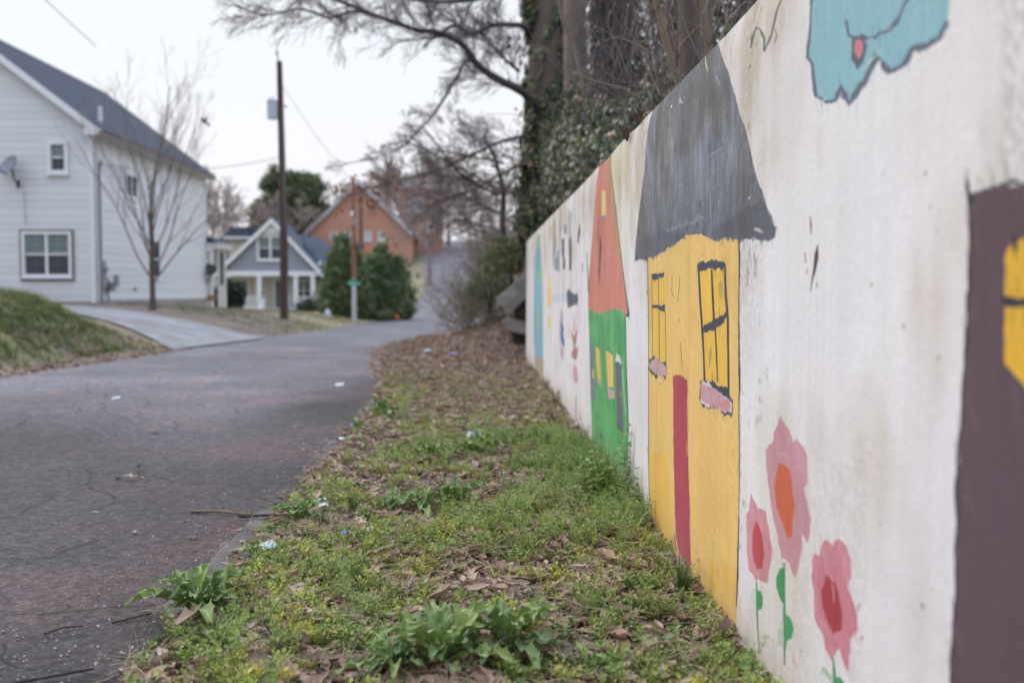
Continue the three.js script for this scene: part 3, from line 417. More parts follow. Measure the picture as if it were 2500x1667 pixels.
function strokes(g, pts, R, n, cols, len, wid, ang, alpha) {   // brush marks inside a painted area
  let x0 = 1e9, x1 = -1e9, y0 = 1e9, y1 = -1e9; for (const [x, y] of pts) { x0 = Math.min(x0, x); x1 = Math.max(x1, x); y0 = Math.min(y0, y); y1 = Math.max(y1, y); }
  g.save(); g.beginPath(); pts.forEach(([x, y], i) => (i ? g.lineTo(x, y) : g.moveTo(x, y))); g.closePath(); g.clip();
  for (let k = 0; k < n; k++) { const x = lerp(x0, x1, R()), y = lerp(y0, y1, R()), a = ang + (R() - 0.5) * 0.5, l = len * (0.3 + R()), c = cols[Math.floor(R() * cols.length)]; g.strokeStyle = c; g.globalAlpha = alpha * (0.3 + 0.7 * R()); g.lineWidth = wid * (0.3 + R()); g.lineCap = 'round'; g.beginPath(); g.moveTo(x, y); g.quadraticCurveTo(x + Math.cos(a) * l * 0.5 + (R() - 0.5) * l * 0.1, y + Math.sin(a) * l * 0.5, x + Math.cos(a + 0.15) * l, y + Math.sin(a + 0.15) * l); g.stroke(); }
  g.restore();
}
const BRUSH = { roof: [5200, ['#848b96', '#757b87', '#5a5e6a', '#545862', '#868d98', '#666c78'], 0.04, 0.02, Math.PI / 2, 0.34], yellow: [1500, ['#f0d898', '#d9ad58', '#ecce90', '#dfb55c', '#e8c068'], 0.12, 0.014, 0.25, 0.3], yellowlo: [300, ['#e0ac48', '#ecc468'], 0.12, 0.012, 1.3, 0.4], green: [700, ['#7cc084', '#439058', '#68b272', '#3f8a5a'], 0.35, 0.04, 1.45, 0.6], orange: [500, ['#c4766f', '#dda292', '#cf907c', '#c27d70'], 0.3, 0.03, 1.5, 0.5], petal: [240, ['#d8b0ba', '#ba7f90', '#cf9fa8', '#c68c98'], 0.08, 0.009, 0.9, 0.5], heart: [40, ['#bd5a50', '#b24a50'], 0.05, 0.006, 1.2, 0.3], door: [260, ['#b4576a', '#a3424f', '#b9646f'], 0.14, 0.008, 1.5, 0.4], cyan: [500, ['#94c2cd', '#7cb0c0', '#8cbcca', '#a0c6cc'], 0.1, 0.012, 1.35, 0.45], violet: [420, ['#6e5c66', '#52424a', '#705e64', '#5a4a55'], 0.12, 0.016, 1.0, 0.5], pane: [150, ['#dcae46', '#ecc968', '#e0b858'], 0.12, 0.012, 1.5, 0.45], sill: [60, ['#b7a0aa', '#cfa7ac', '#c3929c'], 0.06, 0.01, 0.3, 0.5], blue: [200, ['#8fc2b6', '#7aa6c6', '#90bcc4'], 0.5, 0.12, 1.5, 0.5] };
function paintWall(g, w, h, s0, s1, y0, y1) {
  const R0 = rng(5); g.fillStyle = '#dfdee2'; g.fillRect(0, 0, w, h);
  g.setTransform(w / (s1 - s0), 0, 0, -h / (y1 - y0), (-s0 * w) / (s1 - s0), (y1 * h) / (y1 - y0));
  // coats of white that do not quite match
  for (let k = 0; k < 260; k++) { const x = R0() * 21 - 1, y = R0() * 2.4; g.fillStyle = R0() < 0.5 ? 'rgba(228,230,236,0.25)' : 'rgba(212,210,212,0.22)'; g.fillRect(x, y, 0.15 + R0() * 0.7, 0.1 + R0() * 0.9); }
  MURAL.forEach(([name, color, rough, flat], n) => {
    if (['petal', 'heart', 'cyan', 'cyline', 'leaf'].includes(name)) rough *= name[0] === 'c' ? 1.15 : 1.7; const R = rng(900 + n), far = flat[0] > 9, pts = ragged(flat, rough, n * 13.7), soft = name === 'leafw' || name === 'wash' || name === 'yellowlt' || name === 'yellowlo' || name === 'greenlt' || name === 'greendk' || name === 'roofedge' || name === 'rooflt' || name === 'mold' || name === 'orangedk' || name === 'fade' || name === 'sillp' || name === 'rust' || name === 'base' || name === 'purple';
    const draw = () => { g.beginPath(); pts.forEach(([x, y], i) => (i ? g.lineTo(x, y) : g.moveTo(x, y))); g.closePath(); };
    g.globalAlpha = soft ? 0 : 1; g.fillStyle = color; draw(); if (!soft) g.fill();
    if (soft) {                                     // scrubbed on with a dry brush
      let x0 = 1e9, x1 = -1e9, a0 = 1e9, a1 = -1e9; for (const [x, y] of pts) { x0 = Math.min(x0, x); x1 = Math.max(x1, x); a0 = Math.min(a0, y); a1 = Math.max(a1, y); }
      g.globalAlpha = name === 'leafw' || name === 'wash' || name === 'rust' ? 0.25 : 0.5; draw(); g.fill();
      strokes(g, pts, R, Math.round(60 + 900 * Math.min(1.5, (x1 - x0) * (a1 - a0))), [color], 0.06 + 0.25 * Math.min(1, a1 - a0), far ? 0.05 : 0.012, 1.5, 0.6);
    }
    g.globalAlpha = 1;
    if (BRUSH[name] && !soft) { const b = BRUSH[name]; strokes(g, pts, R, b[0], b[1], b[2], b[3], b[4], b[5]); }
    else if (BRUSH[name]) { const b = BRUSH[name]; strokes(g, pts, R, b[0], b[1], b[2], b[3], b[4], b[5]); }
    if (rough >= 0.004 && !far && ['lint', 'roof', 'door', 'petal', 'heart', 'cyan', 'cyline', 'sill', 'green', 'vedge', 'edge', 'stem', 'leaf', 'roofedge'].includes(name)) {   // bristle marks along the edge
      g.strokeStyle = color; g.lineCap = 'round';
      for (let k = 0; k < pts.length; k += 1) { if (R() < (name[0] === 'c' ? 0.2 : 0.6)) { const [x, y] = pts[k], a = (BRUSH[name]?.[4] ?? 1.4) + (R() - 0.5) * 0.7, l = (0.006 + R() * 0.02) * Math.min(2, rough / 0.004), q = R() < 0.5 ? 1 : -1; g.globalAlpha = 0.25 + 0.6 * R(); g.lineWidth = 0.001 + R() * 0.003; g.beginPath(); g.moveTo(x, y); g.lineTo(x + Math.cos(a) * l * q, y + Math.sin(a) * l * q); g.stroke(); } }
      g.globalAlpha = 1;
    }
    if (name === 'roof') { strokes(g, pts, R, 420, ['#c9ccd2', '#b4b8c0', '#dddde0'], 0.014, 0.004, 1.6, 0.8); strokes(g, pts, R, 260, ['#4a4d56', '#44464e'], 0.02, 0.006, 1.6, 0.6); }
    if (name === 'door') strokes(g, pts, R, 90, ['#d9b5b4', '#cf9a9c'], 0.02, 0.003, 1.5, 0.7);
  });
  g.globalAlpha = 0.35; g.strokeStyle = '#8d877c'; g.lineWidth = 0.006;   // joints between pours
  for (const s of [5.33, 7.62, 10.1, 12.6, 15.1]) { g.beginPath(); g.moveTo(s, -0.1); for (let y = 0; y < 2.4; y += 0.05) g.lineTo(s + 0.004 * (fbm(y * 30, s, 2) - 0.5), y); g.stroke(); }
  g.globalAlpha = 1; g.setTransform(1, 0, 0, 1, 0, 0);
  // grime: run-off from the coping, mould spots, splash at the foot, and the mottle of old paint
  { g.setTransform(w / (s1 - s0), 0, 0, -h / (y1 - y0), (-s0 * w) / (s1 - s0), (y1 * h) / (y1 - y0)); const R = rng(77); for (let k = 0; k < 2600; k++) { const x = R() * 20, y = R() * 2.35, c = R(), r = 0.0012 + 0.005 * R() ** 5, q = fbm(x * 1.7 + 4, y * 1.7, 3); if (q < 0.53) continue; g.globalAlpha = 0.35 + 0.5 * R(); g.fillStyle = c < 0.6 ? '#8a8378' : c < 0.8 || x < 2.7 ? '#6d665f' : '#eceaea'; g.beginPath(); g.ellipse(x, y, r * (1 + 1.6 * R()), r * (0.6 + 1.4 * R()), R() * 3, 0, 7); g.fill(); } g.globalAlpha = 1; g.setTransform(1, 0, 0, 1, 0, 0); }
  const im = g.getImageData(0, 0, w, h), D = im.data;
  for (let j = 0; j < h; j++) {
    const y = y1 - ((j + 0.5) / h) * (y1 - y0), topw = sstep(0.9, 2.33, y), foot = 1 - sstep(0.0, 0.34, y);
    for (let i = 0; i < w; i++) {
      const s = s0 + ((i + 0.5) / w) * (s1 - s0), o = (j * w + i) * 4;
      const run = fbm(s * 7.5 + 3, y * 0.55, 3), run2 = vnoise(s * 34, y * 1.6), cloud = fbm(s * 1.9, y * 1.5 + 20, 3), fine = vnoise(s * 130, y * 130);
      const blot = fbm(s * 3.4 + 70, y * 2.3 + 11, 4); let k = 0.75 * sstep(0.42, 0.72, blot * 0.6 + run * 0.4) * (0.2 + 0.85 * topw) + 0.12 * topw * topw * run2 + 0.2 * sstep(0.5, 0.72, cloud * 0.4 + blot * 0.6);
      k = clamp(k + 0.16 * topw * topw, 0, 0.7);
      const mould = sstep(0.55, 0.8, fbm(s * 34, y * 30 + 60, 3)) * (0.75 * sstep(0.56, 0.7, fbm(s * 6.5 + 9, y * 4.3, 3)) * sstep(0.45, 0.62, fbm(s * 1.3, y * 0.9 + 5, 2))) + 0.3 * sstep(0.52, 0.75, fbm(s * 4 + 31, y * 1.5, 4)) * (0.4 + topw) * sstep(0.35, 0.6, vnoise(s * 90, y * 70));
      const green = sstep(6.1, 6.4, s) * (1 - sstep(7.2, 7.6, s)) * topw * 0.3 * (0.3 + run);
      const ft = foot * sstep(0.25, 0.7, fbm(s * 5, y * 9, 3) + foot * 0.25) * 0.7, m = 1 + 0.05 * (fine - 0.5) + 0.06 * (cloud - 0.5) + 0.03 * (run2 - 0.5);
      let r = D[o], gg = D[o + 1], b = D[o + 2];
      r = lerp(r, r * 0.80 + 6, k); gg = lerp(gg, gg * 0.765 + 4, k); b = lerp(b, b * 0.68, k);
      r *= 1 - 0.1 * green; gg *= 1 - 0.03 * green; b *= 1 - 0.32 * green;
      const grey = Math.max(r, gg, b) < 165 && b - r > -8 && b - r < 40 && y > 1.38 && s > 3.55 && s < 6 ? 1 : 0; if (grey) { const q = 0.85 * sstep(0.36, 0.72, 0.6 * fbm(s * 3.2, y * 2.2 + 7, 4) + 0.4 * fbm(s * 22, y * 5, 3)) * (0.25 + 0.75 * sstep(1.5, 2.0, y)) - 0.25 * sstep(0.5, 0.7, fbm(s * 9 + 5, y * 9, 3)); r *= 1 + 0.38 * q; gg *= 1 + 0.4 * q; b *= 1 + 0.4 * q; k = 0; }
      const sat = (Math.max(r, gg, b) - Math.min(r, gg, b)) / Math.max(1, Math.max(r, gg, b)); k *= 1 - 0.7 * sstep(0.12, 0.3, sat); if (Math.max(r, gg, b) < 150) k *= 0.4;
      const dk = mould * (1 - 0.75 * sstep(0.1, 0.25, (Math.max(r, gg, b) - Math.min(r, gg, b)) / Math.max(1, r, gg, b))); r *= 1 - 0.34 * dk; gg *= 1 - 0.38 * dk; b *= 1 - 0.42 * dk;
      r = lerp(r, 168, ft * 0.5); gg = lerp(gg, 150, ft * 0.5); b = lerp(b, 138, ft * 0.5);
      D[o] = r * m; D[o + 1] = gg * m; D[o + 2] = b * m;
    }
  }
  g.putImageData(im, 0, 0);
}
{
  const stucco = dataTex(1024, (u, v) => { const a = fbm(u * 90, v * 60, 3, 0), s = vnoise(u * 40 + 2.5 * fbm(u * 8, v * 8, 2, 8), v * 300); return 0.45 * fbm(u * 64, v * 64, 3, 64) + 0.3 * a + 0.15 * s + 0.25 * fbm(u * 6, v * 6, 3, 6); });
  const tiles = [[-3, 0.2, 256, 512], [0.2, 3.0, 2048, 1792], [3.0, 6.7, 2048, 1408], [6.7, S_END, 2048, 640]], Y0 = -0.35, Y1 = TOP;
  const mats = [], geos = [];
  tiles.forEach(([s0, s1, w, h], k) => {
    const map = canvasTex(w, h, (g) => paintWall(g, w, h, s0, s1, Y0, Y1)); map.wrapS = map.wrapT = THREE.ClampToEdgeWrapping;
    map.repeat.set(1 / (s1 - s0), 1 / (Y1 - Y0)); map.offset.set(-s0 / (s1 - s0), -Y0 / (Y1 - Y0));
    mats.push(new THREE.MeshPhysicalMaterial({ map, roughness: 0.62, bumpMap: rep(stucco, 0.9, 0.9), bumpScale: 0.0013, specularIntensity: 0.6 }));
    const nx = Math.max(2, Math.round((s1 - s0) / 0.1)), ny = 26, pos = [], uv = [], idx = [];
    for (let i = 0; i <= nx; i++) for (let j = 0; j <= ny; j++) {
      const s = lerp(s0, s1, i / nx), f = j / ny, y = lerp(Y0, TOP - 0.015 + 0.016 * (fbm(s * 2.3, 4, 3) - 0.5), f);
      const bulge = 0.014 * (fbm(s * 0.8, y * 0.9, 3) - 0.5) + 0.012 * sstep(0.985, 1, f);
      pos.push(WX + bulge, y, -s); uv.push(s, y);
    }
    for (let i = 0; i < nx; i++) for (let j = 0; j < ny; j++) { const a = i * (ny + 1) + j, b = a + ny + 1; idx.push(a, a + 1, b, b, a + 1, b + 1); }
    const g = new THREE.BufferGeometry(); g.setAttribute('position', new THREE.Float32BufferAttribute(pos, 3)); g.setAttribute('uv', new THREE.Float32BufferAttribute(uv, 2)); g.setIndex(idx); g.computeVertexNormals(); geos.push(g);
  });
  const wall = thing('mural_wall', 'long white concrete wall painted with houses and pink flowers along the verge', 'wall');
  geos.forEach((g, k) => part('painted_face', g, mats[k], wall));
  const conc = new THREE.MeshStandardMaterial({ color: lin(0.5, 0.47, 0.42), map: rep(mottle, 0.8), roughness: 0.9, bumpMap: rep(grainBump, 2), bumpScale: 0.01 });
  // body of the wall behind its painted face, its worn top and its far end
  const cs = [], n = 230; const prof = [[WX + 0.012, TOP - 0.014], [WX + 0.022, TOP - 0.003], [WX + 0.09, TOP + 0.002], [WX + 0.17, TOP - 0.004], [WX + 0.19, TOP - 0.02], [WX + 0.19, -0.4]];
  const pos = [], uv = [], idx = []; for (let i = 0; i <= n; i++) { const s = lerp(-3, S_END, i / n); prof.forEach(([x, y], j) => { const w = j < 5 ? 0.016 * (fbm(s * 2.3, 4, 3) - 0.5) : 0; pos.push(x, y + w, -s); uv.push(s, j * 0.1); }); }
  for (let i = 0; i < n; i++) for (let j = 0; j < prof.length - 1; j++) { const a = i * prof.length + j, b = a + prof.length; idx.push(a, a + 1, b, b, a + 1, b + 1); }
  const cg = new THREE.BufferGeometry(); cg.setAttribute('position', new THREE.Float32BufferAttribute(pos, 3)); cg.setAttribute('uv', new THREE.Float32BufferAttribute(uv, 2)); cg.setIndex(idx); cg.computeVertexNormals();
  part('coping', cg, conc, wall); part('end_face', box(0.19, TOP + 0.39, 0.02, WX + 0.1, TOP / 2 - 0.2, -S_END - 0.012), conc, wall);
  // concrete stair cheek running up the bank past the end of the wall
  const st = thing('concrete_steps', 'weathered concrete stair cheek and steps beside the far end of the painted wall', 'steps');
  const cm = new THREE.MeshStandardMaterial({ color: lin(0.5, 0.46, 0.42), map: rep(mottle, 0.9), roughness: 0.93, bumpMap: rep(grainBump, 2), bumpScale: 0.015 });
  const dk = new THREE.MeshStandardMaterial({ color: lin(0.1, 0.078, 0.062), map: rep(mottle, 0.9), roughness: 0.95 }); const slab = (pts, z0, z1) => prism(pts, z0, z1);  // dark brown paints the recess shade under the slab into core and steps
  part('cheek_slab', slab([[0.4, 1.19], [1.06, 1.76], [1.5, 2.14], [1.5, 1.62], [1.04, 1.22], [0.63, 0.85]], -20.9, -20.5), cm, st);
  part('recess_shade_core', slab([[0.72, 0.2], [0.78, 0.95], [1.3, 1.5], [1.5, 0.2]], -20.86, -20.62), dk, st); part('lower_slab', slab([[0.5, 0.72], [0.66, 0.8], [1.1, 0.66], [1.1, 0.42], [0.72, 0.5]], -20.8, -20.45), cm, st);
  for (let k = 0; k < 5; k++) part('step', rbox(0.3, 0.18, 0.8, 0.012, 0.85 + k * 0.24, 0.5 + k * 0.2, -21.35), dk, st);
}
// ---------------------------------------------------------------- buildings
const whiteTrim = mat(0.74, 0.75, 0.79, 0.5), vinyl = new THREE.MeshStandardMaterial({ color: lin(0.66, 0.68, 0.72), roughness: 0.4, bumpMap: rep(grainBump, 0.3, 2), bumpScale: 0.002 });
const shingle = new THREE.MeshStandardMaterial({ color: lin(0.052, 0.074, 0.125), roughness: 0.92, map: rep(mottle, 0.5), bumpMap: rep(grainBump, 1.5), bumpScale: 0.02 });
shingle.color.multiplyScalar(0.95);
const glassDark = new THREE.MeshPhysicalMaterial({ color: lin(0.06, 0.068, 0.085), roughness: 0.16, specularIntensity: 0.5 });
const glassBlind = new THREE.MeshPhysicalMaterial({ color: lin(0.16, 0.205, 0.2), roughness: 0.2, specularIntensity: 0.5 });
const brown = mat(0.19, 0.15, 0.13, 0.8), blackMetal = mat(0.03, 0.032, 0.04, 0.5), greyMetal = mat(0.3, 0.32, 0.35, 0.45, { metalness: 0.4 });
const foundation = new THREE.MeshStandardMaterial({ color: lin(0.52, 0.49, 0.45), map: rep(mottle, 0.7), roughness: 0.9 });
// a window facing +z: frame, sashes, muntins and panes; x,y = centre
function windowOn(parent, x, y, z, w, h, { turn = 0, cols = 1, rows = 2, trim = 0.09, frame = whiteTrim, muntin = 0, dark = glassDark, blind = glassBlind, sill = true, outer = null } = {}) {
  const win = new THREE.Group(); win.name = 'window'; win.position.set(x, y, z); win.rotation.y = turn; if (turn) win.scale.z = 0.35; parent.add(win);
  const f = [box(w + trim * 2, trim, 0.07, 0, h / 2 + trim / 2, 0.035), box(w + trim * 2, trim, 0.07, 0, -h / 2 - trim / 2, 0.035), box(trim, h, 0.07, -w / 2 - trim / 2, 0, 0.035), box(trim, h, 0.07, w / 2 + trim / 2, 0, 0.035)];
  for (let c = 1; c < cols; c++) f.push(box(trim * 0.9, h, 0.06, -w / 2 + (w * c) / cols, 0, 0.03));
  part('frame', f, frame, win);
  const mid = []; for (let c = 0; c < cols; c++) mid.push(box(w / cols - trim * 0.95, 0.06, 0.045, -w / 2 + (w * (c + 0.5)) / cols, 0, 0.024)); if (rows > 1) part('meeting_rail', mid, frame, win);
  for (let c = 0; c < cols; c++) for (let r = 0; r < rows; r++) {
    const pw = w / cols - trim * 0.5, ph = h / rows - 0.01, px = -w / 2 + (w * (c + 0.5)) / cols, py = -h / 2 + (h * (r + 0.5)) / rows;
    part('pane', box(pw, ph, 0.01, px, py, 0.006 + r * 0.006), r === rows - 1 && rows > 1 ? blind : dark, win);
    if (muntin) { const m = []; for (let q = 1; q <= muntin; q++) m.push(box(0.018, ph, 0.008, px - pw / 2 + (pw * q) / (muntin + 1), py, 0.016 + r * 0.006)); m.push(box(pw, 0.018, 0.007, px, py, 0.0165 + r * 0.006)); part('muntin', m, r === rows - 1 ? mat(0.3, 0.34, 0.34, 0.5) : mat(0.13, 0.14, 0.16, 0.5), win); }
  }
  if (sill) part('sill', box(w + trim * 2 + 0.06, 0.05, 0.11, 0, -h / 2 - trim - 0.024, 0.055), frame, win);
  if (outer) { const t = 0.07, W2 = w + trim * 2 + t, H2 = h + trim * 2 + t; part('weathered_surround', [box(W2 + t, t, 0.05, 0, H2 / 2, 0.025), box(W2 + t, t, 0.05, 0, -H2 / 2 - 0.05, 0.025), box(t, H2, 0.05, -W2 / 2, 0, 0.025), box(t, H2, 0.05, W2 / 2, 0, 0.025)], outer, win); }
  return win;
}
// one lap of siding facing +z, its lower edge proud
function lap(xl0, xr0, xl1, xr1, y0, y1, z) {
  const p = [[xl0, y0, z], [xr0, y0, z], [xr1, y1, z], [xl1, y1, z], [xl0, y0, z + 0.015], [xr0, y0, z + 0.015], [xr1, y1, z + 0.005], [xl1, y1, z + 0.005]];
  const f = [[4, 5, 6, 7], [0, 1, 5, 4], [3, 7, 6, 2], [0, 4, 7, 3], [1, 2, 6, 5]], pos = [], uv = [];
  for (const [a, b, c, d] of f) for (const k of [a, b, c, a, c, d]) { pos.push(...p[k]); uv.push(p[k][0], p[k][1]); }
  const g = new THREE.BufferGeometry(); g.setAttribute('position', new THREE.Float32BufferAttribute(pos, 3)); g.setAttribute('uv', new THREE.Float32BufferAttribute(uv, 2)); g.computeVertexNormals(); return g;
}
{ // big white clapboard house. Local origin: its near corner at the ground; x to the right, -z away from the camera
  const hs = thing('clapboard_house', 'large two storey white clapboard house with dark blue shingle roof at the left', 'house', [-13.12, 0.9, -34.7], -0.0262);
  const W = 9.5, L = 12.9, EH = 6.02, RISE = 3.62, PB = 0.25;
  const core = new THREE.Group(); core.name = 'wall'; hs.add(core);
  part('wall_core', [prism([[-W, 0.1], [0, 0.1], [0, EH], [-W / 2, EH + RISE], [-W, EH]], -L, -0.001)], vinyl, core);
  const lapTones = [0, 1, 2].map((k) => { const m = vinyl.clone(); m.color.multiplyScalar(0.97 + 0.03 * k); return m; });
  for (let k = 0, y = 0.3; y < EH + RISE - 0.05; k++, y += PB) {
    const y1 = y + PB; const hw = (yy) => (yy < EH ? W / 2 : Math.max(0, (W / 2) * (1 - (yy - EH) / RISE)));
    part('siding_board', lap(-W / 2 - hw(y) + 0.001, -W / 2 + hw(y) - (y < EH ? 0.12 : 0), -W / 2 - hw(y1) + 0.001, -W / 2 + hw(y1) - (y1 < EH ? 0.12 : 0), y, y1, 0), lapTones[(k * 7) % 3], core);
    if (y1 < EH + 0.02) part('siding_board', lap(0.12, L - 0.1, 0.12, L - 0.1, y, y1, 0).rotateY(Math.PI / 2), lapTones[(k * 5) % 3], core);
  }
  part('corner_board', [box(0.14, EH, 0.035, -0.053, EH / 2 + 0.05, 0.015), box(0.034, EH, 0.12, 0.016, EH / 2 + 0.05, -0.06)], whiteTrim, hs); part('corner_board', box(0.035, EH + 0.5, 0.12, 0.016, EH / 2 - 0.2, -L + 0.05), whiteTrim, hs);
  part('foundation', [box(W - 0.06, 0.5, 0.1, -W / 2, 0.02, -0.07), box(0.1, 1.3, L - 0.1, -0.07, -0.36, -L / 2)], foundation, hs);
  part('skirt_board', [box(0.03, 0.14, L - 0.2, 0.014, 0.24, -L / 2)], whiteTrim, hs);
  // roof
  const ov = 0.32, T = 0.16, sl = RISE / (W / 2), roof = new THREE.Group(); roof.name = 'roof'; hs.add(roof);
  for (const s of [-1, 1]) part('roof_slope', prism([[-W / 2, EH + RISE + 0.2], [-W / 2 + s * (W / 2 + ov), EH + 0.2 - sl * ov], [-W / 2 + s * (W / 2 + ov), EH + 0.2 - sl * ov - T], [-W / 2, EH + RISE + 0.2 - T]], -L - 0.3, 0.3), shingle, roof);
  for (const [z0, z1] of [[0.3, 0.335], [-L - 0.335, -L - 0.3]]) for (const s of [-1, 1]) part('rake_board', prism([[-W / 2, EH + RISE + 0.19], [-W / 2 + s * (W / 2 + ov), EH + 0.19 - sl * ov], [-W / 2 + s * (W / 2 + ov), EH - 0.08 - sl * ov], [-W / 2, EH + RISE - 0.08]], z0, z1), whiteTrim, roof);
  part('soffit', box(0.34, 0.05, L + 0.6, 0.17, EH - sl * ov - 0.0, -L / 2), whiteTrim, roof);
  part('cornice_return', rbox(0.5, 0.22, 0.34, 0.01, 0.09, EH - 0.18, 0.17), whiteTrim, roof);
  const gut = part('gutter', [box(0.1, 0.13, L + 0.62, ov + 0.06, EH - sl * ov + 0.02, -L / 2), box(0.13, 0.02, L + 0.62, ov + 0.07, EH - sl * ov + 0.1, -L / 2)], mat(0.2, 0.165, 0.16, 0.55), roof);
  part('vent_pipe', [rod([-0.35, EH + 0.2, -1.6], [-0.35, EH + 1.0, -1.6], 0.07, 0.07, 10), box(0.24, 0.02, 0.24, -0.35, EH + 0.48, -1.6, 0, 0, 0.65)], whiteTrim, roof);
  part('downspout', [rod([0.1, 0.1, -0.1], [0.1, EH - 0.5, -0.1], 0.045), rod([0.1, EH - 0.5, -0.1], [0.3, EH - 0.28, -0.1], 0.045)], mat(0.5, 0.52, 0.56, 0.5), hs);
  windowOn(hs, -1.16, 5.01, 0.024, 0.46, 0.86, { trim: 0.13, muntin: 1 });
  windowOn(hs, -1.6, 1.72, 0.024, 1.5, 1.36, { cols: 2, trim: 0.1, muntin: 1, outer: brown });
  // side wall: turned to face +x
  const sideAt = (d) => -(d - 34.7), sideGlass = new THREE.MeshPhysicalMaterial({ color: lin(0.045, 0.05, 0.065), roughness: 0.55, specularIntensity: 0.25 });
  windowOn(hs, 0.024, 4.42, sideAt(38.2), 0.95, 0.75, { turn: Math.PI / 2, cols: 2, rows: 1, dark: sideGlass, blind: sideGlass });
  windowOn(hs, 0.024, 1.76, sideAt(40.7), 0.8, 1.4, { turn: Math.PI / 2, dark: sideGlass, blind: sideGlass });
  // meter, conduit and boxes on the side wall
  part('conduit', [rod([0.08, 0.1, -0.35], [0.08, 4.75, -0.35], 0.045), rod([0.08, 4.75, -0.35], [0.16, 4.95, -0.35], 0.06)], mat(0.17, 0.19, 0.22, 0.6), hs);
  part('electric_meter', [rbox(0.14, 0.95, 0.36, 0.015, 0.1, 1.05, -0.42), rod([0.17, 1.22, -0.42], [0.27, 1.22, -0.42], 0.1, 0.1, 14)], greyMetal, hs);
  part('gas_meter', [rbox(0.2, 0.32, 0.34, 0.04, 0.15, 0.62, -0.95), rod([0.12, 0.1, -0.85], [0.12, 0.5, -0.85], 0.025), rod([0.12, 0.75, -0.95], [0.05, 0.95, -0.95], 0.03)], mat(0.16, 0.17, 0.18, 0.6), hs);
  part('cable_box', [rbox(0.1, 0.4, 0.24, 0.015, 0.07, 0.84, -1.75)], greyMetal, hs); part('outlet_box', rbox(0.08, 0.12, 0.14, 0.01, 0.06, 0.55, -3.6), greyMetal, hs);
  // side porch at the far end
  const po = new THREE.Group(); po.name = 'porch'; po.position.set(0, 0, -L); hs.add(po);
  part('porch_roof', [box(0.9, 0.14, 2.4, 0.1, 2.62, -1.1), box(1.0, 0.05, 2.5, 0.1, 2.72, -1.1)], whiteTrim, po); part('porch_shingle', prism([[-0.4, 2.75], [0.6, 2.75], [0.1, 3.05], [-0.4, 3.1]], -2.3, 0.1), shingle, po);
  part('column', [box(0.16, 3.5, 0.16, 0.22, 0.8, 0.0), box(0.24, 0.12, 0.24, 0.22, 2.5, 0.0)], whiteTrim, po); part('porch_wall', [box(0.4, 3.6, 0.1, 0.1, 0.7, -2.2)], vinyl, po); part('porch_window', box(0.14, 1.6, 0.04, 0.12, 1.6, -2.13), glassDark, po);
  part('house_sign', rbox(0.42, 0.22, 0.05, 0.01, 0.24, 0.18, 0.12), mat(0.35, 0.17, 0.08, 0.7), po);
  // dishes bolted to the house
  const dish = (x, y, z, turn, r, m, label) => {
    const d = thing('satellite_dish', label, 'satellite dish', [x, y, z], turn);
    const pts = []; for (let k = 0; k <= 10; k++) { const q = (k / 10) * r; pts.push(new THREE.Vector2(q, 0.28 * q * q / r)); } for (let k = 10; k >= 0; k--) { const q = (k / 10) * r; pts.push(new THREE.Vector2(q + 0.001, 0.28 * q * q / r - 0.012)); }
    const g = new THREE.LatheGeometry(pts, 28); g.scale(1, 1, 0.92); g.rotateX(1.05); part('reflector', g, m, d);
    part('feed_arm', [rod([0, -r * 0.75, 0.1], [0, -0.1, r * 1.15], 0.022), rbox(0.1, 0.1, 0.16, 0.02, 0, -0.06, r * 1.18)], blackMetal, d);
    part('mast', [rod([0, 0, -0.05], [0, -r * 0.9, -0.1], 0.03), rod([0, -r * 0.9, -0.1], [0, -r * 1.35, -0.26], 0.03), box(0.16, 0.26, 0.03, 0, -r * 1.35, -0.27)], blackMetal, d); return d;
  };
  dish(-15.72, 5.55, -34.35, -0.55, 0.42, mat(0.22, 0.24, 0.29, 0.5), 'grey satellite dish on the near gable of the white clapboard house');
  dish(-12.6, 2.35, -47.4, 0.3, 0.34, blackMetal, 'small black satellite dish at the far corner of the white clapboard house');
  single('dish_cable', rod([-15.42, 4.75, -34.64], [-15.38, 3.6, -34.64], 0.014), mat(0.2, 0.2, 0.24, 0.6), 'thin grey cable hanging down the clapboards below the dish to the window', 'cable');
}
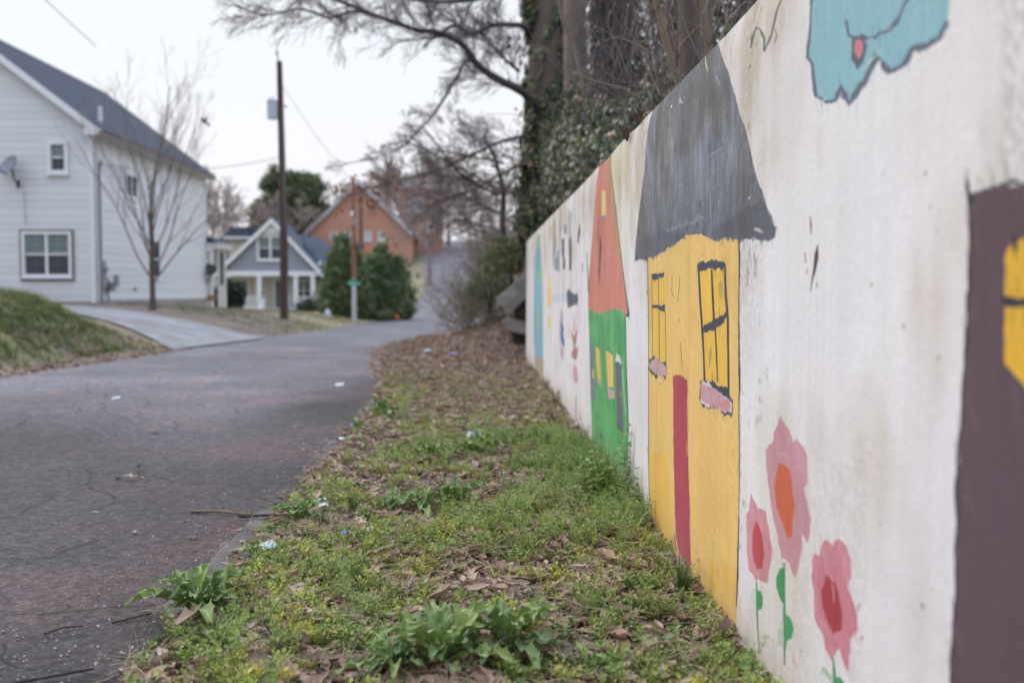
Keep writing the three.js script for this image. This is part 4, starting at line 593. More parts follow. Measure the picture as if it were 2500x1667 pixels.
{ // grey gabled bungalow with a porch
  const b = thing('bungalow', 'small grey gabled bungalow with white porch posts and railing', 'house', [-15.5, -0.35, -75], 0.02);
  const grey = new THREE.MeshStandardMaterial({ color: lin(0.27, 0.3, 0.37), roughness: 0.8, bumpMap: rep(grainBump, 0.25, 3), bumpScale: 0.02 }), cream = mat(0.5, 0.47, 0.38, 0.8), blueRoof = shingle.clone(); blueRoof.color.setRGB(0.1, 0.125, 0.18);
  const brick = new THREE.MeshStandardMaterial({ color: lin(0.17, 0.085, 0.075), map: rep(mottle, 1), roughness: 0.9 });
  const E0 = 3.3, PK = 7.1, HW = 3.55;
  part('gable_wall', prism([[-HW + 0.2, E0], [HW - 0.2, E0], [0.25, PK - 0.25]], -0.2, 0), grey, b);
  part('porch_back_wall', [box(HW * 2 - 0.4, 2.9, 0.2, 0, 1.9, -2.2)], cream, b); for (const s of [-1, 1]) part('side_wall', box(0.2, 3.2, 8, s * (HW - 0.2), 1.7, -6.2), cream, b);
  const roof = new THREE.Group(); roof.name = 'roof'; b.add(roof);
  for (const s of [-1, 1]) {
    part('roof_slope', prism([[0.25, PK + 0.12], [s * (HW + 0.62), E0 - 0.35], [s * (HW + 0.62), E0 - 0.55], [0.25, PK - 0.08]], -7, 0.3), blueRoof, roof);
    part('rake_board', prism([[0.25, PK + 0.1], [s * (HW + 0.62), E0 - 0.37], [s * (HW + 0.5), E0 - 0.62], [0.25, PK - 0.28]], 0.3, 0.36), whiteTrim, roof);
  }
  part('gable_peak_panel', prism([[-0.55, PK - 1.05], [1.05, PK - 1.05], [0.25, PK - 0.2]], 0.02, 0.08), whiteTrim, roof);
  part('cross_roof', [prism([[0.5, E0 - 0.2], [4.2, E0 - 0.35], [2.2, 5.4], [1.2, 5.4]], -6.5, -3)], blueRoof, roof);
  part('hip_roof', (() => { const g = new THREE.BufferGeometry(), p = [[0.3, 3.0, -1.2], [5.4, 2.5, -1.0], [0.9, 6.4, -6], [3.3, 6.0, -6], [5.4, 2.5, -9], [0.3, 3, -9]]; const f = [[0, 1, 3], [0, 3, 2], [1, 4, 3], [4, 5, 2], [4, 2, 3], [0, 2, 5], [0, 5, 4], [0, 4, 1]]; g.setAttribute('position', new THREE.Float32BufferAttribute(f.flat().flatMap((k) => p[k]), 3)); g.setAttribute('uv', new THREE.Float32BufferAttribute(f.flat().flatMap((k) => [p[k][0], p[k][2]]), 2)); g.computeVertexNormals(); return g; })(), blueRoof, roof);
  part('dormer', [box(2.2, 2.4, 1.5, -3.0, 4.9, -6)], cream, roof); part('dormer_roof', [prism([[-4.4, 6.05], [-1.7, 6.05], [-1.9, 6.85], [-4.0, 6.85]], -7, -4.9)], blueRoof, roof); part('dormer_fascia', box(2.8, 0.16, 0.06, -3.05, 6.02, -4.85), whiteTrim, roof);
  part('porch_beam', [box(HW * 2 + 0.5, 0.36, 0.24, 0, E0 - 0.2, 0.02)], whiteTrim, b); part('porch_ceiling', box(HW * 2, 0.06, 2.2, 0, E0 - 0.04, -1.15), whiteTrim, b);
  part('porch_floor', [box(HW * 2 - 0.2, 0.14, 2.3, 0, 0.42, -1.05)], whiteTrim, b); part('porch_base', [box(HW * 2 - 0.3, 0.85, 2.2, 0, -0.08, -1.06)], brick, b);
  for (const x of [-3.05, -0.75, 1.95, 3.2]) part('post', [box(0.3, E0 - 0.6, 0.3, x, 1.72, -0.05), box(0.4, 0.14, 0.4, x, 0.56, -0.05), box(0.4, 0.12, 0.4, x, E0 - 0.43, -0.05)], whiteTrim, b);
  const rail = (x0, x1) => { const l = [box(x1 - x0, 0.09, 0.08, (x0 + x1) / 2, 1.35, -0.05), box(x1 - x0, 0.09, 0.08, (x0 + x1) / 2, 0.6, -0.05)]; for (let x = x0 + 0.07; x < x1; x += 0.13) l.push(box(0.045, 0.7, 0.045, x, 0.97, -0.05)); part('railing', l, whiteTrim, b); };
  rail(-2.9, -0.9); rail(2.1, 3.1);
  for (const [x0, w] of [[-0.35, 0], [1.45, 0]]) { const l = [bar([x0, 1.35, 0.1], [x0, 0.35, 1.9], 0.08, 0.1), bar([x0, 0.62, 0.1], [x0, -0.3, 1.9], 0.08, 0.1)]; for (let k = 0; k < 8; k++) { const t = k / 8; l.push(box(0.045, 0.7, 0.045, x0, 0.98 - t, 0.12 + t * 1.75)); } l.push(box(0.14, 1.0, 0.14, x0, 0.05, 1.95)); part('stair_railing', l, whiteTrim, b); }
  for (let k = 0; k < 4; k++) part('step', box(1.7, 0.19, 0.42, 0.55, 0.35 - k * 0.19, 0.3 + k * 0.4), mat(0.2, 0.16, 0.16, 0.9), b);
  windowOn(b, 0.1, 5.0, 0.0, 1.7, 1.6, { cols: 2, trim: 0.15 }); windowOn(b, -1.1, 1.9, -2.1, 0.55, 1.5, {}); windowOn(b, 0.1 - 2.4, 1.9, -2.1, 0.5, 1.5, {}); windowOn(b, 2.2, 1.8, -2.1, 1.5, 1.5, { cols: 2, trim: 0.12 });
  part('front_door', [box(0.95, 2.1, 0.06, 0.55, 1.5, -2.08)], mat(0.12, 0.12, 0.13, 0.5), b); part('door_frame', [box(0.12, 2.2, 0.08, 0.0, 1.54, -2.06), box(0.12, 2.2, 0.08, 1.1, 1.54, -2.06), box(1.2, 0.1, 0.08, 0.55, 2.69, -2.06)], whiteTrim, b);
  part('skylight', box(0.5, 0.06, 0.5, 3.6, 3.85, -1.9, 0.5, 0, -0.6), mat(0.4, 0.45, 0.5, 0.2), b);
}
{ // brick church-like building behind, its taller wing, a pale lean-to and a grey house
  const bk = new THREE.MeshStandardMaterial({ color: lin(0.53, 0.275, 0.2), bumpMap: rep(grainBump, 0.6, 3), bumpScale: 0.02, roughness: 0.9 });
  const c = thing('brick_hall', 'orange brick building with a wide steep gable behind the bungalow', 'building', [-13.5, 1.2, -115], 0.01);
  const HW = 5.7, E0 = 7.3, PK = 12.7;
  part('gable_wall', prism([[-HW, -1], [HW, -1], [HW, E0], [0, PK], [-HW, E0]], -18, 0), bk, c);
  const roof = new THREE.Group(); roof.name = 'roof'; c.add(roof);
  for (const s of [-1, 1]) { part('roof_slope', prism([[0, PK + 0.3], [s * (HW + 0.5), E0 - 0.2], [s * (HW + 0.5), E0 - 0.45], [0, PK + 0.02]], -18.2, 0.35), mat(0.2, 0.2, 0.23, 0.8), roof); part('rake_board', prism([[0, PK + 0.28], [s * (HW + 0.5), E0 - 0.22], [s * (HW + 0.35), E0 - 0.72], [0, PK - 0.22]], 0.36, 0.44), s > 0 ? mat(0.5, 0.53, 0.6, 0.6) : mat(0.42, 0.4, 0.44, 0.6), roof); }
  for (const x of [-2.9, -1.3, 1.0, 2.55]) windowOn(c, x, 6.55, 0.0, 0.62, 0.85, { rows: 1, trim: 0.1, dark: mat(0.5, 0.55, 0.57, 0.2) });
  part('drain_pipe', rod([0.2, 5.5, 0.1], [0.2, PK - 0.4, 0.1], 0.14), mat(0.12, 0.09, 0.1, 0.7), c);
  const w = thing('brick_annex', 'brown brick annex with pale window right of the steep brick gable', 'building', [-7.2, 1.4, -126], 0);
  part('wall', box(5.2, 15, 10, 0, 5.6, -5), new THREE.MeshStandardMaterial({ color: lin(0.5, 0.27, 0.2), map: rep(mottle, 0.3), roughness: 0.9 }), w); part('parapet', box(5.5, 0.4, 10.3, 0, 13.2, -5), mat(0.45, 0.43, 0.42, 0.8), w);
  windowOn(w, -0.5, 10.9, 0, 1.5, 1.5, { cols: 2, trim: 0.14, dark: mat(0.3, 0.35, 0.45, 0.2), blind: mat(0.35, 0.4, 0.5, 0.2) }); windowOn(w, 1.4, 8.2, 0, 0.6, 0.9, { rows: 1, trim: 0.12 });
  const s = thing('pale_shed', 'white flat roofed lean-to between the bungalow and the brick gable', 'shed', [-13.9, 0.6, -92], 0);
  part('wall', box(3.6, 2.4, 3, 0, 1.4, -1.5), mat(0.32, 0.29, 0.26, 0.8), s); part('roof', prism([[-2.1, 3.3], [1.9, 2.55], [1.9, 2.4], [-2.1, 3.0]], -3.2, 0.3), mat(0.72, 0.72, 0.72, 0.6), s); windowOn(s, 0.9, 1.7, 0, 0.7, 0.9, {});
  const h = thing('brown_house', 'dim brown house with white window trim just left of the bungalow', 'house', [-23.1, -0.3, -92], 0.1);
  part('wall', prism([[-2.4, -0.5], [2.4, -0.5], [2.4, 4.2], [0.2, 6.8], [-2.4, 4.2]], -8, 0), mat(0.22, 0.19, 0.18, 0.85), h); part('roof', [prism([[0.2, 7.1], [2.9, 3.9], [2.9, 3.7], [0.2, 6.8]], -8.2, 0.2), prism([[0.2, 7.1], [-2.9, 3.9], [-2.9, 3.7], [0.2, 6.8]], -8.2, 0.2)], mat(0.17, 0.13, 0.13, 0.85), h); part('porch_roof', prism([[-2.6, 3.3], [2.6, 3.3], [2.6, 3.1], [-2.6, 3.0]], 0, 1.4), whiteTrim, h); for (const x of [2.1, -0.6]) part('porch_post', box(0.16, 3.2, 0.16, x, 1.5, 1.2), whiteTrim, h); windowOn(h, 1.0, 1.7, 0, 0.8, 1.3, {}); windowOn(h, -0.9, 1.7, 0, 0.8, 1.3, {});
}
// ---------------------------------------------------------------- street furniture
{
  const wood = new THREE.MeshStandardMaterial({ color: lin(0.078, 0.048, 0.04), roughness: 0.9, bumpMap: rep(barkBump, 2, 0.4), bumpScale: 0.02 });
  const p = thing('utility_pole', 'tall dark brown wooden utility pole with a grey transformer can near its top', 'utility pole', [-7.02, 0.06, -36.5]);
  part('pole', tube([V(0, -0.3, 0), V(0.01, 3, 0), V(-0.03, 6.5, 0), V(-0.08, 9.55, 0)], [0.16, 0.145, 0.12, 0.1], 12), wood, p);
  part('insulator', [rod([-0.1, 9.5, 0], [-0.16, 9.85, 0], 0.025), rod([-0.16, 9.8, 0], [-0.17, 9.95, 0], 0.05, 0.035, 10)], mat(0.25, 0.26, 0.28, 0.4), p);
  part('transformer', [new THREE.CylinderGeometry(0.2, 0.19, 0.62, 18).translate(-0.33, 7.8, 0.05), new THREE.CylinderGeometry(0.215, 0.215, 0.04, 18).translate(-0.33, 8.12, 0.05), rod([-0.33, 8.14, 0.05], [-0.31, 8.3, 0.05], 0.03), rod([-0.42, 8.14, 0.1], [-0.42, 8.26, 0.1], 0.025)], mat(0.45, 0.5, 0.6, 0.35), p);
  part('bracket', [box(0.25, 0.05, 0.1, -0.16, 8.0, 0.02), box(0.25, 0.05, 0.1, -0.16, 7.62, 0.02), box(0.2, 0.04, 0.06, 0.1, 7.95, 0.05), rod([-0.1, 8.7, 0.08], [-0.12, 9.2, 0.08], 0.04)], blackMetal, p);
  part('ground_wire', rod([0.14, 0.1, 0.08], [0.02, 8, 0.12], 0.012), greyMetal, p);
  const q = thing('utility_pole', 'slender rust brown pole standing in front of the evergreens above the street sign', 'utility pole', [-5.2, -0.02, -42.3]);
  part('pole', tube([V(0, 1.6, 0), V(0, 3.5, 0), V(0, 6.2, 0)], [0.1, 0.09, 0.075], 10), mat(0.26, 0.115, 0.075, 0.85), q); part('sleeve', rod([0, -0.2, 0], [0, 1.7, 0], 0.105, 0.1, 12), mat(0.42, 0.4, 0.42, 0.7), q);
  part('crossarm', [rod([0, 3.3, 0.05], [0.42, 3.26, 0.05], 0.045), rbox(0.3, 0.1, 0.1, 0.02, 0.3, 3.25, 0.06)], blackMetal, q); part('insulator', rod([-0.05, 4.55, 0.1], [-0.05, 4.75, 0.1], 0.07, 0.06, 10), whiteTrim, q); part('bracket', rbox(0.14, 0.3, 0.14, 0.02, 0.02, 4.3, 0.08), greyMetal, q);
  const s = thing('street_sign', 'green street name sign on a pale metal post at the corner', 'street sign', [-5.12, 0, -41.5]);
  part('post', rod([0, -0.1, 0], [0, 1.62, 0], 0.055, 0.055, 10), mat(0.6, 0.6, 0.63, 0.4, { metalness: 0.3 }), s); part('sign_plate', rbox(0.5, 0.17, 0.02, 0.008, 0.02, 1.7, 0.02), mat(0.05, 0.36, 0.25, 0.5), s); part('cross_plate', rbox(0.02, 0.13, 0.46, 0.008, 0.0, 1.85, 0.02), mat(0.05, 0.36, 0.25, 0.5), s); part('bracket', rod([0, 1.58, 0], [0, 1.95, 0], 0.03, 0.03, 8), mat(0.15, 0.4, 0.33, 0.5), s);
  part('letter_bar', [-0.17, -0.12, -0.07, -0.01, 0.05, 0.1, 0.17].map((x, k) => box(0.028, 0.05 + 0.015 * (k % 2), 0.004, 0.02 + x, 1.7, 0.032)), mat(0.6, 0.75, 0.7, 0.5), s);
  const hy = thing('fire_hydrant', 'small silver white fire hydrant on the tan lawn left of the evergreens', 'hydrant', [-6.43, 0, -43]);
  part('barrel', new THREE.LatheGeometry([[0, -0.05], [0.16, -0.05], [0.16, 0.03], [0.11, 0.05], [0.105, 0.4], [0.13, 0.42], [0.13, 0.46], [0.1, 0.5], [0.06, 0.56], [0.03, 0.58], [0.03, 0.63], [0, 0.63]].map((a) => new THREE.Vector2(...a)), 18), mat(0.6, 0.6, 0.63, 0.4), hy); part('nozzle', [rod([-0.19, 0.33, 0], [0.19, 0.33, 0], 0.05, 0.05, 12), rod([0, 0.3, 0], [0, 0.3, 0.19], 0.065, 0.065, 12)], mat(0.55, 0.55, 0.6, 0.4), hy);
  // wires
  const wire = (a, b, sag, r, label) => { const pts = []; for (let k = 0; k <= 16; k++) { const t = k / 16; pts.push(V(lerp(a[0], b[0], t), lerp(a[1], b[1], t) - sag * 4 * t * (1 - t), lerp(a[2], b[2], t))); } single('power_line', tube(pts, pts.map(() => r), 5), mat(0.25, 0.26, 0.3, 0.6), label, 'wire'); };
  wire([-14.9, 11.6, -34], [-13.6, 10.1, -36.5], 0.03, 0.016, 'faint overhead wire slanting down across the sky to the top of the house tree');
  wire([-7.1, 8.9, -36.5], [-5.2, 5.9, -42.3], 0.15, 0.01, 'thin wire from the tall pole to the slender rust brown pole');
  wire([-7.1, 6.2, -36.5], [-12.9, 5.7, -35.0], 0.3, 0.012, 'service wire from the tall pole to the corner of the white house');
  // a bird against the sky
  const bd = thing('bird', 'small dark bird flying in the pale sky left of the pole', 'bird', [-8.06, 6.36, -30], 0.5), bm = mat(0.03, 0.033, 0.045, 0.8);
  const body = new THREE.SphereGeometry(0.045, 12, 8); body.scale(2.1, 1, 1); const head = new THREE.SphereGeometry(0.03, 10, 8).translate(-0.1, 0.02, 0), beak = new THREE.ConeGeometry(0.01, 0.035, 6).rotateZ(1.57).translate(-0.14, 0.015, 0), tail = prism([[0.07, -0.01], [0.2, -0.05], [0.19, 0.01], [0.07, 0.02]], -0.02, 0.02);
  part('body', [body, head, beak, tail].map((g) => { g.rotateZ(-0.55); return g; }), bm, bd);
  for (const k of [-1, 1]) { const g = prism([[-0.05, 0], [0.05, 0], [0.075, 0.1], [0.09, 0.19], [0.02, 0.12]], -0.006, 0.006); g.rotateX(k * 0.75); part('wing', g, bm, bd); }
}
// ---------------------------------------------------------------- trees and shrubs
const bark = (r, g, b) => new THREE.MeshStandardMaterial({ color: lin(r, g, b), roughness: 0.92, bumpMap: rep(barkBump, 3, 0.6), bumpScale: 0.02 });
const leafMat = (r, g, b, rough = 0.55, tr = 0.35) => new THREE.MeshPhysicalMaterial({ color: lin(r, g, b), roughness: rough, transmission: tr, thickness: 0, side: THREE.DoubleSide });
function scatter(name, parent, geo, material, spots, kind) {       // spots: {p, q(uaternion), s, c}
  const im = new THREE.InstancedMesh(geo, material, spots.length), m = new THREE.Matrix4(), sc = V(1, 1, 1);
  spots.forEach((o, i) => { m.compose(o.p, o.q, Array.isArray(o.s) ? sc.set(...o.s) : sc.setScalar(o.s)); im.setMatrixAt(i, m); if (o.c) im.setColorAt(i, o.c); });
  im.name = name; im.castShadow = im.receiveShadow = true; if (kind) im.userData.kind = kind; parent.add(im); return im;
}
const turned = (R, tilt = 0.6) => new THREE.Quaternion().setFromEuler(new THREE.Euler((R() - 0.5) * 2 * tilt, R() * 6.2832, (R() - 0.5) * 2 * tilt, 'YXZ'));
const anyTurn = (R) => new THREE.Quaternion().setFromEuler(new THREE.Euler(R() * 6.28, R() * 6.28, R() * 6.28));
function leafGeo(len, wid, fold, curl, n = 3, shape = (t) => Math.sin(Math.PI * Math.pow(t, 0.8))) {   // lies along +z, midrib at x = 0
  const pos = [], uv = [], idx = [];
  for (let i = 0; i <= n; i++) { const t = i / n, w = Math.max(0.02, shape(t)) * wid / 2, y = curl * t * t * len; pos.push(-w, y + fold * w, t * len, 0, y, t * len, w, y + fold * w, t * len); uv.push(0, t, 0.5, t, 1, t); }
  for (let i = 0; i < n; i++) for (let k = 0; k < 2; k++) { const a = i * 3 + k, b = a + 3; idx.push(a, b, a + 1, a + 1, b, b + 1); }
  const g = new THREE.BufferGeometry(); g.setAttribute('position', new THREE.Float32BufferAttribute(pos, 3)); g.setAttribute('uv', new THREE.Float32BufferAttribute(uv, 2)); g.setIndex(idx); g.computeVertexNormals(); return g;
}
const pv = (l) => l.map((a) => V(...a));
// bare street tree in front of the white house
{
  const R = rng(21), t = thing('bare_tree', 'young bare tree with upswept branches in front of the white clapboard house', 'tree', [-10.15, 0.82, -31.5]), out = { tubes: [], twigs: new Twigs() };
  const o = { step: 0.22, wander: 0.085, lift: [0.035, 0.08, 0.06, 0.03, 0.02], levels: 4, kids: [5, 4, 3], start: [0.2, 0.2, 0.25], angle: [0.5, 0.55, 0.6], ratio: [0.5, 0.5, 0.5], taper: 0.3, thin: 0.6, rmin: 0.0036, thick: 0.012 };
  part('trunk', tube(pv([[0, -0.2, 0], [0.0, 0.05, 0], [0.01, 0.4, 0], [0, 1.2, 0], [0.02, 2.0, 0], [-0.02, 3.0, 0]]), [0.15, 0.115, 0.085, 0.08, 0.075, 0.06], 10), bark(0.11, 0.085, 0.07), t);
  const limbs = []; for (let k = 0; k < 12; k++) { const a = k * 2.4 + R(), h = 0.75 + (k / 12) * 2.2, tilt = lerp(0.75, 0.28, k / 12) * (0.75 + 0.4 * R()); limbs.push([V(0, h, 0), V(Math.cos(a) * Math.sin(tilt), Math.cos(tilt), Math.sin(a) * Math.sin(tilt) * 0.8), lerp(2.9, 4.6, R()), lerp(0.032, 0.024, k / 12)]); }
  for (const [p, d, l, r] of limbs) shoot(out, R, p, d, l * (0.85 + 0.3 * d.y), r, 0, o);
  shoot(out, R, V(-0.02, 2.9, 0), V(0.05, 1, 0), 4.0, 0.055, 0, o);
  part('limb', out.tubes, bark(0.2, 0.165, 0.15), t); part('crown', out.twigs.build(), mat(0.3, 0.25, 0.235, 0.9), t);
}
// distant bare trees: each its own trunk and crown
function bareTree(seed, x, d, h, spread, col, label, lean = 0, group, name = 'bare_tree', dens = 1) {
  const R = rng(seed), y = ground(x, d) - 0.1, t = thing(name, label, 'tree', [x, y, -d], 0, group), out = { tubes: [], twigs: new Twigs() };
  const o = { step: h / 16, wander: 0.16, lift: [0.03, 0.02, 0.02, 0, 0], levels: 4, kids: [6 * dens, 6 * dens, 5], start: [0.25, 0.2, 0.15], angle: [0.75, 0.75, 0.8], ratio: [0.5, 0.5, 0.45], taper: 0.35, thin: 0.6, rmin: 0.0003 * d, thick: 0.03 };
  const th = h * 0.4, tp = [V(0, -0.3, 0), V(0.03, th * 0.3, 0), V(lean * th * 0.6, th * 0.7, 0.1), V(lean * th, th, 0)], r = h * 0.016;
  part('trunk', tube(tp, [r * 1.5, r * 1.1, r, r * 0.85], 8), bark(col[0] * 0.7, col[1] * 0.7, col[2] * 0.7), t);
  for (let k = 0; k < 8; k++) { const a = k * 2.4 + R(), tilt = (0.25 + 0.75 * R()) * spread, q = k < 2 ? 1 : 0.55 + 0.45 * R(); shoot(out, R, tp[2].clone().lerp(tp[3], q), V(Math.cos(a) * Math.sin(tilt), Math.cos(tilt), Math.sin(a) * Math.sin(tilt)), h * 0.6 * (0.75 + 0.35 * R()), r * 0.6, 0, o); }
  if (out.tubes.length) part('limb', out.tubes, bark(col[0] * 0.85, col[1] * 0.85, col[2] * 0.85), t);
  part('crown', out.twigs.build(), mat(...col, 0.95), t); return t;
}
const TW = [0.36, 0.29, 0.275], TW2 = [0.31, 0.25, 0.24];
bareTree(31, -25.5, 98, 11, 0.9, TW, 'brown bare tree rising between the white house and the bungalow');
bareTree(32, -29.5, 105, 13, 0.8, TW2, 'bare tree whose top shows just past the white house eave');
bareTree(33, -22.5, 112, 10, 0.9, TW, 'bare tree standing right behind the dim brown house');
bareTree(34, -10.5, 139, 13, 1.0, TW, 'broad bare tree behind the peak of the brick gable', 0, null, 'bare_tree', 1.1);
bareTree(35, -4.0, 140, 12.5, 1.0, TW2, 'broad bare tree behind the brown brick annex', 0, null, 'bare_tree', 1.1);
bareTree(36, -4.2, 88, 9.5, 1.05, TW, 'bare tree with low spreading crown over the rising road, left side');
bareTree(37, 1.8, 100, 9.5, 1.1, TW2, 'bare tree on the right side of the rising road far off');
bareTree(38, 2.4, 62, 6, 1.0, TW2, 'bare grey tree on the bank before the rising road', -0.12);
bareTree(39, -15.5, 150, 15, 1.0, TW, 'far bare tree between the round green tree and the brick gable');
bareTree(40, 5.5, 125, 9, 1.0, TW, 'far bare tree at the crest of the rising road');
bareTree(47, -1.2, 145, 9, 1.0, TW, 'far bare tree at the end of the rising road');
// thin dark tree standing on the bank beyond the wall end
{
  const R = rng(52), y = 1.1, t = thing('thin_tree', 'thin dark tree trunk on the bank just beyond the wall end', 'tree', [0.77, y, -28]), out = { tubes: [], twigs: new Twigs() };
  part('trunk', tube(pv([[0, -0.4, 0], [0.02, 1, 0], [-0.05, 2.2, 0], [-0.02, 3.1, 0], [-0.25, 3.9, 0.1], [-0.6, 4.6, 0.1]]), [0.12, 0.1, 0.09, 0.075, 0.05, 0.03], 9), bark(0.055, 0.05, 0.048), t);
  const o = { step: 0.25, wander: 0.13, lift: [0.03, 0, 0, 0], levels: 4, kids: [7, 6, 4], start: [0.15, 0.15, 0.2], angle: [0.6, 0.7, 0.7], ratio: [0.5, 0.5, 0.5], taper: 0.25, thin: 0.6, rmin: 0.007, thick: 0.016 };
  for (const [h, dx, dy, l, r] of [[2.4, -1, 0.5, 2.6, 0.04], [2.9, -0.9, 0.75, 2.8, 0.04], [3.0, 0.8, 0.7, 1.8, 0.035], [1.9, -1, 0.25, 2.4, 0.03], [3.8, -1, 0.4, 2.8, 0.035], [1.6, -1, 0.12, 2.2, 0.026], [3.3, -0.7, 1, 2, 0.03], [2.2, 0.9, 0.5, 1.2, 0.03]]) shoot(out, R, V(-0.03, h, 0), V(dx, dy, (R() - 0.5) * 1.2), l, r, 0, o);
  part('limb', out.tubes, bark(0.07, 0.06, 0.058), t); part('crown', out.twigs.build(), mat(0.12, 0.1, 0.095, 0.9), t);
}
// leafy crowns made of leaf sprays filling a volume
function leafyCrown(R, n, inside, size, cols, upright = 0) {
  const spots = []; let guard = 0;
  while (spots.length < n && guard++ < n * 30) { const p = inside(R); if (!p) continue; const c = cols[Math.floor(R() * cols.length)], k = 0.7 + 0.6 * R(); spots.push({ p, q: upright ? turned(R, 0.7) : anyTurn(R), s: size * (0.6 + 0.8 * R()), c: lin(c[0] * k, c[1] * k, c[2] * k) }); }
  return spots;
}
const spray = (() => { const R = rng(3), l = []; for (let k = 0; k < 7; k++) { const g = leafGeo(0.5, 0.17, 0.3, (R() - 0.5) * 0.5, 2); g.rotateX((R() - 0.5) * 1.4 - 0.3); g.rotateY(k * 0.9 + R()); g.translate((R() - 0.5) * 0.3, (R() - 0.5) * 0.3, (R() - 0.5) * 0.3); l.push(g); } return merge(l); })();
const needleSpray = (() => { const R = rng(4), l = []; for (let k = 0; k < 11; k++) { const g = leafGeo(0.55, 0.07, 0.2, 0.1 * R(), 2); g.rotateX(-0.6 - R() * 0.7); g.rotateY(R() * 6.28); l.push(g); } return merge(l); })();
function evergreen(x, d, y, w, h, seed, label, cols, lump) {
  const R = rng(seed), t = thing('evergreen', label, 'evergreen tree', [x, y, -d]);
  part('trunk', rod([0, -0.2, 0], [0, h * 0.7, 0], 0.12, 0.04, 8), bark(0.08, 0.06, 0.05), t);
  const prof = (f) => Math.pow(1 - f, 0.45) * sstep(-0.22, 0.25, f);
  const leads = [[0, 0, 1, 0.6]]; for (let k = 0; k < 9; k++) { const a = k * 2.4 + R(), q = 0.12 + 0.25 * R(); leads.push([Math.cos(a) * q * w, Math.sin(a) * q * w, 0.5 + 0.38 * R(), 0.34 + 0.2 * R()]); }
  const spots = leafyCrown(R, 5600, (Q) => { const ld = leads[Math.floor(Q() * leads.length)], f = Math.pow(Q(), 1.1), a = Q() * 6.2832, bump = 0.5 + 0.95 * fbm(Math.cos(a) * 1.9 + seed + ld[0] * 3, f * 6 * lump + Math.sin(a) * 1.9, 3), stray = Q() < 0.06 ? 1.35 : 1, r = prof(f) * (w / 2) * ld[3] * 1.25 * bump * stray * Math.sqrt(0.35 + 0.65 * Q()); return V(ld[0] * (1 - 0.3 * f) + Math.cos(a) * r, f * h * ld[2] * stray ** 0.5 + 0.05, ld[1] * (1 - 0.3 * f) + Math.sin(a) * r); }, 0.5, cols, 1);
  scatter('crown', t, needleSpray, leafMat(1, 1, 1, 0.8, 0.3), spots, 'stuff'); return t;
}
const EG = [[0.15, 0.225, 0.11], [0.19, 0.27, 0.12], [0.11, 0.175, 0.095], [0.25, 0.29, 0.13]];
evergreen(-6.2, 46, -0.06, 2.9, 3.85, 61, 'taller dark green bushy evergreen behind the street sign', EG, 1);
evergreen(-4.55, 47.5, -0.05, 3.2, 3.45, 62, 'shorter dark evergreen nearer the road, right of the street sign', EG, 1);
function bush(name, x, d, y, w, h, seed, label, cols, n, size) {
  const R = rng(seed), t = thing(name, label, 'shrub', [x, y, -d]);
  part('stem', [rod([0, -0.1, 0], [0.05, h * 0.6, 0], 0.04, 0.015, 6), rod([0, -0.1, 0], [-0.1, h * 0.5, 0.1], 0.03, 0.012, 6)], bark(0.08, 0.06, 0.05), t);
  scatter('crown', t, spray, leafMat(1, 1, 1, 0.55, 0.3), leafyCrown(R, n, (Q) => { const u = randDir(Q), r = Math.pow(Q(), 0.3) * (0.85 + 0.3 * fbm(u.x * 3 + seed, u.y * 3 + u.z, 2)); return u.y < -0.75 ? null : V(u.x * r * w / 2, h * 0.5 + u.y * r * h / 2, u.z * r * w / 2); }, size, cols), 'stuff'); return t;
}
bush('round_shrub', -13.6, 55, 0.16, 1.75, 1.9, 63, 'round clipped dark green shrub beside the white house porch', [[0.022, 0.042, 0.028], [0.03, 0.055, 0.034], [0.016, 0.032, 0.022]], 1500, 0.32);
bush('low_shrub', -11.9, 73, -0.35, 2.6, 1.2, 64, 'low dark shrub in front of the bungalow porch', [[0.03, 0.045, 0.03], [0.04, 0.055, 0.03]], 700, 0.3);
bush('small_shrub', -4.1, 45.2, 0, 0.9, 0.5, 65, 'low yellowish green shrub at the foot of the shorter evergreen', [[0.14, 0.16, 0.05], [0.1, 0.13, 0.045]], 260, 0.18);
{
  const R = rng(66), t = thing('magnolia', 'rounded dark green broadleaf tree behind the bungalow roof', 'tree', [-24.9, 2.2, -135]);
  part('trunk', tube(pv([[0, -0.3, 0], [0, 3, 0], [0.3, 6, 0]]), [0.4, 0.3, 0.15], 8), bark(0.08, 0.065, 0.055), t);
  const blobs = [[0.5, 8.6, 0, 3.6], [-2.0, 7.2, 0.5, 2.6], [2.3, 6.8, 0.4, 2.6], [-0.8, 10.4, 0, 2.2], [1.4, 10.2, 0, 2.0], [-2.9, 5.2, 0, 1.7], [2.9, 5, 0, 1.8], [0, 5.5, 0.6, 2.8]];
  scatter('crown', t, spray, leafMat(1, 1, 1, 0.5, 0.3), leafyCrown(R, 6500, (Q) => { const b = blobs[Math.floor(Q() * blobs.length)].map((v) => v * 1.3), u = randDir(Q), r = b[3] * 0.92 * Math.pow(Q(), 0.28) * (0.6 + 0.75 * fbm(u.x * 4 + b[0], u.y * 4 + u.z * 3, 2)); return fbm(b[0] + u.x * 5, u.y * 5 + b[1], 3) < 0.36 ? null : V(b[0] + u.x * r, b[1] + u.y * r * 0.8, b[2] + u.z * r); }, 1.15, [[0.045, 0.065, 0.03], [0.075, 0.085, 0.035], [0.035, 0.05, 0.027], [0.095, 0.1, 0.04]].map((c) => c.map((v) => v * 2.1))), 'stuff');
}
single('orange_ball', new THREE.SphereGeometry(0.14, 16, 12).translate(-3.7, 0.2, -45.4), mat(0.7, 0.12, 0.04, 0.5), 'small orange ball on the grass at the foot of the evergreens', 'ball');

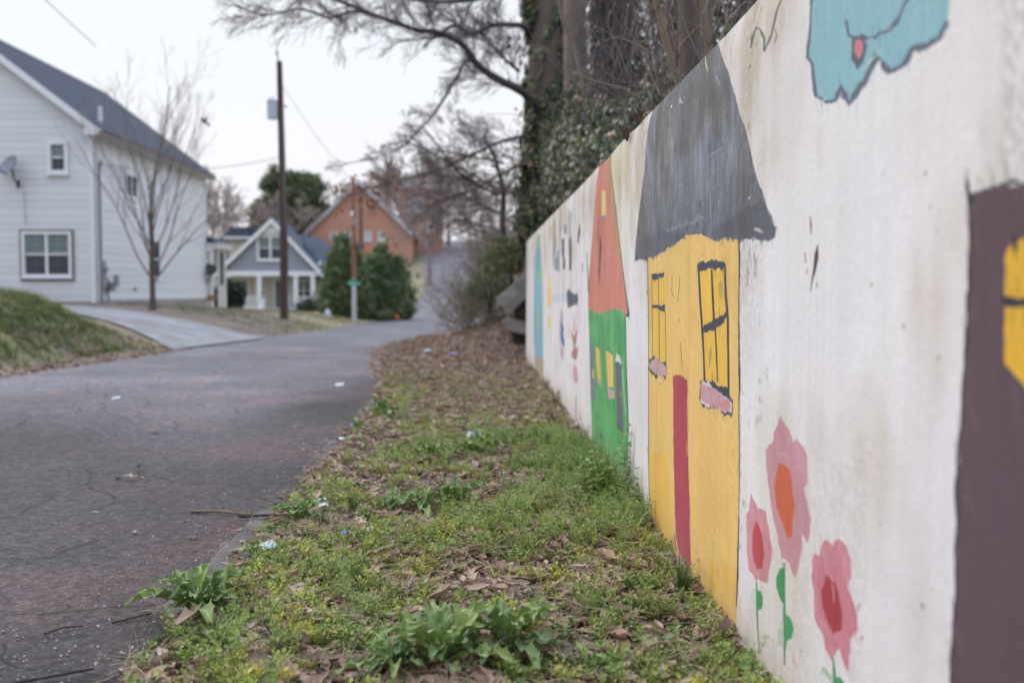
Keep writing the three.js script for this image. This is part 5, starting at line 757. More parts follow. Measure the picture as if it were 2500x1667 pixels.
// ---------------------------------------------------------------- big ivy tree and the tangle behind the wall
const ivyLeaf = (() => { const s = new THREE.Shape(); const p = [[0, 0], [0.3, -0.12], [0.5, 0.1], [0.34, 0.3], [0.42, 0.62], [0.14, 0.6], [0, 1], [-0.14, 0.6], [-0.42, 0.62], [-0.34, 0.3], [-0.5, 0.1], [-0.3, -0.12]]; s.setFromPoints(p.map((a) => new THREE.Vector2(...a))); const g = new THREE.ShapeGeometry(s); const q = g.attributes.position; for (let i = 0; i < q.count; i++) q.setZ(i, -0.35 * Math.abs(q.getX(i)) - 0.12 * q.getY(i) ** 2); g.computeVertexNormals(); return g; })();
const IVY = [[0.05, 0.075, 0.028], [0.07, 0.1, 0.035], [0.04, 0.06, 0.03], [0.095, 0.12, 0.038], [0.06, 0.08, 0.042], [0.15, 0.16, 0.04], [0.028, 0.045, 0.025]];
const ivyMat = leafMat(1, 1, 1, 0.42, 0.3), ivyCol = (R) => { if (R() < 0.025) return lin(0.32, 0.12, 0.05); const c = IVY[Math.floor(R() * IVY.length)], k = 0.7 + 0.6 * R(); return lin(c[0] * k, c[1] * k, c[2] * k); };
function faceOut(R, n, droop) { const d = n.clone().add(randDir(R).multiplyScalar(0.55)).normalize(), up = V((R() - 0.5) * 0.7, -1, (R() - 0.5) * 0.7), x = V(0, 0, 0).crossVectors(up, d).normalize(), y = V(0, 0, 0).crossVectors(d, x); return new THREE.Quaternion().setFromRotationMatrix(new THREE.Matrix4().makeBasis(x, y, d)); }
{
  const R = rng(81), t = thing('ivy_tree', 'huge ivy covered tree trunk behind the far part of the painted wall', 'tree', [1.66, 1.9, -22]);
  part('trunk', tube(pv([[0, -0.5, 0], [0, 0.4, 0], [0.02, 2, 0], [-0.02, 4.5, 0], [0.05, 8, 0], [0.1, 11, 0]]), [0.8, 0.6, 0.54, 0.52, 0.5, 0.42], 18), bark(0.16, 0.128, 0.108), t);
  // limbs reaching left over the street (relative to the foot of the trunk)
  const rel = (l, dz = 0) => l.map(([x, y, z]) => V(x - 1.66, y - 1.9, z + 22));
  const out = { tubes: [], twigs: new Twigs() };
  const o = { step: 0.16, wander: 0.1, lift: [0.0, -0.01, -0.01, 0], levels: 3, kids: [9, 6], start: [0.12, 0.12], angle: [0.55, 0.6], ratio: [0.55, 0.5], taper: 0.3, thin: 0.55, rmin: 0.004, thick: 0.014 };
  const limb = (pts, r0, r1, n, len, r, up = 0.15, seedDir = -1) => {
    const c = new THREE.CatmullRomCurve3(pts), P = c.getPoints(pts.length * 5); out.tubes.push(tube(P, P.map((_, i) => lerp(r0, r1, Math.pow(i / P.length, 0.8)) * (0.94 + 0.12 * R())), 9));
    for (let k = 0; k < n; k++) { const f = 0.06 + 0.92 * (k + R()) / n, q = c.getPoint(f), tg = c.getTangent(f), side = randDir(R); side.y = side.y * 0.8 + up; const d = tg.multiplyScalar(1.05).add(side); shoot(out, R, q, d, len * (0.5 + R()), r * (0.6 + 0.7 * R()), 0, o); }
  };
  limb(rel([[1.35, 5.2, -21.6], [0.92, 5.52, -21], [0.51, 5.69, -20.9], [0.22, 5.86, -20.9], [-0.07, 6.09, -20.8], [-0.21, 6.29, -20.7], [-0.5, 6.49, -20.6], [-0.87, 6.61, -20.6], [-1.22, 6.59, -20.4], [-1.57, 6.69, -20.3], [-2.08, 6.84, -20.2], [-2.6, 7.02, -20.1], [-3.4, 7.35, -20]]), 0.1, 0.028, 34, 1.0, 0.013, 0.1);
  limb(rel([[-2.1, 6.85, -20.2], [-2.5, 6.95, -20.4], [-3.0, 6.9, -20.7], [-3.6, 7.1, -20.8], [-4.3, 7.0, -20.9], [-5.0, 7.2, -21]]), 0.035, 0.012, 20, 0.75, 0.011);
  limb(rel([[1.3, 7.0, -21.8], [0.85, 7.0, -21.5], [0.3, 6.95, -21.4], [-0.1, 6.75, -21.3], [-0.45, 6.9, -21.2], [-0.9, 6.6, -21.1]]), 0.07, 0.03, 18, 0.9, 0.014);
  limb(rel([[1.4, 8.2, -22], [0.5, 7.7, -21.6], [-0.6, 7.45, -21.4], [-1.8, 7.5, -21.2], [-3.0, 7.75, -21.2], [-4.2, 7.8, -21]]), 0.07, 0.02, 26, 1.05, 0.013, -0.25);
  limb(rel([[-0.1, 6.1, -20.8], [-0.23, 6, -20.5], [-0.41, 5.67, -20.5], [-0.78, 5.07, -20.5], [-0.92, 4.87, -20.5], [-1.23, 4.56, -20.5], [-1.49, 4.28, -20.5], [-2.05, 4.05, -20.5], [-2.7, 3.92, -20.5]]), 0.034, 0.008, 14, 0.5, 0.008);
  limb(rel([[-1.1, 4.68, -20.5], [-0.86, 4.4, -20.8], [-0.49, 3.96, -21.2], [-0.17, 3.72, -21.6], [0.47, 3.45, -22]]), 0.013, 0.03, 9, 0.5, 0.007);
  limb(rel([[1.2, 4.7, -21.6], [0.6, 4.55, -21.4], [0.05, 4.3, -21.3], [-0.6, 4.0, -21.3], [-1.4, 3.75, -21.4], [-2.3, 3.55, -21.5]]), 0.04, 0.01, 18, 0.8, 0.009);
  limb(rel([[1.2, 4.2, -21.7], [0.6, 3.9, -21.6], [-0.2, 3.5, -21.8], [-1.0, 3.25, -22]]), 0.035, 0.01, 18, 0.8, 0.01);
  limb(rel([[0.9, 6.0, -21.4], [0.5, 6.3, -21.2], [0.1, 6.7, -21]]), 0.04, 0.015, 10, 0.7, 0.012);
  part('limb', out.tubes, bark(0.075, 0.066, 0.066), t); part('crown', out.twigs.build(), mat(0.19, 0.165, 0.17, 0.9), t);
  // withered leaves still on the low twigs
  const dead = leafGeo(0.12, 0.07, 0.4, 0.5, 3), spots = []; for (let k = 0; k < 170; k++) { const f = R(), c = k % 3 ? V(lerp(-1.5, -2.9, f), 4.05 - 0.45 * f - R() * 0.75, -20.6 - R() * 0.5) : V(lerp(0.6, -1.2, f), 4.3 - R() * 0.7, -21.3 - R() * 0.4); spots.push({ p: V(c.x - 1.66, c.y - 1.9, c.z + 22), q: anyTurn(R), s: 0.6 + 0.7 * R(), c: lin(0.2 + 0.1 * R(), 0.11 + 0.05 * R(), 0.07) }); }
  scatter('withered_leaves', t, dead, leafMat(1, 1, 1, 0.8, 0.3), spots, 'stuff');
  // ivy on the trunk, thinning upwards, with ragged shoots standing out
  const iv = []; for (let k = 0; k < 17000; k++) {
    const h = Math.pow(R(), 0.8) * 7.5 - 0.2, a = Math.PI * (-0.75 + 1.4 * R()), lumps = fbm(a * 2.2 + 4, h * 1.1, 4), thick = 0.05 + 0.75 * Math.max(0, lumps - 0.36) * lerp(1.3, 0.5, h / 7.5); if (h > 3.4 && lumps < lerp(0.36, 0.47, sstep(3.4, 6, h))) continue;
    const rr = 0.53 + thick * Math.sqrt(R()), n = V(Math.sin(a), 0.1, Math.cos(a)); iv.push({ p: V(n.x * rr, h, n.z * rr), q: faceOut(R, n), s: 0.07 + 0.07 * R(), c: ivyCol(R) });
  }
  for (let k = 0; k < 40; k++) { const h = 0.6 + R() * 6.5, L = 0.25 + 0.45 * R(), a = -Math.PI * (0.1 + 0.6 * R()); for (let q = 0; q < 12; q++) { const f = q / 12, n = V(Math.sin(a), 0.1, Math.cos(a)), rr = 0.6 + L * f; iv.push({ p: V(n.x * rr + (R() - 0.5) * 0.12, h + 0.3 * f * (R() - 0.3) + (R() - 0.5) * 0.12, n.z * rr), q: faceOut(R, n), s: 0.06 + 0.06 * R(), c: ivyCol(R) }); } }
  scatter('ivy', t, ivyLeaf, ivyMat, iv, 'stuff');
}
// further trunks and saplings behind the wall: [x, d, foot, points..., radii]
{
  const R = rng(83);
  const grey = thing('brown_tree', 'smooth brown trunk right of the huge ivy covered tree', 'tree', [1.72, 1.95, -17]); part('trunk', tube(pv([[0, -0.2, 0], [-0.05, 2, 0], [-0.08, 4, 0], [-0.1, 7, 0]]), [0.24, 0.19, 0.18, 0.16], 12), bark(0.2, 0.155, 0.135), grey);
  const vine = thing('vine_draped_tree', 'broad trunk shaggy with hanging grey vines behind the black painted roof', 'tree', [1.84, 1.95, -13]);
  part('trunk', tube(pv([[0, -0.2, 0], [0, 1.5, 0], [-0.1, 3.2, 0], [-0.22, 6, 0]]), [0.26, 0.2, 0.18, 0.16], 12), bark(0.13, 0.11, 0.11), vine);
  const tw = new Twigs(); for (let k = 0; k < 2600; k++) { const a = R() * 6.28, r = 0.17 + 0.2 * R() * R(), h = 0.3 + R() * 4.8; let p = V(Math.cos(a) * r - 0.03 * h, h, Math.sin(a) * r), d = V(Math.cos(a) * 0.3, -0.9, Math.sin(a) * 0.3); const pts = [p.clone()]; for (let q = 0; q < 4; q++) { d.addScaledVector(randDir(R), 0.35); p.addScaledVector(d.normalize(), 0.09 + 0.07 * R()); pts.push(p.clone()); } tw.path(pts, 0.006, 0.003); }
  part('hanging_vines', tw.build(), mat(0.17, 0.155, 0.17, 0.85), vine);
  const dark = thing('dark_tree', 'dark purplish brown trunk close behind the top of the painted wall', 'tree', [1.75, 1.95, -8.2]); part('trunk', tube(pv([[0.05, -0.2, 0], [0, 1.2, 0], [-0.02, 2.2, 0], [0.02, 4, 0]]), [0.11, 0.095, 0.085, 0.08], 12), bark(0.12, 0.092, 0.085), dark);
  const sap = (d, list, r, col, label) => { const pts = pv(list.map(([x, y]) => [x, y, -d])); const foot = pts[pts.length - 1].clone(), o = thing('sapling', label, 'sapling', foot.toArray()); part('stem', tube(new THREE.CatmullRomCurve3(pts.map((p) => p.clone().sub(foot))).getPoints(14), [...Array(15)].map((_, i) => lerp(r * 0.75, r, i / 14)), 8), bark(...col), o);
    const out = { tubes: [], twigs: new Twigs() }, so = { step: 0.12, wander: 0.22, lift: [0.02, 0], levels: 2, kids: [4], start: [0.2], angle: [0.7], ratio: [0.5], taper: 0.4, thin: 0.6, rmin: 0.0025, thick: 0.02 }; for (let k = 0; k < 7; k++) { const q = pts[0].clone().lerp(foot, R() * 0.8).sub(foot); shoot(out, R, q, V(R() - 0.5, 0.5 - 0.3 * R(), R() - 0.5), 0.5 + R() * 0.7, 0.006, 0, so); } part('side_shoots', out.twigs.build(), bark(col[0] * 0.7, col[1] * 0.7, col[2] * 0.7), o); };
  sap(12, [[0.93, 5.3], [1.0, 4.65], [1.22, 4.05], [1.32, 3.5], [1.47, 3.05], [1.5, 1.9]], 0.036, [0.24, 0.185, 0.15], 'pale tan sapling leaning across the big ivy trunk');
  sap(7.4, [[1.25, 3.95], [1.3, 3.55], [1.4, 3.15], [1.5, 2.8], [1.54, 2.0]], 0.03, [0.26, 0.195, 0.14], 'pale curved sapling rising just left of the black roof peak');
  sap(7.2, [[1.6, 3.9], [1.62, 3.4], [1.66, 3.1], [1.7, 2.0]], 0.028, [0.24, 0.18, 0.13], 'short tan sapling near the top of the painted wall');
  sap(8.6, [[1.98, 4.0], [2.0, 3.5], [2.02, 2.0]], 0.03, [0.22, 0.19, 0.175], 'grey upright sapling furthest right behind the wall');
  sap(9.5, [[1.62, 3.2], [1.66, 3.0], [1.68, 2.6], [1.66, 2.0]], 0.016, [0.2, 0.16, 0.15], 'thin arching grey stem behind the wall left of the roof peak');
  sap(10.5, [[1.75, 4.9], [1.85, 4.0], [1.95, 3.0], [1.9, 2.0]], 0.022, [0.17, 0.13, 0.11], 'slim brown sapling standing before the shaggy vine trunk');
  // bramble of bare stems
  const br = thing('bramble', 'tangle of thin bare stems and vines above the painted wall', 'vines', [1.6, 2.0, -9]); const bt = new Twigs();
  for (let k = 0; k < 420; k++) { const d = 6.2 + R() * 9; let p = V(-0.3 + R() * 2.2, -0.1 + R() * 1.4, 9 - d), dir = V((R() - 0.5) * 0.8, 0.5 + R(), (R() - 0.5) * 0.8); const pts = [p.clone()], n = 7 + Math.floor(R() * 8); for (let q = 0; q < n; q++) { dir.addScaledVector(randDir(R), 0.45).normalize(); p.addScaledVector(dir, 0.16); pts.push(p.clone()); } bt.path(pts, 0.005 + 0.005 * R(), 0.002); }
  for (let k = 0; k < 520; k++) { const d = 8 + R() * 9; let p = V(-0.1 + R() * 1.9, 2.2 + R() * 3.6, 9 - d), dir = V((R() - 0.5) * 0.5, -1, (R() - 0.5) * 0.5); const pts = [p.clone()], n = 8 + Math.floor(R() * 8); for (let q = 0; q < n; q++) { dir.addScaledVector(randDir(R), 0.3); dir.y -= 0.12; dir.normalize(); p.addScaledVector(dir, 0.17); pts.push(p.clone()); } bt.path(pts, 0.006, 0.003); }
  part('stem', bt.build(), mat(0.17, 0.135, 0.125, 0.9), br);
  const deep = new Twigs(); for (let k = 0; k < 700; k++) { const d = 9 + R() * 12; let p = V(1 + R() * 3, R() * 3.6, 9 - d), dir = V((R() - 0.5) * 0.7, 0.7 + R(), (R() - 0.5) * 0.7); const pts = [p.clone()]; for (let q = 0; q < 10; q++) { dir.addScaledVector(randDir(R), 0.35).normalize(); p.addScaledVector(dir, 0.22); pts.push(p.clone()); } deep.path(pts, 0.01, 0.004); }
  part('deep_stem', deep.build(), mat(0.075, 0.062, 0.06, 0.9), br);
  // ivy over the bank behind the wall
  const iv = thing('ivy_bank', 'mass of glossy dark ivy piled on the bank behind the wall', 'ivy', [1.6, 2.0, -14]), sp = [];
  for (let k = 0; k < 30000; k++) { const d = 6.5 + 14 * Math.pow(R(), 0.7), x = 1.25 + R() * 2.6, top = interp([[6, 0.25], [8.5, 0.5], [10, 1.0], [12, 1.35], [15, 1.9], [18, 2.2], [21, 2.3]], d) * (0.3 + 1.3 * fbm(d * 1.3, x * 1.3, 3)) + 0.35 * (x - 1.25), h = top * (0.35 + 0.65 * Math.pow(R(), 0.5)), n = V(-0.6, 0.2, 0.8).normalize(); sp.push({ p: V(x - 1.6, h, 14 - d), q: faceOut(R, n), s: 0.035 + 0.09 * R() * R() + 0.02 * R(), c: ivyCol(R) }); }
  for (let k = 0; k < 9000; k++) { const d = 11 + 6 * R(), x = 1.8 + R() * 2.4, h = R() * 5.5; if (fbm(x * 1.5 + 7, h * 1.2 + d * 0.5, 3) < 0.46) continue; sp.push({ p: V(x - 1.6, h, 14 - d), q: faceOut(R, V(-0.5, 0.2, 0.8)), s: 0.06 + 0.06 * R(), c: ivyCol(R) }); }
  for (let k = 0; k < 3400; k++) { const d = 7 + 8 * R(), x = 1.6 + R() * 2, h = 0.3 + R() * 2.6; if (fbm(x * 2 + 3, h * 1.6 + d, 3) < 0.54) continue; sp.push({ p: V(x - 1.6, h, 14 - d), q: anyTurn(R), s: 0.05 + 0.05 * R(), c: ivyCol(R) }); }
  scatter('leaves', iv, ivyLeaf, ivyMat, sp, 'stuff');
  // backdrop of trunks deeper in the wood
  for (const [x, d, r, lab] of [[3.4, 24, 0.22, 'deep wood trunk furthest left behind the ivy'], [3.6, 18, 0.16, 'deep wood trunk behind the vine draped tree'], [4.3, 20, 0.2, 'deep wood trunk behind the slim saplings'], [3.1, 11.5, 0.12, 'deep wood trunk near the top corner of the wall'], [4.6, 15, 0.2, 'deep wood trunk at the far right behind the saplings']]) { const t = thing('wood_tree', lab, 'tree', [x, 2.05, -d]); part('trunk', tube(pv([[0, -0.2, 0], [0.05, 2, 0], [-0.08, 5, 0], [0, 8.5, 0]]), [r * 1.2, r, r * 0.9, r * 0.75], 10), bark(0.075, 0.062, 0.06), t); const out = { tubes: [], twigs: new Twigs() }; for (let k = 0; k < 9; k++) shoot(out, R, V(0, 1 + R() * 6, 0), V(R() - 0.5, 0.5 * R(), R() - 0.5), 1.6 + R(), 0.02, 0, { step: 0.2, wander: 0.2, lift: [0.03, 0, 0], levels: 3, kids: [6, 5], start: [0.2, 0.2], angle: [0.7, 0.7], ratio: [0.5, 0.5], taper: 0.3, thin: 0.6, rmin: 0.004, thick: 0.018 }); if (out.tubes.length) part('limb', out.tubes, bark(0.07, 0.06, 0.06), t); part('crown', out.twigs.build(), mat(0.1, 0.085, 0.085, 0.9), t); }
  // sprig with two round brown leaves over the coping
  const sg = thing('vine_sprig', 'vine sprig with round brown leaves hanging over the wall beside the black roof', 'vine', [1.02, 2.36, -6.0]); part('stem', [tube(pv([[0.25, -0.05, 0.3], [0.1, 0.06, 0.1], [-0.03, 0.03, 0], [-0.06, -0.02, -0.25], [-0.05, 0.02, -0.5]]), [0.006, 0.005, 0.004, 0.003, 0.002], 5)], mat(0.12, 0.08, 0.06, 0.8), sg);
  const rl = (s) => { const g = new THREE.CircleGeometry(s, 18); const q = g.attributes.position; for (let i = 1; i < q.count; i++) { const a = ((i - 1) / 18) * 6.283, f = 0.86 + 0.16 * Math.sin(a * 2 + s * 90) + 0.1 * Math.sin(a * 5 + s * 40); q.setX(i, q.getX(i) * f * 0.85); q.setY(i, q.getY(i) * f); } for (let i = 0; i < q.count; i++) q.setZ(i, -1.6 * (q.getX(i) ** 2) / s * 0.5 + 0.3 * q.getY(i)); g.computeVertexNormals(); return g; };
  for (const [x, y, z, s, c] of [[-0.06, -0.02, 0.05, 0.034, [0.09, 0.045, 0.035]], [-0.07, -0.06, -0.34, 0.038, [0.085, 0.04, 0.04]], [-0.05, 0.0, -0.55, 0.032, [0.12, 0.08, 0.05]]]) part('brown_leaf', rl(s).rotateY(0.25).translate(x, y, z), leafMat(...c, 0.7, 0.3), sg);
  for (const [x, y, z, a] of [[0.0, 0.05, 0.18, 0.5], [-0.03, 0.04, 0.0, -0.6], [-0.02, 0.03, -0.2, 0.8], [0.02, 0.07, 0.28, 1.2], [-0.05, 0.02, -0.45, 0.2]]) part('green_leaf', leafGeo(0.075, 0.03, 0.3, 0.4).rotateX(-1.2).rotateZ(a).rotateY(a).translate(x, y, z), leafMat(0.17, 0.2, 0.14, 0.4, 0.3), sg);
}
// shrubs on the bank past the wall end
function twiggy(seed, x, d, y, w, h, n, label, col, leafCol, leaves) {
  const R = rng(seed), t = thing('bare_shrub', label, 'shrub', [x, y, -d]), out = { tubes: [], twigs: new Twigs() };
  const o = { step: 0.14, wander: 0.16, lift: [0.0, 0.0, 0], levels: 3, kids: [6, 4], start: [0.25, 0.2], angle: [0.6, 0.65], ratio: [0.5, 0.5], taper: 0.3, thin: 0.6, rmin: 0.004, thick: 0.014 };
  for (let k = 0; k < n; k++) { const a = R() * 6.28, tilt = 0.2 + 0.9 * R(); shoot(out, R, V((R() - 0.5) * w * 0.3, -0.05, (R() - 0.5) * w * 0.3), V(Math.cos(a) * Math.sin(tilt) - 0.12, Math.cos(tilt), Math.sin(a) * Math.sin(tilt)), h * (0.6 + 0.5 * R()), 0.014, 0, o); }
  if (out.tubes.length) part('stem', out.tubes, bark(...col), t); part('twig', out.twigs.build(), mat(...col, 0.9), t);
  if (leaves) { const lg = leafGeo(0.06, 0.026, 0.3, 0.3, 2), sp = []; for (let k = 0; k < leaves; k++) { const u = randDir(R), r = Math.pow(R(), 0.4); sp.push({ p: V(u.x * r * w * 0.5, h * 0.5 + u.y * r * h * 0.5, u.z * r * w * 0.5), q: anyTurn(R), s: 0.8 + 0.9 * R(), c: lin(leafCol[0] * (0.7 + 0.6 * R()), leafCol[1] * (0.7 + 0.6 * R()), leafCol[2]) }); } scatter('leaves', t, lg, leafMat(1, 1, 1, 0.5, 0.35), sp, 'stuff'); }
}
twiggy(91, -0.35, 25.5, 0.3, 2.2, 1.5, 22, 'brown twiggy shrub drooping over the road edge past the wall', [0.22, 0.175, 0.14], [0.2, 0.2, 0.09], 260);
twiggy(92, 0.2, 24, 0.4, 2, 1.4, 26, 'low twiggy shrub with olive leaves between the road and stair cheek', [0.2, 0.165, 0.125], [0.17, 0.19, 0.07], 700);
twiggy(93, 0.55, 27, 1.4, 2.2, 1.9, 24, 'taller bare shrub under the thin dark tree', [0.19, 0.155, 0.135], [0.16, 0.17, 0.07], 250);
twiggy(94, -0.1, 34, 0.5, 3, 2.2, 22, 'wide bare shrub along the right of the road further on', [0.17, 0.14, 0.125], [0.15, 0.14, 0.08], 300);
twiggy(95, 1.5, 40, 1.2, 4, 3.2, 28, 'tall pale bare thicket on the far bank right of the road', [0.19, 0.155, 0.14], [0.14, 0.14, 0.06], 300);
bush('privet_bush', 0.78, 22.6, 1.45, 1.5, 1.15, 96, 'bright olive green privet bush above the stair cheek', [[0.14, 0.17, 0.045], [0.1, 0.13, 0.04], [0.18, 0.2, 0.05]], 650, 0.16);
bush('ivy_mound', 0.3, 23.4, 0.95, 1.3, 0.9, 97, 'dark green mound of ivy beside the stair cheek', [[0.09, 0.12, 0.04], [0.13, 0.155, 0.05]], 320, 0.15);
// ---------------------------------------------------------------- plants, dead leaves and litter on the verge
const vAt = (x, d, up = 0) => V(x, Math.max(verge(x, d), 0.012) + up, -d);
// small plants, each modelled once and strewn in thousands
function chickweed(seed) {
  const R = rng(seed), l = [], lf = leafGeo(0.013, 0.0085, 0.25, 0.25, 2), add = (g) => l.push(g);
  for (let k = 0; k < 8; k++) {
    const a = R() * 6.28, tilt = 0.3 + 0.75 * R(), L = 0.03 + 0.045 * R(), d = V(Math.cos(a) * Math.sin(tilt), Math.cos(tilt), Math.sin(a) * Math.sin(tilt)), pts = [V(0, 0, 0)]; const n = 5;
    for (let q = 1; q <= n; q++) { d.y += 0.06; d.normalize(); pts.push(pts[q - 1].clone().addScaledVector(d, L / n)); }
    const tw = new Twigs(); tw.path(pts, 0.0011, 0.0006); const sg = tw.build(); sg.setAttribute('uv', new THREE.Float32BufferAttribute(new Float32Array(sg.attributes.position.count * 2), 2)); add(sg);
    for (let q = 1; q <= n; q++) for (let s = 0; s < 2; s++) { const g = lf.clone(), sc = (q === n ? 0.55 : 0.75 + 0.6 * R()); g.scale(sc, sc, sc); g.rotateX(-0.2 - 0.5 * R()); g.rotateY(q * 1.57 + s * 3.14 + a + R() * 0.5); g.translate(pts[q].x, pts[q].y, pts[q].z); add(g); }
  }
  return merge(l);
}
function cleaver(seed) {
  const R = rng(seed), l = [], lf = leafGeo(0.019, 0.0042, 0.2, 0.15, 2);
  for (let k = 0; k < 5; k++) {
    const a = R() * 6.28, tilt = 0.15 + 0.6 * R(), L = 0.07 + 0.1 * R(), d = V(Math.cos(a) * Math.sin(tilt), Math.cos(tilt), Math.sin(a) * Math.sin(tilt)), pts = [V(0, 0, 0)], n = 6;
    for (let q = 1; q <= n; q++) { d.addScaledVector(randDir(R), 0.12).normalize(); pts.push(pts[q - 1].clone().addScaledVector(d, L / n)); }
    const tw = new Twigs(); tw.path(pts, 0.0012, 0.0007); const sg = tw.build(); sg.setAttribute('uv', new THREE.Float32BufferAttribute(new Float32Array(sg.attributes.position.count * 2), 2)); l.push(sg);
    for (let q = 2; q <= n; q++) for (let s = 0; s < 6; s++) { const g = lf.clone(), sc = 0.75 + 0.5 * R(); g.scale(sc, sc, sc); g.rotateX(-0.35 - 0.3 * R()); g.rotateY(s * 1.047 + q + R() * 0.2); g.translate(pts[q].x, pts[q].y, pts[q].z); l.push(g); }
  }
  return merge(l);
}
function grassTuft(seed, n, h, lean) {
  const R = rng(seed), l = [];
  for (let k = 0; k < n; k++) {
    const L = h * (0.45 + 0.75 * R()), w = 0.0022 + 0.0016 * R(), a = R() * 6.28, ln = lean * (0.3 + R()), pos = [], uv = [], idx = [], m = 4, ox = (R() - 0.5) * h * 0.22, oz = (R() - 0.5) * h * 0.22;
    for (let i = 0; i <= m; i++) { const t = i / m, out = ln * L * t * t, y = L * t * (1 - 0.25 * ln * t), ww = w * (1 - t * 0.92); pos.push(ox + Math.cos(a) * out - Math.sin(a) * ww, y, oz + Math.sin(a) * out + Math.cos(a) * ww, ox + Math.cos(a) * out + Math.sin(a) * ww, y, oz + Math.sin(a) * out - Math.cos(a) * ww); uv.push(0, t, 1, t); }
    for (let i = 0; i < m; i++) { const q = i * 2; idx.push(q, q + 1, q + 2, q + 1, q + 3, q + 2); }
    const g = new THREE.BufferGeometry(); g.setAttribute('position', new THREE.Float32BufferAttribute(pos, 3)); g.setAttribute('uv', new THREE.Float32BufferAttribute(uv, 2)); g.setIndex(idx); g.computeVertexNormals(); l.push(g);
  }
  return merge(l);
}
function deadLeaf(seed, len, wid, curl, lobes) {
  const R = rng(seed), n = 7, m = 4, pos = [], uv = [], idx = [];
  const tw = (R() - 0.5) * 1.2;
  for (let i = 0; i <= n; i++) { const t = i / n; let w = Math.sin(Math.PI * Math.pow(t, 0.85)) ** 0.8 * wid / 2; if (lobes) w *= 0.72 + 0.42 * Math.cos(t * Math.PI * 2 * lobes + 1); w = Math.max(w, 0.0016);
    for (let j = 0; j <= m; j++) { const u = j / m * 2 - 1, x = u * w, y = curl * (u * u * w * 0.75 + (t - 0.45) ** 2 * len * 0.6) + tw * u * w * (t - 0.5) + 0.004 * (R() - 0.5); pos.push(x, y, (t - 0.5) * len); uv.push(j / m, t); } }
  for (let i = 0; i < n; i++) for (let j = 0; j < m; j++) { const a = i * (m + 1) + j, b = a + m + 1; idx.push(a, b, a + 1, a + 1, b, b + 1); }
  const g = new THREE.BufferGeometry(); g.setAttribute('position', new THREE.Float32BufferAttribute(pos, 3)); g.setAttribute('uv', new THREE.Float32BufferAttribute(uv, 2)); g.setIndex(idx); g.computeVertexNormals(); return g;
}
const veinMap = dataTex(128, (u, v) => { const mid = Math.exp(-((u - 0.5) ** 2) * 1800), rib = Math.max(0, Math.cos((v * 9 - Math.abs(u - 0.5) * 4) * 6.283)) ** 8; const a = 0.74 + 0.22 * mid + 0.06 * rib + 0.18 * (fbm(u * 6, v * 12, 3) - 0.5); return [a, a, a]; });
const deadMat = new THREE.MeshPhysicalMaterial({ color: lin(1.75, 1.7, 1.65), map: veinMap, roughness: 0.68, transmission: 0.12, thickness: 0, side: THREE.DoubleSide });
const weedMat = leafMat(1, 1, 1, 0.55, 0.4), grassMat = leafMat(1, 1, 1, 0.5, 0.4);
const ROS = [[-1.1, 3.9, 0.17], [-0.99, 5.5, 0.1], [-0.49, 5.72, 0.09], [-0.3, 5.66, 0.09], [-0.13, 5.78, 0.1], [-0.12, 3.26, 0.15], [0.09, 3.4, 0.15], [-0.27, 3.22, 0.1], [0.36, 3.2, 0.08], [-0.02, 7.5, 0.1], [-0.35, 7.43, 0.1], [-0.9, 5.74, 0.07], [-1.01, 4.78, 0.06], [-0.1, 6.2, 0.1], [0.55, 4.9, 0.06]];
// how green, how leafy (0..1) the verge is at a place
function greenness(x, d) {
  const n = fbm(x * 2.1 + 11, d * 1.6, 4), e = x - roadR(d), f = fbm(x * 6, d * 6 + 3, 2);
  const f3 = fbm(x * 15 + 8, d * 15, 2); let g = sstep(0.4, 0.6, n + 0.7 * (f - 0.5) + 0.5 * (f3 - 0.5)) * 0.92 + 0.03;
  g *= 1 - 0.85 * sstep(8.3, 10.2, d + (n - 0.5) * 2.5 + 0.5 * x) * (1 - 0.75 * (1 - sstep(0.2, 0.6, e))) - 0.0;
  const brownBand = Math.exp(-(((d - 4.35 - 0.25 * (x + 0.1)) / 0.33) ** 2)) * sstep(-0.75, -0.3, x); g *= 1 - 0.7 * brownBand;
  g = lerp(g, 0.95, 0.75 * Math.exp(-(((x + 0.72) / 0.35) ** 2) - (((d - 4.35) / 0.6) ** 2)));
  g = lerp(g, 1, 0.75 * sstep(0.35, 0.85, x) * sstep(4.6, 5.6, d) * (1 - sstep(7.2, 8.6, d)));
  g = lerp(g, 0.15, Math.exp(-(((x + 0.85) / 0.22) ** 2) - (((d - 5.15) / 0.28) ** 2)));
  for (const [rx, rd, rr] of ROS) { const q = Math.hypot(x - rx, d - rd); if (q < rr) g *= 0.25 * q / rr; }
  if (x > 0.86 && d < 5.6) g *= 0.25 + 0.75 * sstep(0.1, 0.0, x - 0.86);
  return clamp(g * sstep(0.0, 0.16, e + 0.06)) * (d > 15 ? 0.25 : 1);
}
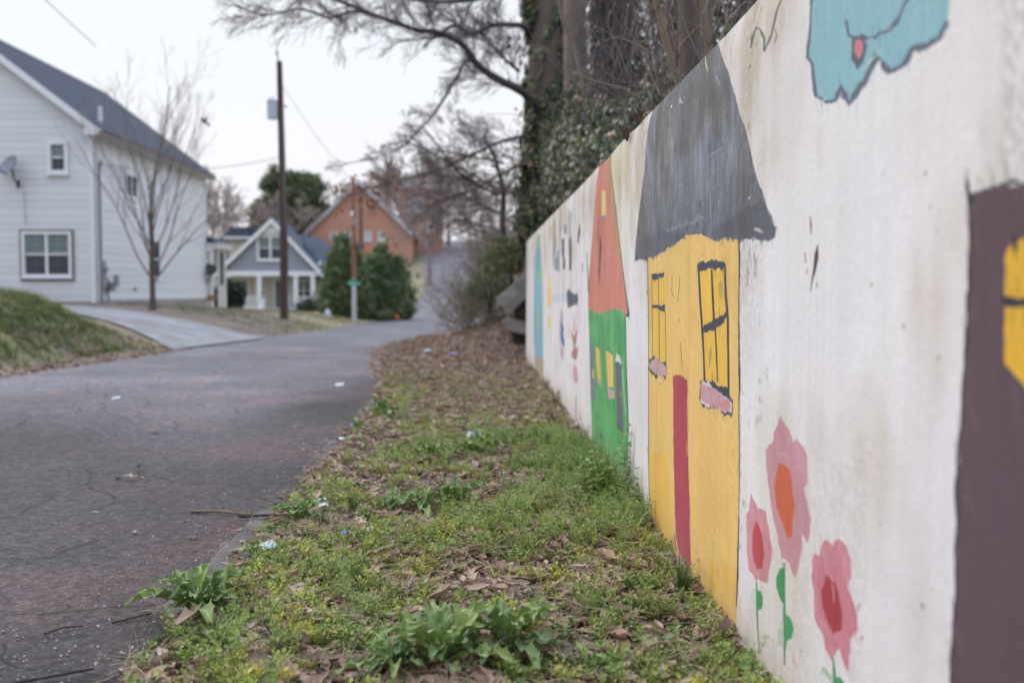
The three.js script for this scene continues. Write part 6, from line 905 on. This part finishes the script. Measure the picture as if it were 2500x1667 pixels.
{
  const R = rng(101), kinds = [1, 2, 3, 4, 5].map((k) => chickweed(200 + k)), lists = kinds.map(() => []), clv = [1, 2, 3].map((k) => cleaver(300 + k)), cl = clv.map(() => []);
  for (let k = 0; k < 26000; k++) {
    const d = 2.7 + Math.pow(R(), 1.35) * 13, x = lerp(roadR(d) - 0.05, 0.965, R()); if (R() > greenness(x, d) * lerp(0.62, 0.5, sstep(4, 9, d))) continue;
    const t = fbm(x * 3 + 50, d * 3, 2), k2 = 0.75 + 0.5 * R(), yel = R() < 0.3 ? 1.25 : 1; lists[Math.floor(R() * 5)].push({ p: vAt(x, d, -0.004), q: turned(R, 0.35), s: 0.5 + 1.1 * R() * R() + 0.25 * R(), c: lin(lerp(0.25, 0.4, sstep(0.3, 0.7, t)) * k2 * yel, lerp(0.36, 0.47, sstep(0.3, 0.7, t)) * k2, 0.075 * k2) });
  }
  const weeds = thing('weed_cover', 'low green chickweed carpeting the verge between road and painted wall', 'weeds'); weeds.userData.kind = 'stuff';
  lists.forEach((s, k) => scatter('chickweed', weeds, kinds[k], weedMat, s, 'stuff'));
  for (let k = 0; k < 5200; k++) { const d = 3.0 + Math.pow(R(), 1.1) * 8, x = lerp(-0.95, 0.95, R()); if (R() > greenness(x, d) * (0.12 + 0.75 * sstep(4.6, 5.6, d) * sstep(-0.5, 0.4, x) * (1 - sstep(8, 9.5, d)))) continue; const k2 = 0.8 + 0.45 * R(); cl[k % 3].push({ p: vAt(x, d, -0.004), q: turned(R, 0.3), s: 0.6 + 0.6 * R(), c: lin(0.27 * k2, 0.39 * k2, 0.085 * k2) }); }
  cl.forEach((s, k) => scatter('cleavers', weeds, clv[k], weedMat, s, 'stuff'));
  // small broad leaved seedlings between them
  const bl = [601, 602, 603].map((seed) => { const Q = rng(seed), l = []; for (let k = 0; k < 9; k++) { const g = leafGeo(0.024 + 0.02 * Q(), 0.013 + 0.006 * Q(), 0.25, -0.25, 3); g.rotateX(-0.25 - 0.7 * Q()); g.rotateY(k * 2.4 + Q()); g.translate(0, 0.006 + 0.01 * Q(), 0); l.push(g); } return merge(l); }), bs = [[], [], []];
  for (let k = 0; k < 5200; k++) { const d = 2.7 + Math.pow(R(), 1.3) * 11, x = lerp(roadR(d), 0.965, R()); if (R() > 0.1 + 0.5 * greenness(x, d)) continue; const k2 = 0.7 + 0.6 * R(); bs[k % 3].push({ p: vAt(x, d, 0.002), q: turned(R, 0.3), s: 0.5 + 0.9 * R(), c: lin(0.19 * k2, 0.3 * k2, 0.085 * k2) }); }
  bs.forEach((s, k) => scatter('seedlings', weeds, bl[k], weedMat, s, 'stuff'));
  // dry straws lying about
  const st = (() => { const tw = new Twigs(), Q = rng(7); for (let k = 0; k < 5; k++) { let p = V((Q() - 0.5) * 0.1, 0.012 + 0.012 * Q(), (Q() - 0.5) * 0.1), a = Q() * 6.28; const pts = [p.clone()]; for (let q = 0; q < 5; q++) { a += (Q() - 0.5) * 0.5; p.add(V(Math.cos(a) * 0.022, (Q() - 0.5) * 0.012, Math.sin(a) * 0.022)); pts.push(p.clone()); } tw.path(pts, 0.0013, 0.0008); } return tw.build(); })(), sl = [];
  for (let k = 0; k < 1500; k++) { const d = 2.8 + Math.pow(R(), 1.3) * 14, x = lerp(roadR(d) - 0.1, 0.95, R()), k2 = 0.6 + 0.7 * R(); sl.push({ p: vAt(x, d, 0.006 + 0.015 * R()), q: turned(R, 0.25), s: 0.7 + 0.8 * R(), c: lin(0.36 * k2, 0.29 * k2, 0.2 * k2) }); }
  scatter('straws', weeds, st, mat(1, 1, 1, 0.8), sl, 'stuff');
  // grass in loose tufts
  const tg = [grassTuft(401, 16, 0.085, 0.9), grassTuft(402, 22, 0.11, 0.7), grassTuft(403, 12, 0.07, 1.1)], ts = tg.map(() => []);
  for (let k = 0; k < 8200; k++) { const d = 2.8 + Math.pow(R(), 1.2) * 17, x = lerp(roadR(d) + 0.02, 0.96, R()), g = greenness(x, d), patch = sstep(0.46, 0.62, fbm(x * 2.6 + 90, d * 2.2, 3)); if (R() > (0.1 + 0.75 * patch) * Math.min(1, g + (d > 9 && x < roadR(d) + 0.5 ? 0.35 : 0))) continue; const k2 = 0.75 + 0.5 * R(); ts[k % 3].push({ p: vAt(x, d, -0.006), q: turned(R, 0.2), s: 0.55 + 0.6 * R(), c: R() < 0.22 ? lin(0.36 * k2, 0.3 * k2, 0.17 * k2) : lin(0.2 * k2, 0.28 * k2, 0.07 * k2) }); }
  const grass = thing('verge_grass', 'thin grass scattered through the weeds of the verge', 'grass'); grass.userData.kind = 'stuff'; ts.forEach((s, k) => scatter('blades', grass, tg[k], grassMat, s, 'stuff'));
  // dead leaves
  const dg = [deadLeaf(1, 0.085, 0.034, 0.9, 0), deadLeaf(2, 0.075, 0.03, -1.1, 0), deadLeaf(3, 0.1, 0.05, 0.8, 3), deadLeaf(4, 0.06, 0.03, 1.5, 0), deadLeaf(5, 0.09, 0.045, -0.7, 2), deadLeaf(6, 0.05, 0.022, 0.4, 0)], ds = dg.map(() => []);
  const leafTone = () => { const r = R(), k = 0.65 + 0.6 * R(); return r < 0.5 ? lin(0.25 * k, 0.175 * k, 0.128 * k) : r < 0.78 ? lin(0.34 * k, 0.25 * k, 0.185 * k) : r < 0.93 ? lin(0.15 * k, 0.095 * k, 0.07 * k) : lin(0.36 * k, 0.3 * k, 0.27 * k); };
  for (let k = 0; k < 24000; k++) { const d = 2.7 + Math.pow(R(), 1.5) * 27, x = lerp(roadR(d) - 0.02 - spill(d) * R(), 0.96, R()), g = greenness(x, d); if (R() < g * 0.45) continue; ds[k % 6].push({ p: vAt(x, d, 0.004 + 0.014 * R() + 0.035 * R() * g), q: turned(R, 0.45), s: (0.55 + 0.85 * R()) * (d > 9 ? 1.1 : 1), c: leafTone() }); }
  for (let k = 0; k < 150; k++) { const d = 3 + R() * 20, x = roadR(d) - Math.pow(R(), 2.2) * 4.2; ds[k % 6].push({ p: V(x, 0.018, -d), q: turned(R, 0.12), s: 0.3 + 0.5 * R(), c: leafTone() }); }
  for (let k = 0; k < 2600; k++) { const d = 15 + R() * 8, e = R() * 1.5, x = roadL(d) + 0.3 - e; ds[k % 6].push({ p: V(x, ground(x, d) + 0.02, -d), q: turned(R, 0.5), s: 0.7 + 0.6 * R(), c: leafTone() }); }
  const litter = thing('leaf_litter', 'brown dead leaves strewn over the verge and gutter', 'dead leaves'); litter.userData.kind = 'stuff'; ds.forEach((s, k) => scatter('leaves', litter, dg[k], deadMat, s, 'stuff'));
  // grass of the left bank and mulch bed
  const lg = [grassTuft(411, 14, 0.16, 0.8), grassTuft(412, 18, 0.12, 1.1)], ls = [[], []];
  for (let k = 0; k < 15000; k++) { const d = 13.5 + R() * 9.5, e = Math.pow(R(), 0.8) * 4.2, x = roadL(d) - e, n = fbm(x * 1.3, d * 1.3, 3); if (ground(x, d) < 0.03 || R() > sstep(0.1, 0.7, e) * sstep(0.28, 0.6, n) + 0.06 || d > 22.9 + (n - 0.5)) continue; const k2 = 0.7 + 0.6 * R(), y = R() < 0.2 ? 1.5 : 1; ls[k % 2].push({ p: V(x, ground(x, d) + (fbm(x * 1.6, d * 1.6, 3) - 0.5) * 0.12 - 0.02, -d), q: turned(R, 0.3), s: 0.7 + 0.7 * R(), c: lin(0.16 * k2 * y, 0.22 * k2, 0.05 * k2) }); }
  for (let k = 0; k < 9000; k++) { const d = 28 + R() * 18, e = R() * 7, x = roadL(d) - e, n = fbm(x * 0.7 + 40, d * 0.7, 4); if (d < 29.5 + e * 0.7 || R() > 0.25 + sstep(0.45, 0.7, n)) continue; const dry = sstep(31, 39, d - e * 0.6), k2 = 0.7 + 0.6 * R(); ls[k % 2].push({ p: V(x, ground(x, d) + (x < roadL(d) - 0.6 ? (fbm(x * 1.6, d * 1.6, 3) - 0.5) * 0.12 : 0) - 0.02, -d), q: turned(R, 0.3), s: 0.5 + 0.6 * R(), c: lin(lerp(0.14, 0.32, dry) * k2, lerp(0.16, 0.28, dry) * k2, lerp(0.05, 0.15, dry) * k2) }); }
  const lawn = thing('lawn_grass', 'short rough grass on the bank and yards across the road', 'grass'); lawn.userData.kind = 'stuff'; ls.forEach((s, k) => scatter('blades', lawn, lg[k], grassMat, s, 'stuff'));
}
// rosettes of broad toothed leaves, every leaf a part
const rosLeaf = [11, 12, 13].map((seed) => {
  const R = rng(seed), n = 16, m = 6, pos = [], uv = [], idx = [], col = [];
  for (let i = 0; i <= n; i++) { const t = i / n; let w = (0.1 + 0.9 * Math.sin(Math.PI * Math.pow(t, 1.35)) ** 0.85 * sstep(0.08, 0.5, t)) * 0.17 * (1 - 0.2 * Math.max(0, t - 0.9) * 10); w *= 1 + 0.34 * ((i % 2) - 0.5) * sstep(0.2, 0.45, t) * (1 - 0.6 * sstep(0.7, 0.95, t)); if (i === n) w = 0.012;
    for (let j = 0; j <= m; j++) { const u = (j / m) * 2 - 1, ruf = 0.05 * Math.sin(t * 23 + u * 2.5 + seed) * u * u; pos.push(u * w, 0.4 * Math.abs(u) * w * 0.9 + ruf + 0.62 * t - 0.62 * t * t * 0.9, t); uv.push(j / m, t); const mid = Math.exp(-u * u * 26); const c = lerp(0.95, 1.45, mid * (1 - t * 0.4)); col.push(c, c * lerp(1, 1.02, mid), c * lerp(0.95, 1.15, mid)); } }
  for (let i = 0; i < n; i++) for (let j = 0; j < m; j++) { const a = i * (m + 1) + j, b = a + m + 1; idx.push(a, b, a + 1, a + 1, b, b + 1); }
  const g = new THREE.BufferGeometry(); g.setAttribute('position', new THREE.Float32BufferAttribute(pos, 3)); g.setAttribute('uv', new THREE.Float32BufferAttribute(uv, 2)); g.setAttribute('color', new THREE.Float32BufferAttribute(col, 3)); g.setIndex(idx); g.computeVertexNormals(); return g;
});
const rosMats = [[0.19, 0.32, 0.085], [0.24, 0.37, 0.09], [0.155, 0.28, 0.08], [0.29, 0.4, 0.095]].map((c) => new THREE.MeshPhysicalMaterial({ color: lin(...c), map: veinMap, vertexColors: true, roughness: 0.72, transmission: 0.35, thickness: 0, side: THREE.DoubleSide }));
const brightMats = [[0.2, 0.33, 0.06], [0.24, 0.37, 0.065]].map((c) => new THREE.MeshPhysicalMaterial({ color: lin(...c), map: veinMap, vertexColors: true, roughness: 0.5, transmission: 0.4, thickness: 0, side: THREE.DoubleSide }));
function rosette(seed, x, d, len, n, label, { mats = rosMats, rise: up = 0.55, wide = 1 } = {}) {
  const R = rng(seed), t = thing('leaf_rosette', label, 'weed', vAt(x, d, -0.005).toArray());
  n = Math.round(n * 1.7); for (let k = 0; k < n; k++) { const inner = k / n, L = len * 1.2 * (0.6 + 0.5 * R()) * (1 - 0.25 * inner), m = part('leaf', rosLeaf[Math.floor(R() * 3)], mats[Math.floor(R() * mats.length)], t); m.scale.set(L * (0.5 + 0.22 * R()) * wide, L * (0.8 + 0.6 * R()), L); m.rotation.order = 'YXZ'; m.rotation.set(-(up * (0.2 + 1.25 * inner) + (R() - 0.5) * 0.3), k * 2.4 + R() * 0.5, (R() - 0.5) * 0.5); m.position.y = 0.012 + 0.01 * inner; }
  return t;
}
rosette(501, -1.1, 3.9, 0.225, 20, 'large green leaf rosette at the road edge in the left foreground', { up: 0.75 });
rosette(502, -0.99, 5.5, 0.18, 11, 'broad leafed rosette beside the scrap of white paper', { up: 0.6 });
rosette(503, -0.49, 5.72, 0.17, 9, 'left rosette of the green clump before the tan board', { up: 0.7 });
rosette(504, -0.3, 5.66, 0.19, 11, 'middle rosette of the green clump before the tan board', { up: 0.75 });
rosette(505, -0.13, 5.78, 0.2, 12, 'right rosette of the green clump, leaves before the tan board', { up: 0.85 });
rosette(506, -0.12, 3.24, 0.25, 15, 'pale green rosette with long leaves at the bottom edge, centre', { up: 0.75 });
rosette(507, 0.1, 3.36, 0.25, 12, 'rosette of long arching leaves just right of bottom centre', { up: 0.75 });
rosette(508, -0.27, 3.22, 0.17, 10, 'small rosette at the left of the foreground leaf clump', { up: 0.6 });
rosette(509, 0.36, 3.2, 0.12, 6, 'few upright leaves at the bottom edge toward the wall', { up: 1.0 });
rosette(510, -0.02, 7.5, 0.22, 9, 'bright rosette just before the blue and white crushed can', { mats: brightMats, up: 0.6 });
rosette(511, -0.35, 7.43, 0.19, 8, 'bright rosette left of the blue and white crushed can', { mats: brightMats, up: 0.6 });
rosette(512, -1.0, 10.35, 0.24, 9, 'bright upright rosette standing on the edge of the road', { mats: brightMats, up: 0.9 });
rosette(513, 0.44, 8.3, 0.18, 7, 'bright rosette near the wall beyond the green painted house', { mats: brightMats, up: 0.8 });
rosette(514, -1.12, 9.3, 0.16, 6, 'small yellowish rosette by the road beside blue litter', { mats: brightMats, up: 0.5 });
rosette(515, 0.55, 4.9, 0.08, 8, 'small starry leaf rosette near the foot of the yellow house', { mats: brightMats, up: 0.35 });
// tufts of grass
function tuft(seed, x, d, n, h, lean, col, label) { const t = thing('grass_tuft', label, 'grass tuft', vAt(x, d, -0.01).toArray()); for (let k = 0; k < 3; k++) part('blades', grassTuft(seed + k, n, h * (1 - 0.2 * k), lean), leafMat(col[0] * (0.85 + 0.2 * k), col[1] * (0.85 + 0.2 * k), col[2], 0.45, 0.35), t); return t; }
tuft(521, 0.86, 4.08, 46, 0.24, 0.35, [0.085, 0.15, 0.045], 'dark green grass tuft growing against the yellow painted house');
tuft(522, 0.78, 6.25, 120, 0.42, 0.75, [0.24, 0.36, 0.075], 'thick grass tuft against the wall under the green painted house');
tuft(523, 0.7, 6.9, 30, 0.2, 1.0, [0.19, 0.28, 0.07], 'arching grass tuft left of the green painted house');
tuft(530, 0.86, 5.95, 60, 0.3, 0.6, [0.22, 0.34, 0.07], 'bright grass tuft against the white gap between the green and yellow houses');
tuft(524, -0.66, 14.1, 80, 0.16, 1.1, [0.2, 0.25, 0.06], 'bright yellow green grass mound far along the verge');
tuft(525, -0.85, 14.5, 60, 0.15, 1.1, [0.18, 0.23, 0.06], 'second yellow green grass mound just behind and left of the other');
tuft(526, 0.22, 3.9, 34, 0.12, 1.0, [0.085, 0.11, 0.04], 'wiry dull grass tuft among dead leaves in the foreground');
tuft(527, -1.12, 3.55, 34, 0.12, 0.6, [0.06, 0.1, 0.035], 'dark grass tuft below the big rosette at the road edge');
tuft(528, -0.83, 5.35, 30, 0.14, 0.9, [0.1, 0.13, 0.05], 'straggly grass tuft below the scrap of white paper');
tuft(529, -0.72, 5.75, 36, 0.16, 0.5, [0.085, 0.14, 0.04], 'upright grass tuft right of the scrap of white paper');
{ // weeds climbing the foot of the wall
  const R = rng(531), mk = (x, d, h, n, lw, col, label) => { const t = thing('tall_weed', label, 'weed', vAt(x, d, -0.01).toArray()), lf = leafGeo(lw, lw * 0.75, 0.25, 0.3, 3); for (let k = 0; k < n; k++) { const a = R() * 6.28, pts = [V((R() - 0.5) * 0.1, 0, (R() - 0.5) * 0.22)], dir = V(Math.cos(a) * 0.25, 1, Math.sin(a) * 0.35), H = h * (0.5 + 0.5 * R()), tw = []; for (let q = 1; q <= 8; q++) { dir.addScaledVector(randDir(R), 0.18).normalize(); pts.push(pts[q - 1].clone().addScaledVector(dir, H / 8)); if (pts[q].x > WX - x - 0.02) pts[q].x = WX - x - 0.02; }
      part('stem', tube(pts, pts.map((_, i) => 0.002 - 0.00013 * i), 4), mat(0.13, 0.12, 0.06, 0.7), t); for (let q = 1; q <= 8; q++) for (let s = 0; s < 3; s++) { const g = lf.clone(), sc = 0.6 + 0.7 * R(); g.scale(sc, sc, sc); g.rotateX(-0.3 + R() * 0.9); g.rotateY(R() * 6.28); const w = Math.min(pts[q].x, WX - x - 0.03); g.translate(w, pts[q].y, pts[q].z); tw.push(g); } part('leaves', tw, leafMat(col[0] * (0.8 + 0.4 * R()), col[1] * (0.8 + 0.4 * R()), col[2], 0.5, 0.4), t); } };
  mk(0.93, 6.15, 0.52, 7, 0.03, [0.22, 0.28, 0.06], 'tall leafy weed climbing the wall right of the green painted house');
  mk(0.92, 5.8, 0.3, 7, 0.028, [0.23, 0.31, 0.06], 'leafy weed against the white gap left of the yellow house');
  mk(0.93, 5.25, 0.24, 4, 0.02, [0.2, 0.31, 0.055], 'fine stemmed weed at the left foot of the yellow painted house');
  mk(0.72, 6.05, 0.32, 16, 0.028, [0.27, 0.39, 0.075], 'bright leafy weeds standing out from the white gap and green painted house'); mk(0.82, 6.35, 0.36, 16, 0.026, [0.25, 0.36, 0.07], 'dense low weeds in front of the green painted house');
  mk(0.55, 7.0, 0.24, 6, 0.02, [0.23, 0.32, 0.07], 'light green stalky weed out from the green painted house');
  mk(0.9, 8.2, 0.3, 5, 0.02, [0.17, 0.22, 0.05], 'yellowish weed by the wall left of the green painted house');
  mk(0.15, 6.2, 0.22, 5, 0.02, [0.22, 0.31, 0.07], 'light green stalky weed right of the tan board');
  mk(0.28, 3.45, 0.14, 4, 0.026, [0.15, 0.23, 0.05], 'whorled bright weed right of the foreground rosettes');
  mk(0.92, 11.5, 0.22, 5, 0.025, [0.06, 0.08, 0.03], 'dark low weed at the foot of the far wall');
  mk(0.92, 13.2, 0.22, 4, 0.025, [0.07, 0.08, 0.035], 'dull low weed furthest along the foot of the wall');
}
{ // litter, sticks, leaves one can point to
  const R = rng(541);
  const crumple = (w, h, seed, fold) => { const n = 7, pos = [], idx = [], uv = [], Q = rng(seed); for (let i = 0; i <= n; i++) for (let j = 0; j <= n; j++) { const u = i / n - 0.5, v = j / n - 0.5; pos.push(u * w * (0.85 + 0.2 * Q()), fold * (fbm(u * 5 + seed, v * 5, 3) - 0.3) * w + 0.006 * Q(), v * h * (0.85 + 0.2 * Q())); uv.push(i / n, j / n); } for (let i = 0; i < n; i++) for (let j = 0; j < n; j++) { const a = i * (n + 1) + j, b = a + n + 1; idx.push(a, a + 1, b, b, a + 1, b + 1); } const g = new THREE.BufferGeometry(); g.setAttribute('position', new THREE.Float32BufferAttribute(pos, 3)); g.setAttribute('uv', new THREE.Float32BufferAttribute(uv, 2)); g.setIndex(idx); const f = g.toNonIndexed(); f.computeVertexNormals(); return f; };
  const paper = (r, g, b) => new THREE.MeshStandardMaterial({ color: lin(r, g, b), roughness: 0.6, side: THREE.DoubleSide });
  const lit = (name, x, d, up, w, h, seed, fold, m, turn, label, cat) => { const o = single(name, crumple(w, h, seed, fold), m, label, cat); o.position.copy(vAt(x, d, up)); o.rotation.set(0.35, turn, 0.1, 'YXZ'); return o; };
  lit('paper_scrap', -0.9, 5.75, 0.045, 0.06, 0.08, 7, 0.7, paper(0.6, 0.63, 0.65), 0.4, 'crumpled scrap of white paper beside the second rosette', 'paper');
  const wr = lit('wrapper', -1.01, 4.79, 0.045, 0.085, 0.06, 8, 0.35, paper(0.62, 0.64, 0.66), 0.9, 'white wrapper with blue edge lying at the road edge', 'wrapper'); part('blue_edge', bar([-0.04, 0.012, 0.022], [0.03, 0.008, 0.03], 0.008, 0.004), paper(0.12, 0.45, 0.6), wr);
  lit('plastic_scrap', -0.69, 5.12, 0.03, 0.035, 0.02, 9, 0.5, paper(0.2, 0.45, 0.7), 0.2, 'small light blue plastic scrap in the weeds', 'litter');
  lit('purple_petal', -1.11, 4.74, 0.03, 0.016, 0.02, 10, 0.5, paper(0.12, 0.06, 0.3), 0.2, 'tiny purple petal left of the white wrapper', 'petal');
  lit('purple_scrap', -0.28, 3.55, 0.03, 0.03, 0.025, 11, 0.5, paper(0.09, 0.06, 0.22), 0.8, 'dark purple scrap behind the foreground rosettes', 'litter');
  lit('blue_scrap', -1.16, 9.35, 0.04, 0.07, 0.05, 12, 0.5, paper(0.3, 0.4, 0.75), 0.2, 'light blue scrap at the road edge beside the yellowish rosette', 'litter');
  lit('white_scrap', -1.17, 8.55, 0.035, 0.06, 0.04, 13, 0.5, paper(0.65, 0.72, 0.74), 1.2, 'white scrap at the road edge nearer than the light blue one', 'litter');
  lit('flat_paper', -1.92, 13.9, 0.014, 0.12, 0.1, 14, 0.05, paper(0.5, 0.52, 0.57), 0.1, 'flattened white paper on the asphalt right of centre road', 'paper');
  lit('flat_card', -4.39, 12.2, 0.014, 0.1, 0.07, 15, 0.05, paper(0.42, 0.44, 0.48), 0.1, 'flattened pale card out in the middle of the road', 'paper');
  lit('pale_scrap', -1.04, 20.6, 0.05, 0.14, 0.1, 16, 0.4, paper(0.6, 0.68, 0.85), 0.4, 'pale blue scrap on the leaf strewn soil far down the verge', 'litter'); lit('violet_scrap', -0.48, 19.5, 0.05, 0.14, 0.08, 17, 0.3, paper(0.42, 0.4, 0.75), 0.4, 'violet scrap on the leaf strewn soil far down the verge', 'litter');
  const can = thing('crushed_can', 'crushed blue and white drink can behind the bright rosette', 'can', vAt(-0.03, 8.2, 0.075).toArray(), 0.7); const cg = new THREE.CylinderGeometry(0.034, 0.034, 0.12, 18, 4); { const q = cg.attributes.position; for (let i = 0; i < q.count; i++) { const y = q.getY(i), k = 1 - 0.3 * Math.exp(-((y / 0.03) ** 2)); q.setX(i, q.getX(i) * k); q.setZ(i, q.getZ(i) * (0.75 + 0.1 * Math.sin(y * 60))); } cg.rotateZ(1.4); cg.computeVertexNormals(); } part('body', cg, mat(0.65, 0.68, 0.74, 0.3, { metalness: 0.3 }), can); part('blue_band', new THREE.CylinderGeometry(0.0335, 0.0335, 0.045, 18).scale(0.92, 1, 0.82).rotateZ(1.4).translate(0.012, 0.006, 0), mat(0.05, 0.12, 0.35, 0.35), can);
  const bd = single('wood_board', rbox(0.2, 0.06, 0.03, 0.006), new THREE.MeshStandardMaterial({ color: lin(0.42, 0.29, 0.18), map: rep(mottle, 3), roughness: 0.85 }), 'short tan piece of board lying behind the green rosette clump', 'board'); bd.position.copy(vAt(-0.1, 6.25, 0.04)); bd.rotation.set(-0.25, 0.1, 0.16);
  const stick = (pts, r, col, label) => single('stick', tube(pv(pts), pts.map((_, i) => r * (1 - 0.12 * i)), 6), bark(...col), label, 'stick');
  stick([[-1.68, 0.022, -5.84], [-1.5, 0.03, -5.8], [-1.29, 0.024, -5.73]], 0.009, [0.33, 0.26, 0.19], 'pale straight stick lying on the asphalt near the verge');
  stick([[-1.36, 0.03, -5.66], [-1.22, 0.04, -5.64], [-1.05, 0.05, -5.6]], 0.009, [0.1, 0.07, 0.06], 'dark stick touching the end of the pale stick');
  stick([[-1.63, 0.02, -3.74], [-1.58, 0.028, -3.79], [-1.52, 0.02, -3.83]], 0.004, [0.15, 0.09, 0.07], 'small reddish twig on the asphalt in the near left corner');
  stick([[-1.9, 0.02, -3.05], [-1.6, 0.026, -3.2], [-1.3, 0.03, -3.36]], 0.005, [0.05, 0.04, 0.04], 'long dark twig near the bottom left corner'); stick([[-1.42, 0.02, -3.86], [-1.3, 0.028, -3.95]], 0.004, [0.09, 0.06, 0.05], 'short dark twig beside the big rosette');
  stick([[-0.1, 0.09, -3.12], [0.02, 0.12, -3.2], [0.1, 0.16, -3.26]], 0.005, [0.2, 0.16, 0.13], 'grey twig poking up through the foreground rosettes'); stick([[0.2, 0.06, -8.9], [-0.3, 0.05, -8.95], [-0.6, 0.05, -9]], 0.005, [0.35, 0.3, 0.25], 'long straw lying across the leaf litter'); stick([[0.02, 0.06, -6.9], [-0.2, 0.06, -7.0]], 0.007, [0.4, 0.36, 0.3], 'short bleached stick left of the stalky weed'); stick([[-0.43, 0.05, -6.5], [-0.46, 0.1, -6.55], [-0.42, 0.13, -6.6]], 0.004, [0.42, 0.38, 0.32], 'bent pale straw standing up near the rosette clump');
  const big = (x, d, up, len, wid, curl, lobes, col, rx, ry, rz, seed, label) => { const g = deadLeaf(seed, len, wid, curl, lobes); const o = single('dead_leaf', g, new THREE.MeshPhysicalMaterial({ color: lin(...col), map: veinMap, roughness: 0.65, transmission: 0.12, thickness: 0, side: THREE.DoubleSide }), label, 'dead leaf'); o.position.copy(vAt(x, d, up)); o.rotation.set(rx, ry, rz, 'YXZ'); return o; };
  big(-1.08, 3.68, 0.07, 0.15, 0.09, 0.5, 2, [0.34, 0.24, 0.185], -0.5, 1.3, 0.5, 31, 'largest curled brown leaf at the foot of the left foreground rosette');
  big(0.9, 3.52, 0.07, 0.12, 0.05, 0.9, 0, [0.42, 0.31, 0.27], -1.0, 0.2, 0.2, 32, 'pinkish tan leaf leaning on the wall under the yellow house corner');
  big(0.0, 3.97, 0.05, 0.12, 0.045, 0.4, 0, [0.36, 0.27, 0.2], -0.2, 1.3, 0.3, 33, 'pale flat leaf behind the foreground rosettes, centre'); big(0.72, 3.3, 0.04, 0.11, 0.045, 0.8, 0, [0.34, 0.22, 0.16], -0.3, 0.6, 0.5, 34, 'curled leaf near the wall at the bottom right of the verge'); big(0.5, 3.25, 0.04, 0.12, 0.055, -0.6, 2, [0.4, 0.3, 0.23], -0.2, 2.2, -0.3, 35, 'lobed tan leaf in front of the bright whorled weed');
  big(-2.96, 9.2, 0.02, 0.14, 0.09, 0.6, 2, [0.38, 0.24, 0.15], 0, 0.4, 0.1, 36, 'orange brown leaf out on the road, farthest of three'); big(-2.39, 6.88, 0.025, 0.11, 0.06, 0.7, 2, [0.45, 0.36, 0.27], 0.1, 1.4, 0.2, 37, 'pale curled leaf on the road, nearest of three'); big(-2.44, 7.23, 0.035, 0.09, 0.035, 0.9, 0, [0.5, 0.42, 0.34], -0.6, 0.3, 0.6, 38, 'narrow pale leaf standing on the road, middle of three');
}
{ // broken asphalt and pebbles along the near gutter
  const R = rng(551), pg = [1, 2, 3].map((k) => { const g = new THREE.IcosahedronGeometry(1, 1), q = g.attributes.position, Q = rng(k); const seen = {}; for (let i = 0; i < q.count; i++) { const key = [q.getX(i), q.getY(i), q.getZ(i)].map((v) => v.toFixed(3)).join(); const f = seen[key] ??= 0.75 + 0.4 * Q(); q.setXYZ(i, q.getX(i) * f, q.getY(i) * f * 0.65, q.getZ(i) * f); } g.computeVertexNormals(); return g; }), sp = [[], [], []];
  for (let k = 0; k < 3800; k++) { const d = 2.8 + Math.pow(R(), 1.8) * 12, x = roadR(d) + 0.08 - Math.pow(R(), 1.6) * 0.75, c = R(), kk = 0.6 + 0.7 * R(), s = 0.0015 + 0.006 * Math.pow(R(), 3.2); sp[k % 3].push({ p: V(x, Math.max(0.013, verge(x, d)) + s * 0.25, -d), q: turned(R, 1), s, c: c < 0.5 ? lin(0.26 * kk, 0.23 * kk, 0.23 * kk) : c < 0.8 ? lin(0.33 * kk, 0.23 * kk, 0.2 * kk) : lin(0.38 * kk, 0.35 * kk, 0.35 * kk) }); }
  for (let k = 0; k < 480; k++) { const d = 3 + R() * 9, x = roadR(d) - R() * 4, s = 0.0012 + 0.004 * Math.pow(R(), 3), kk = 0.6 + 0.7 * R(); sp[k % 3].push({ p: V(x, 0.014, -d), q: turned(R, 1), s, c: lin(0.34 * kk, 0.32 * kk, 0.33 * kk) }); }
  const gr = thing('gravel', 'loose grit and pebbles along the broken road edge', 'gravel'); gr.userData.kind = 'stuff'; sp.forEach((s, k) => scatter('pebbles', gr, pg[k], mat(1, 1, 1, 0.85), s, 'stuff'));
}
renderer.render(scene, camera);
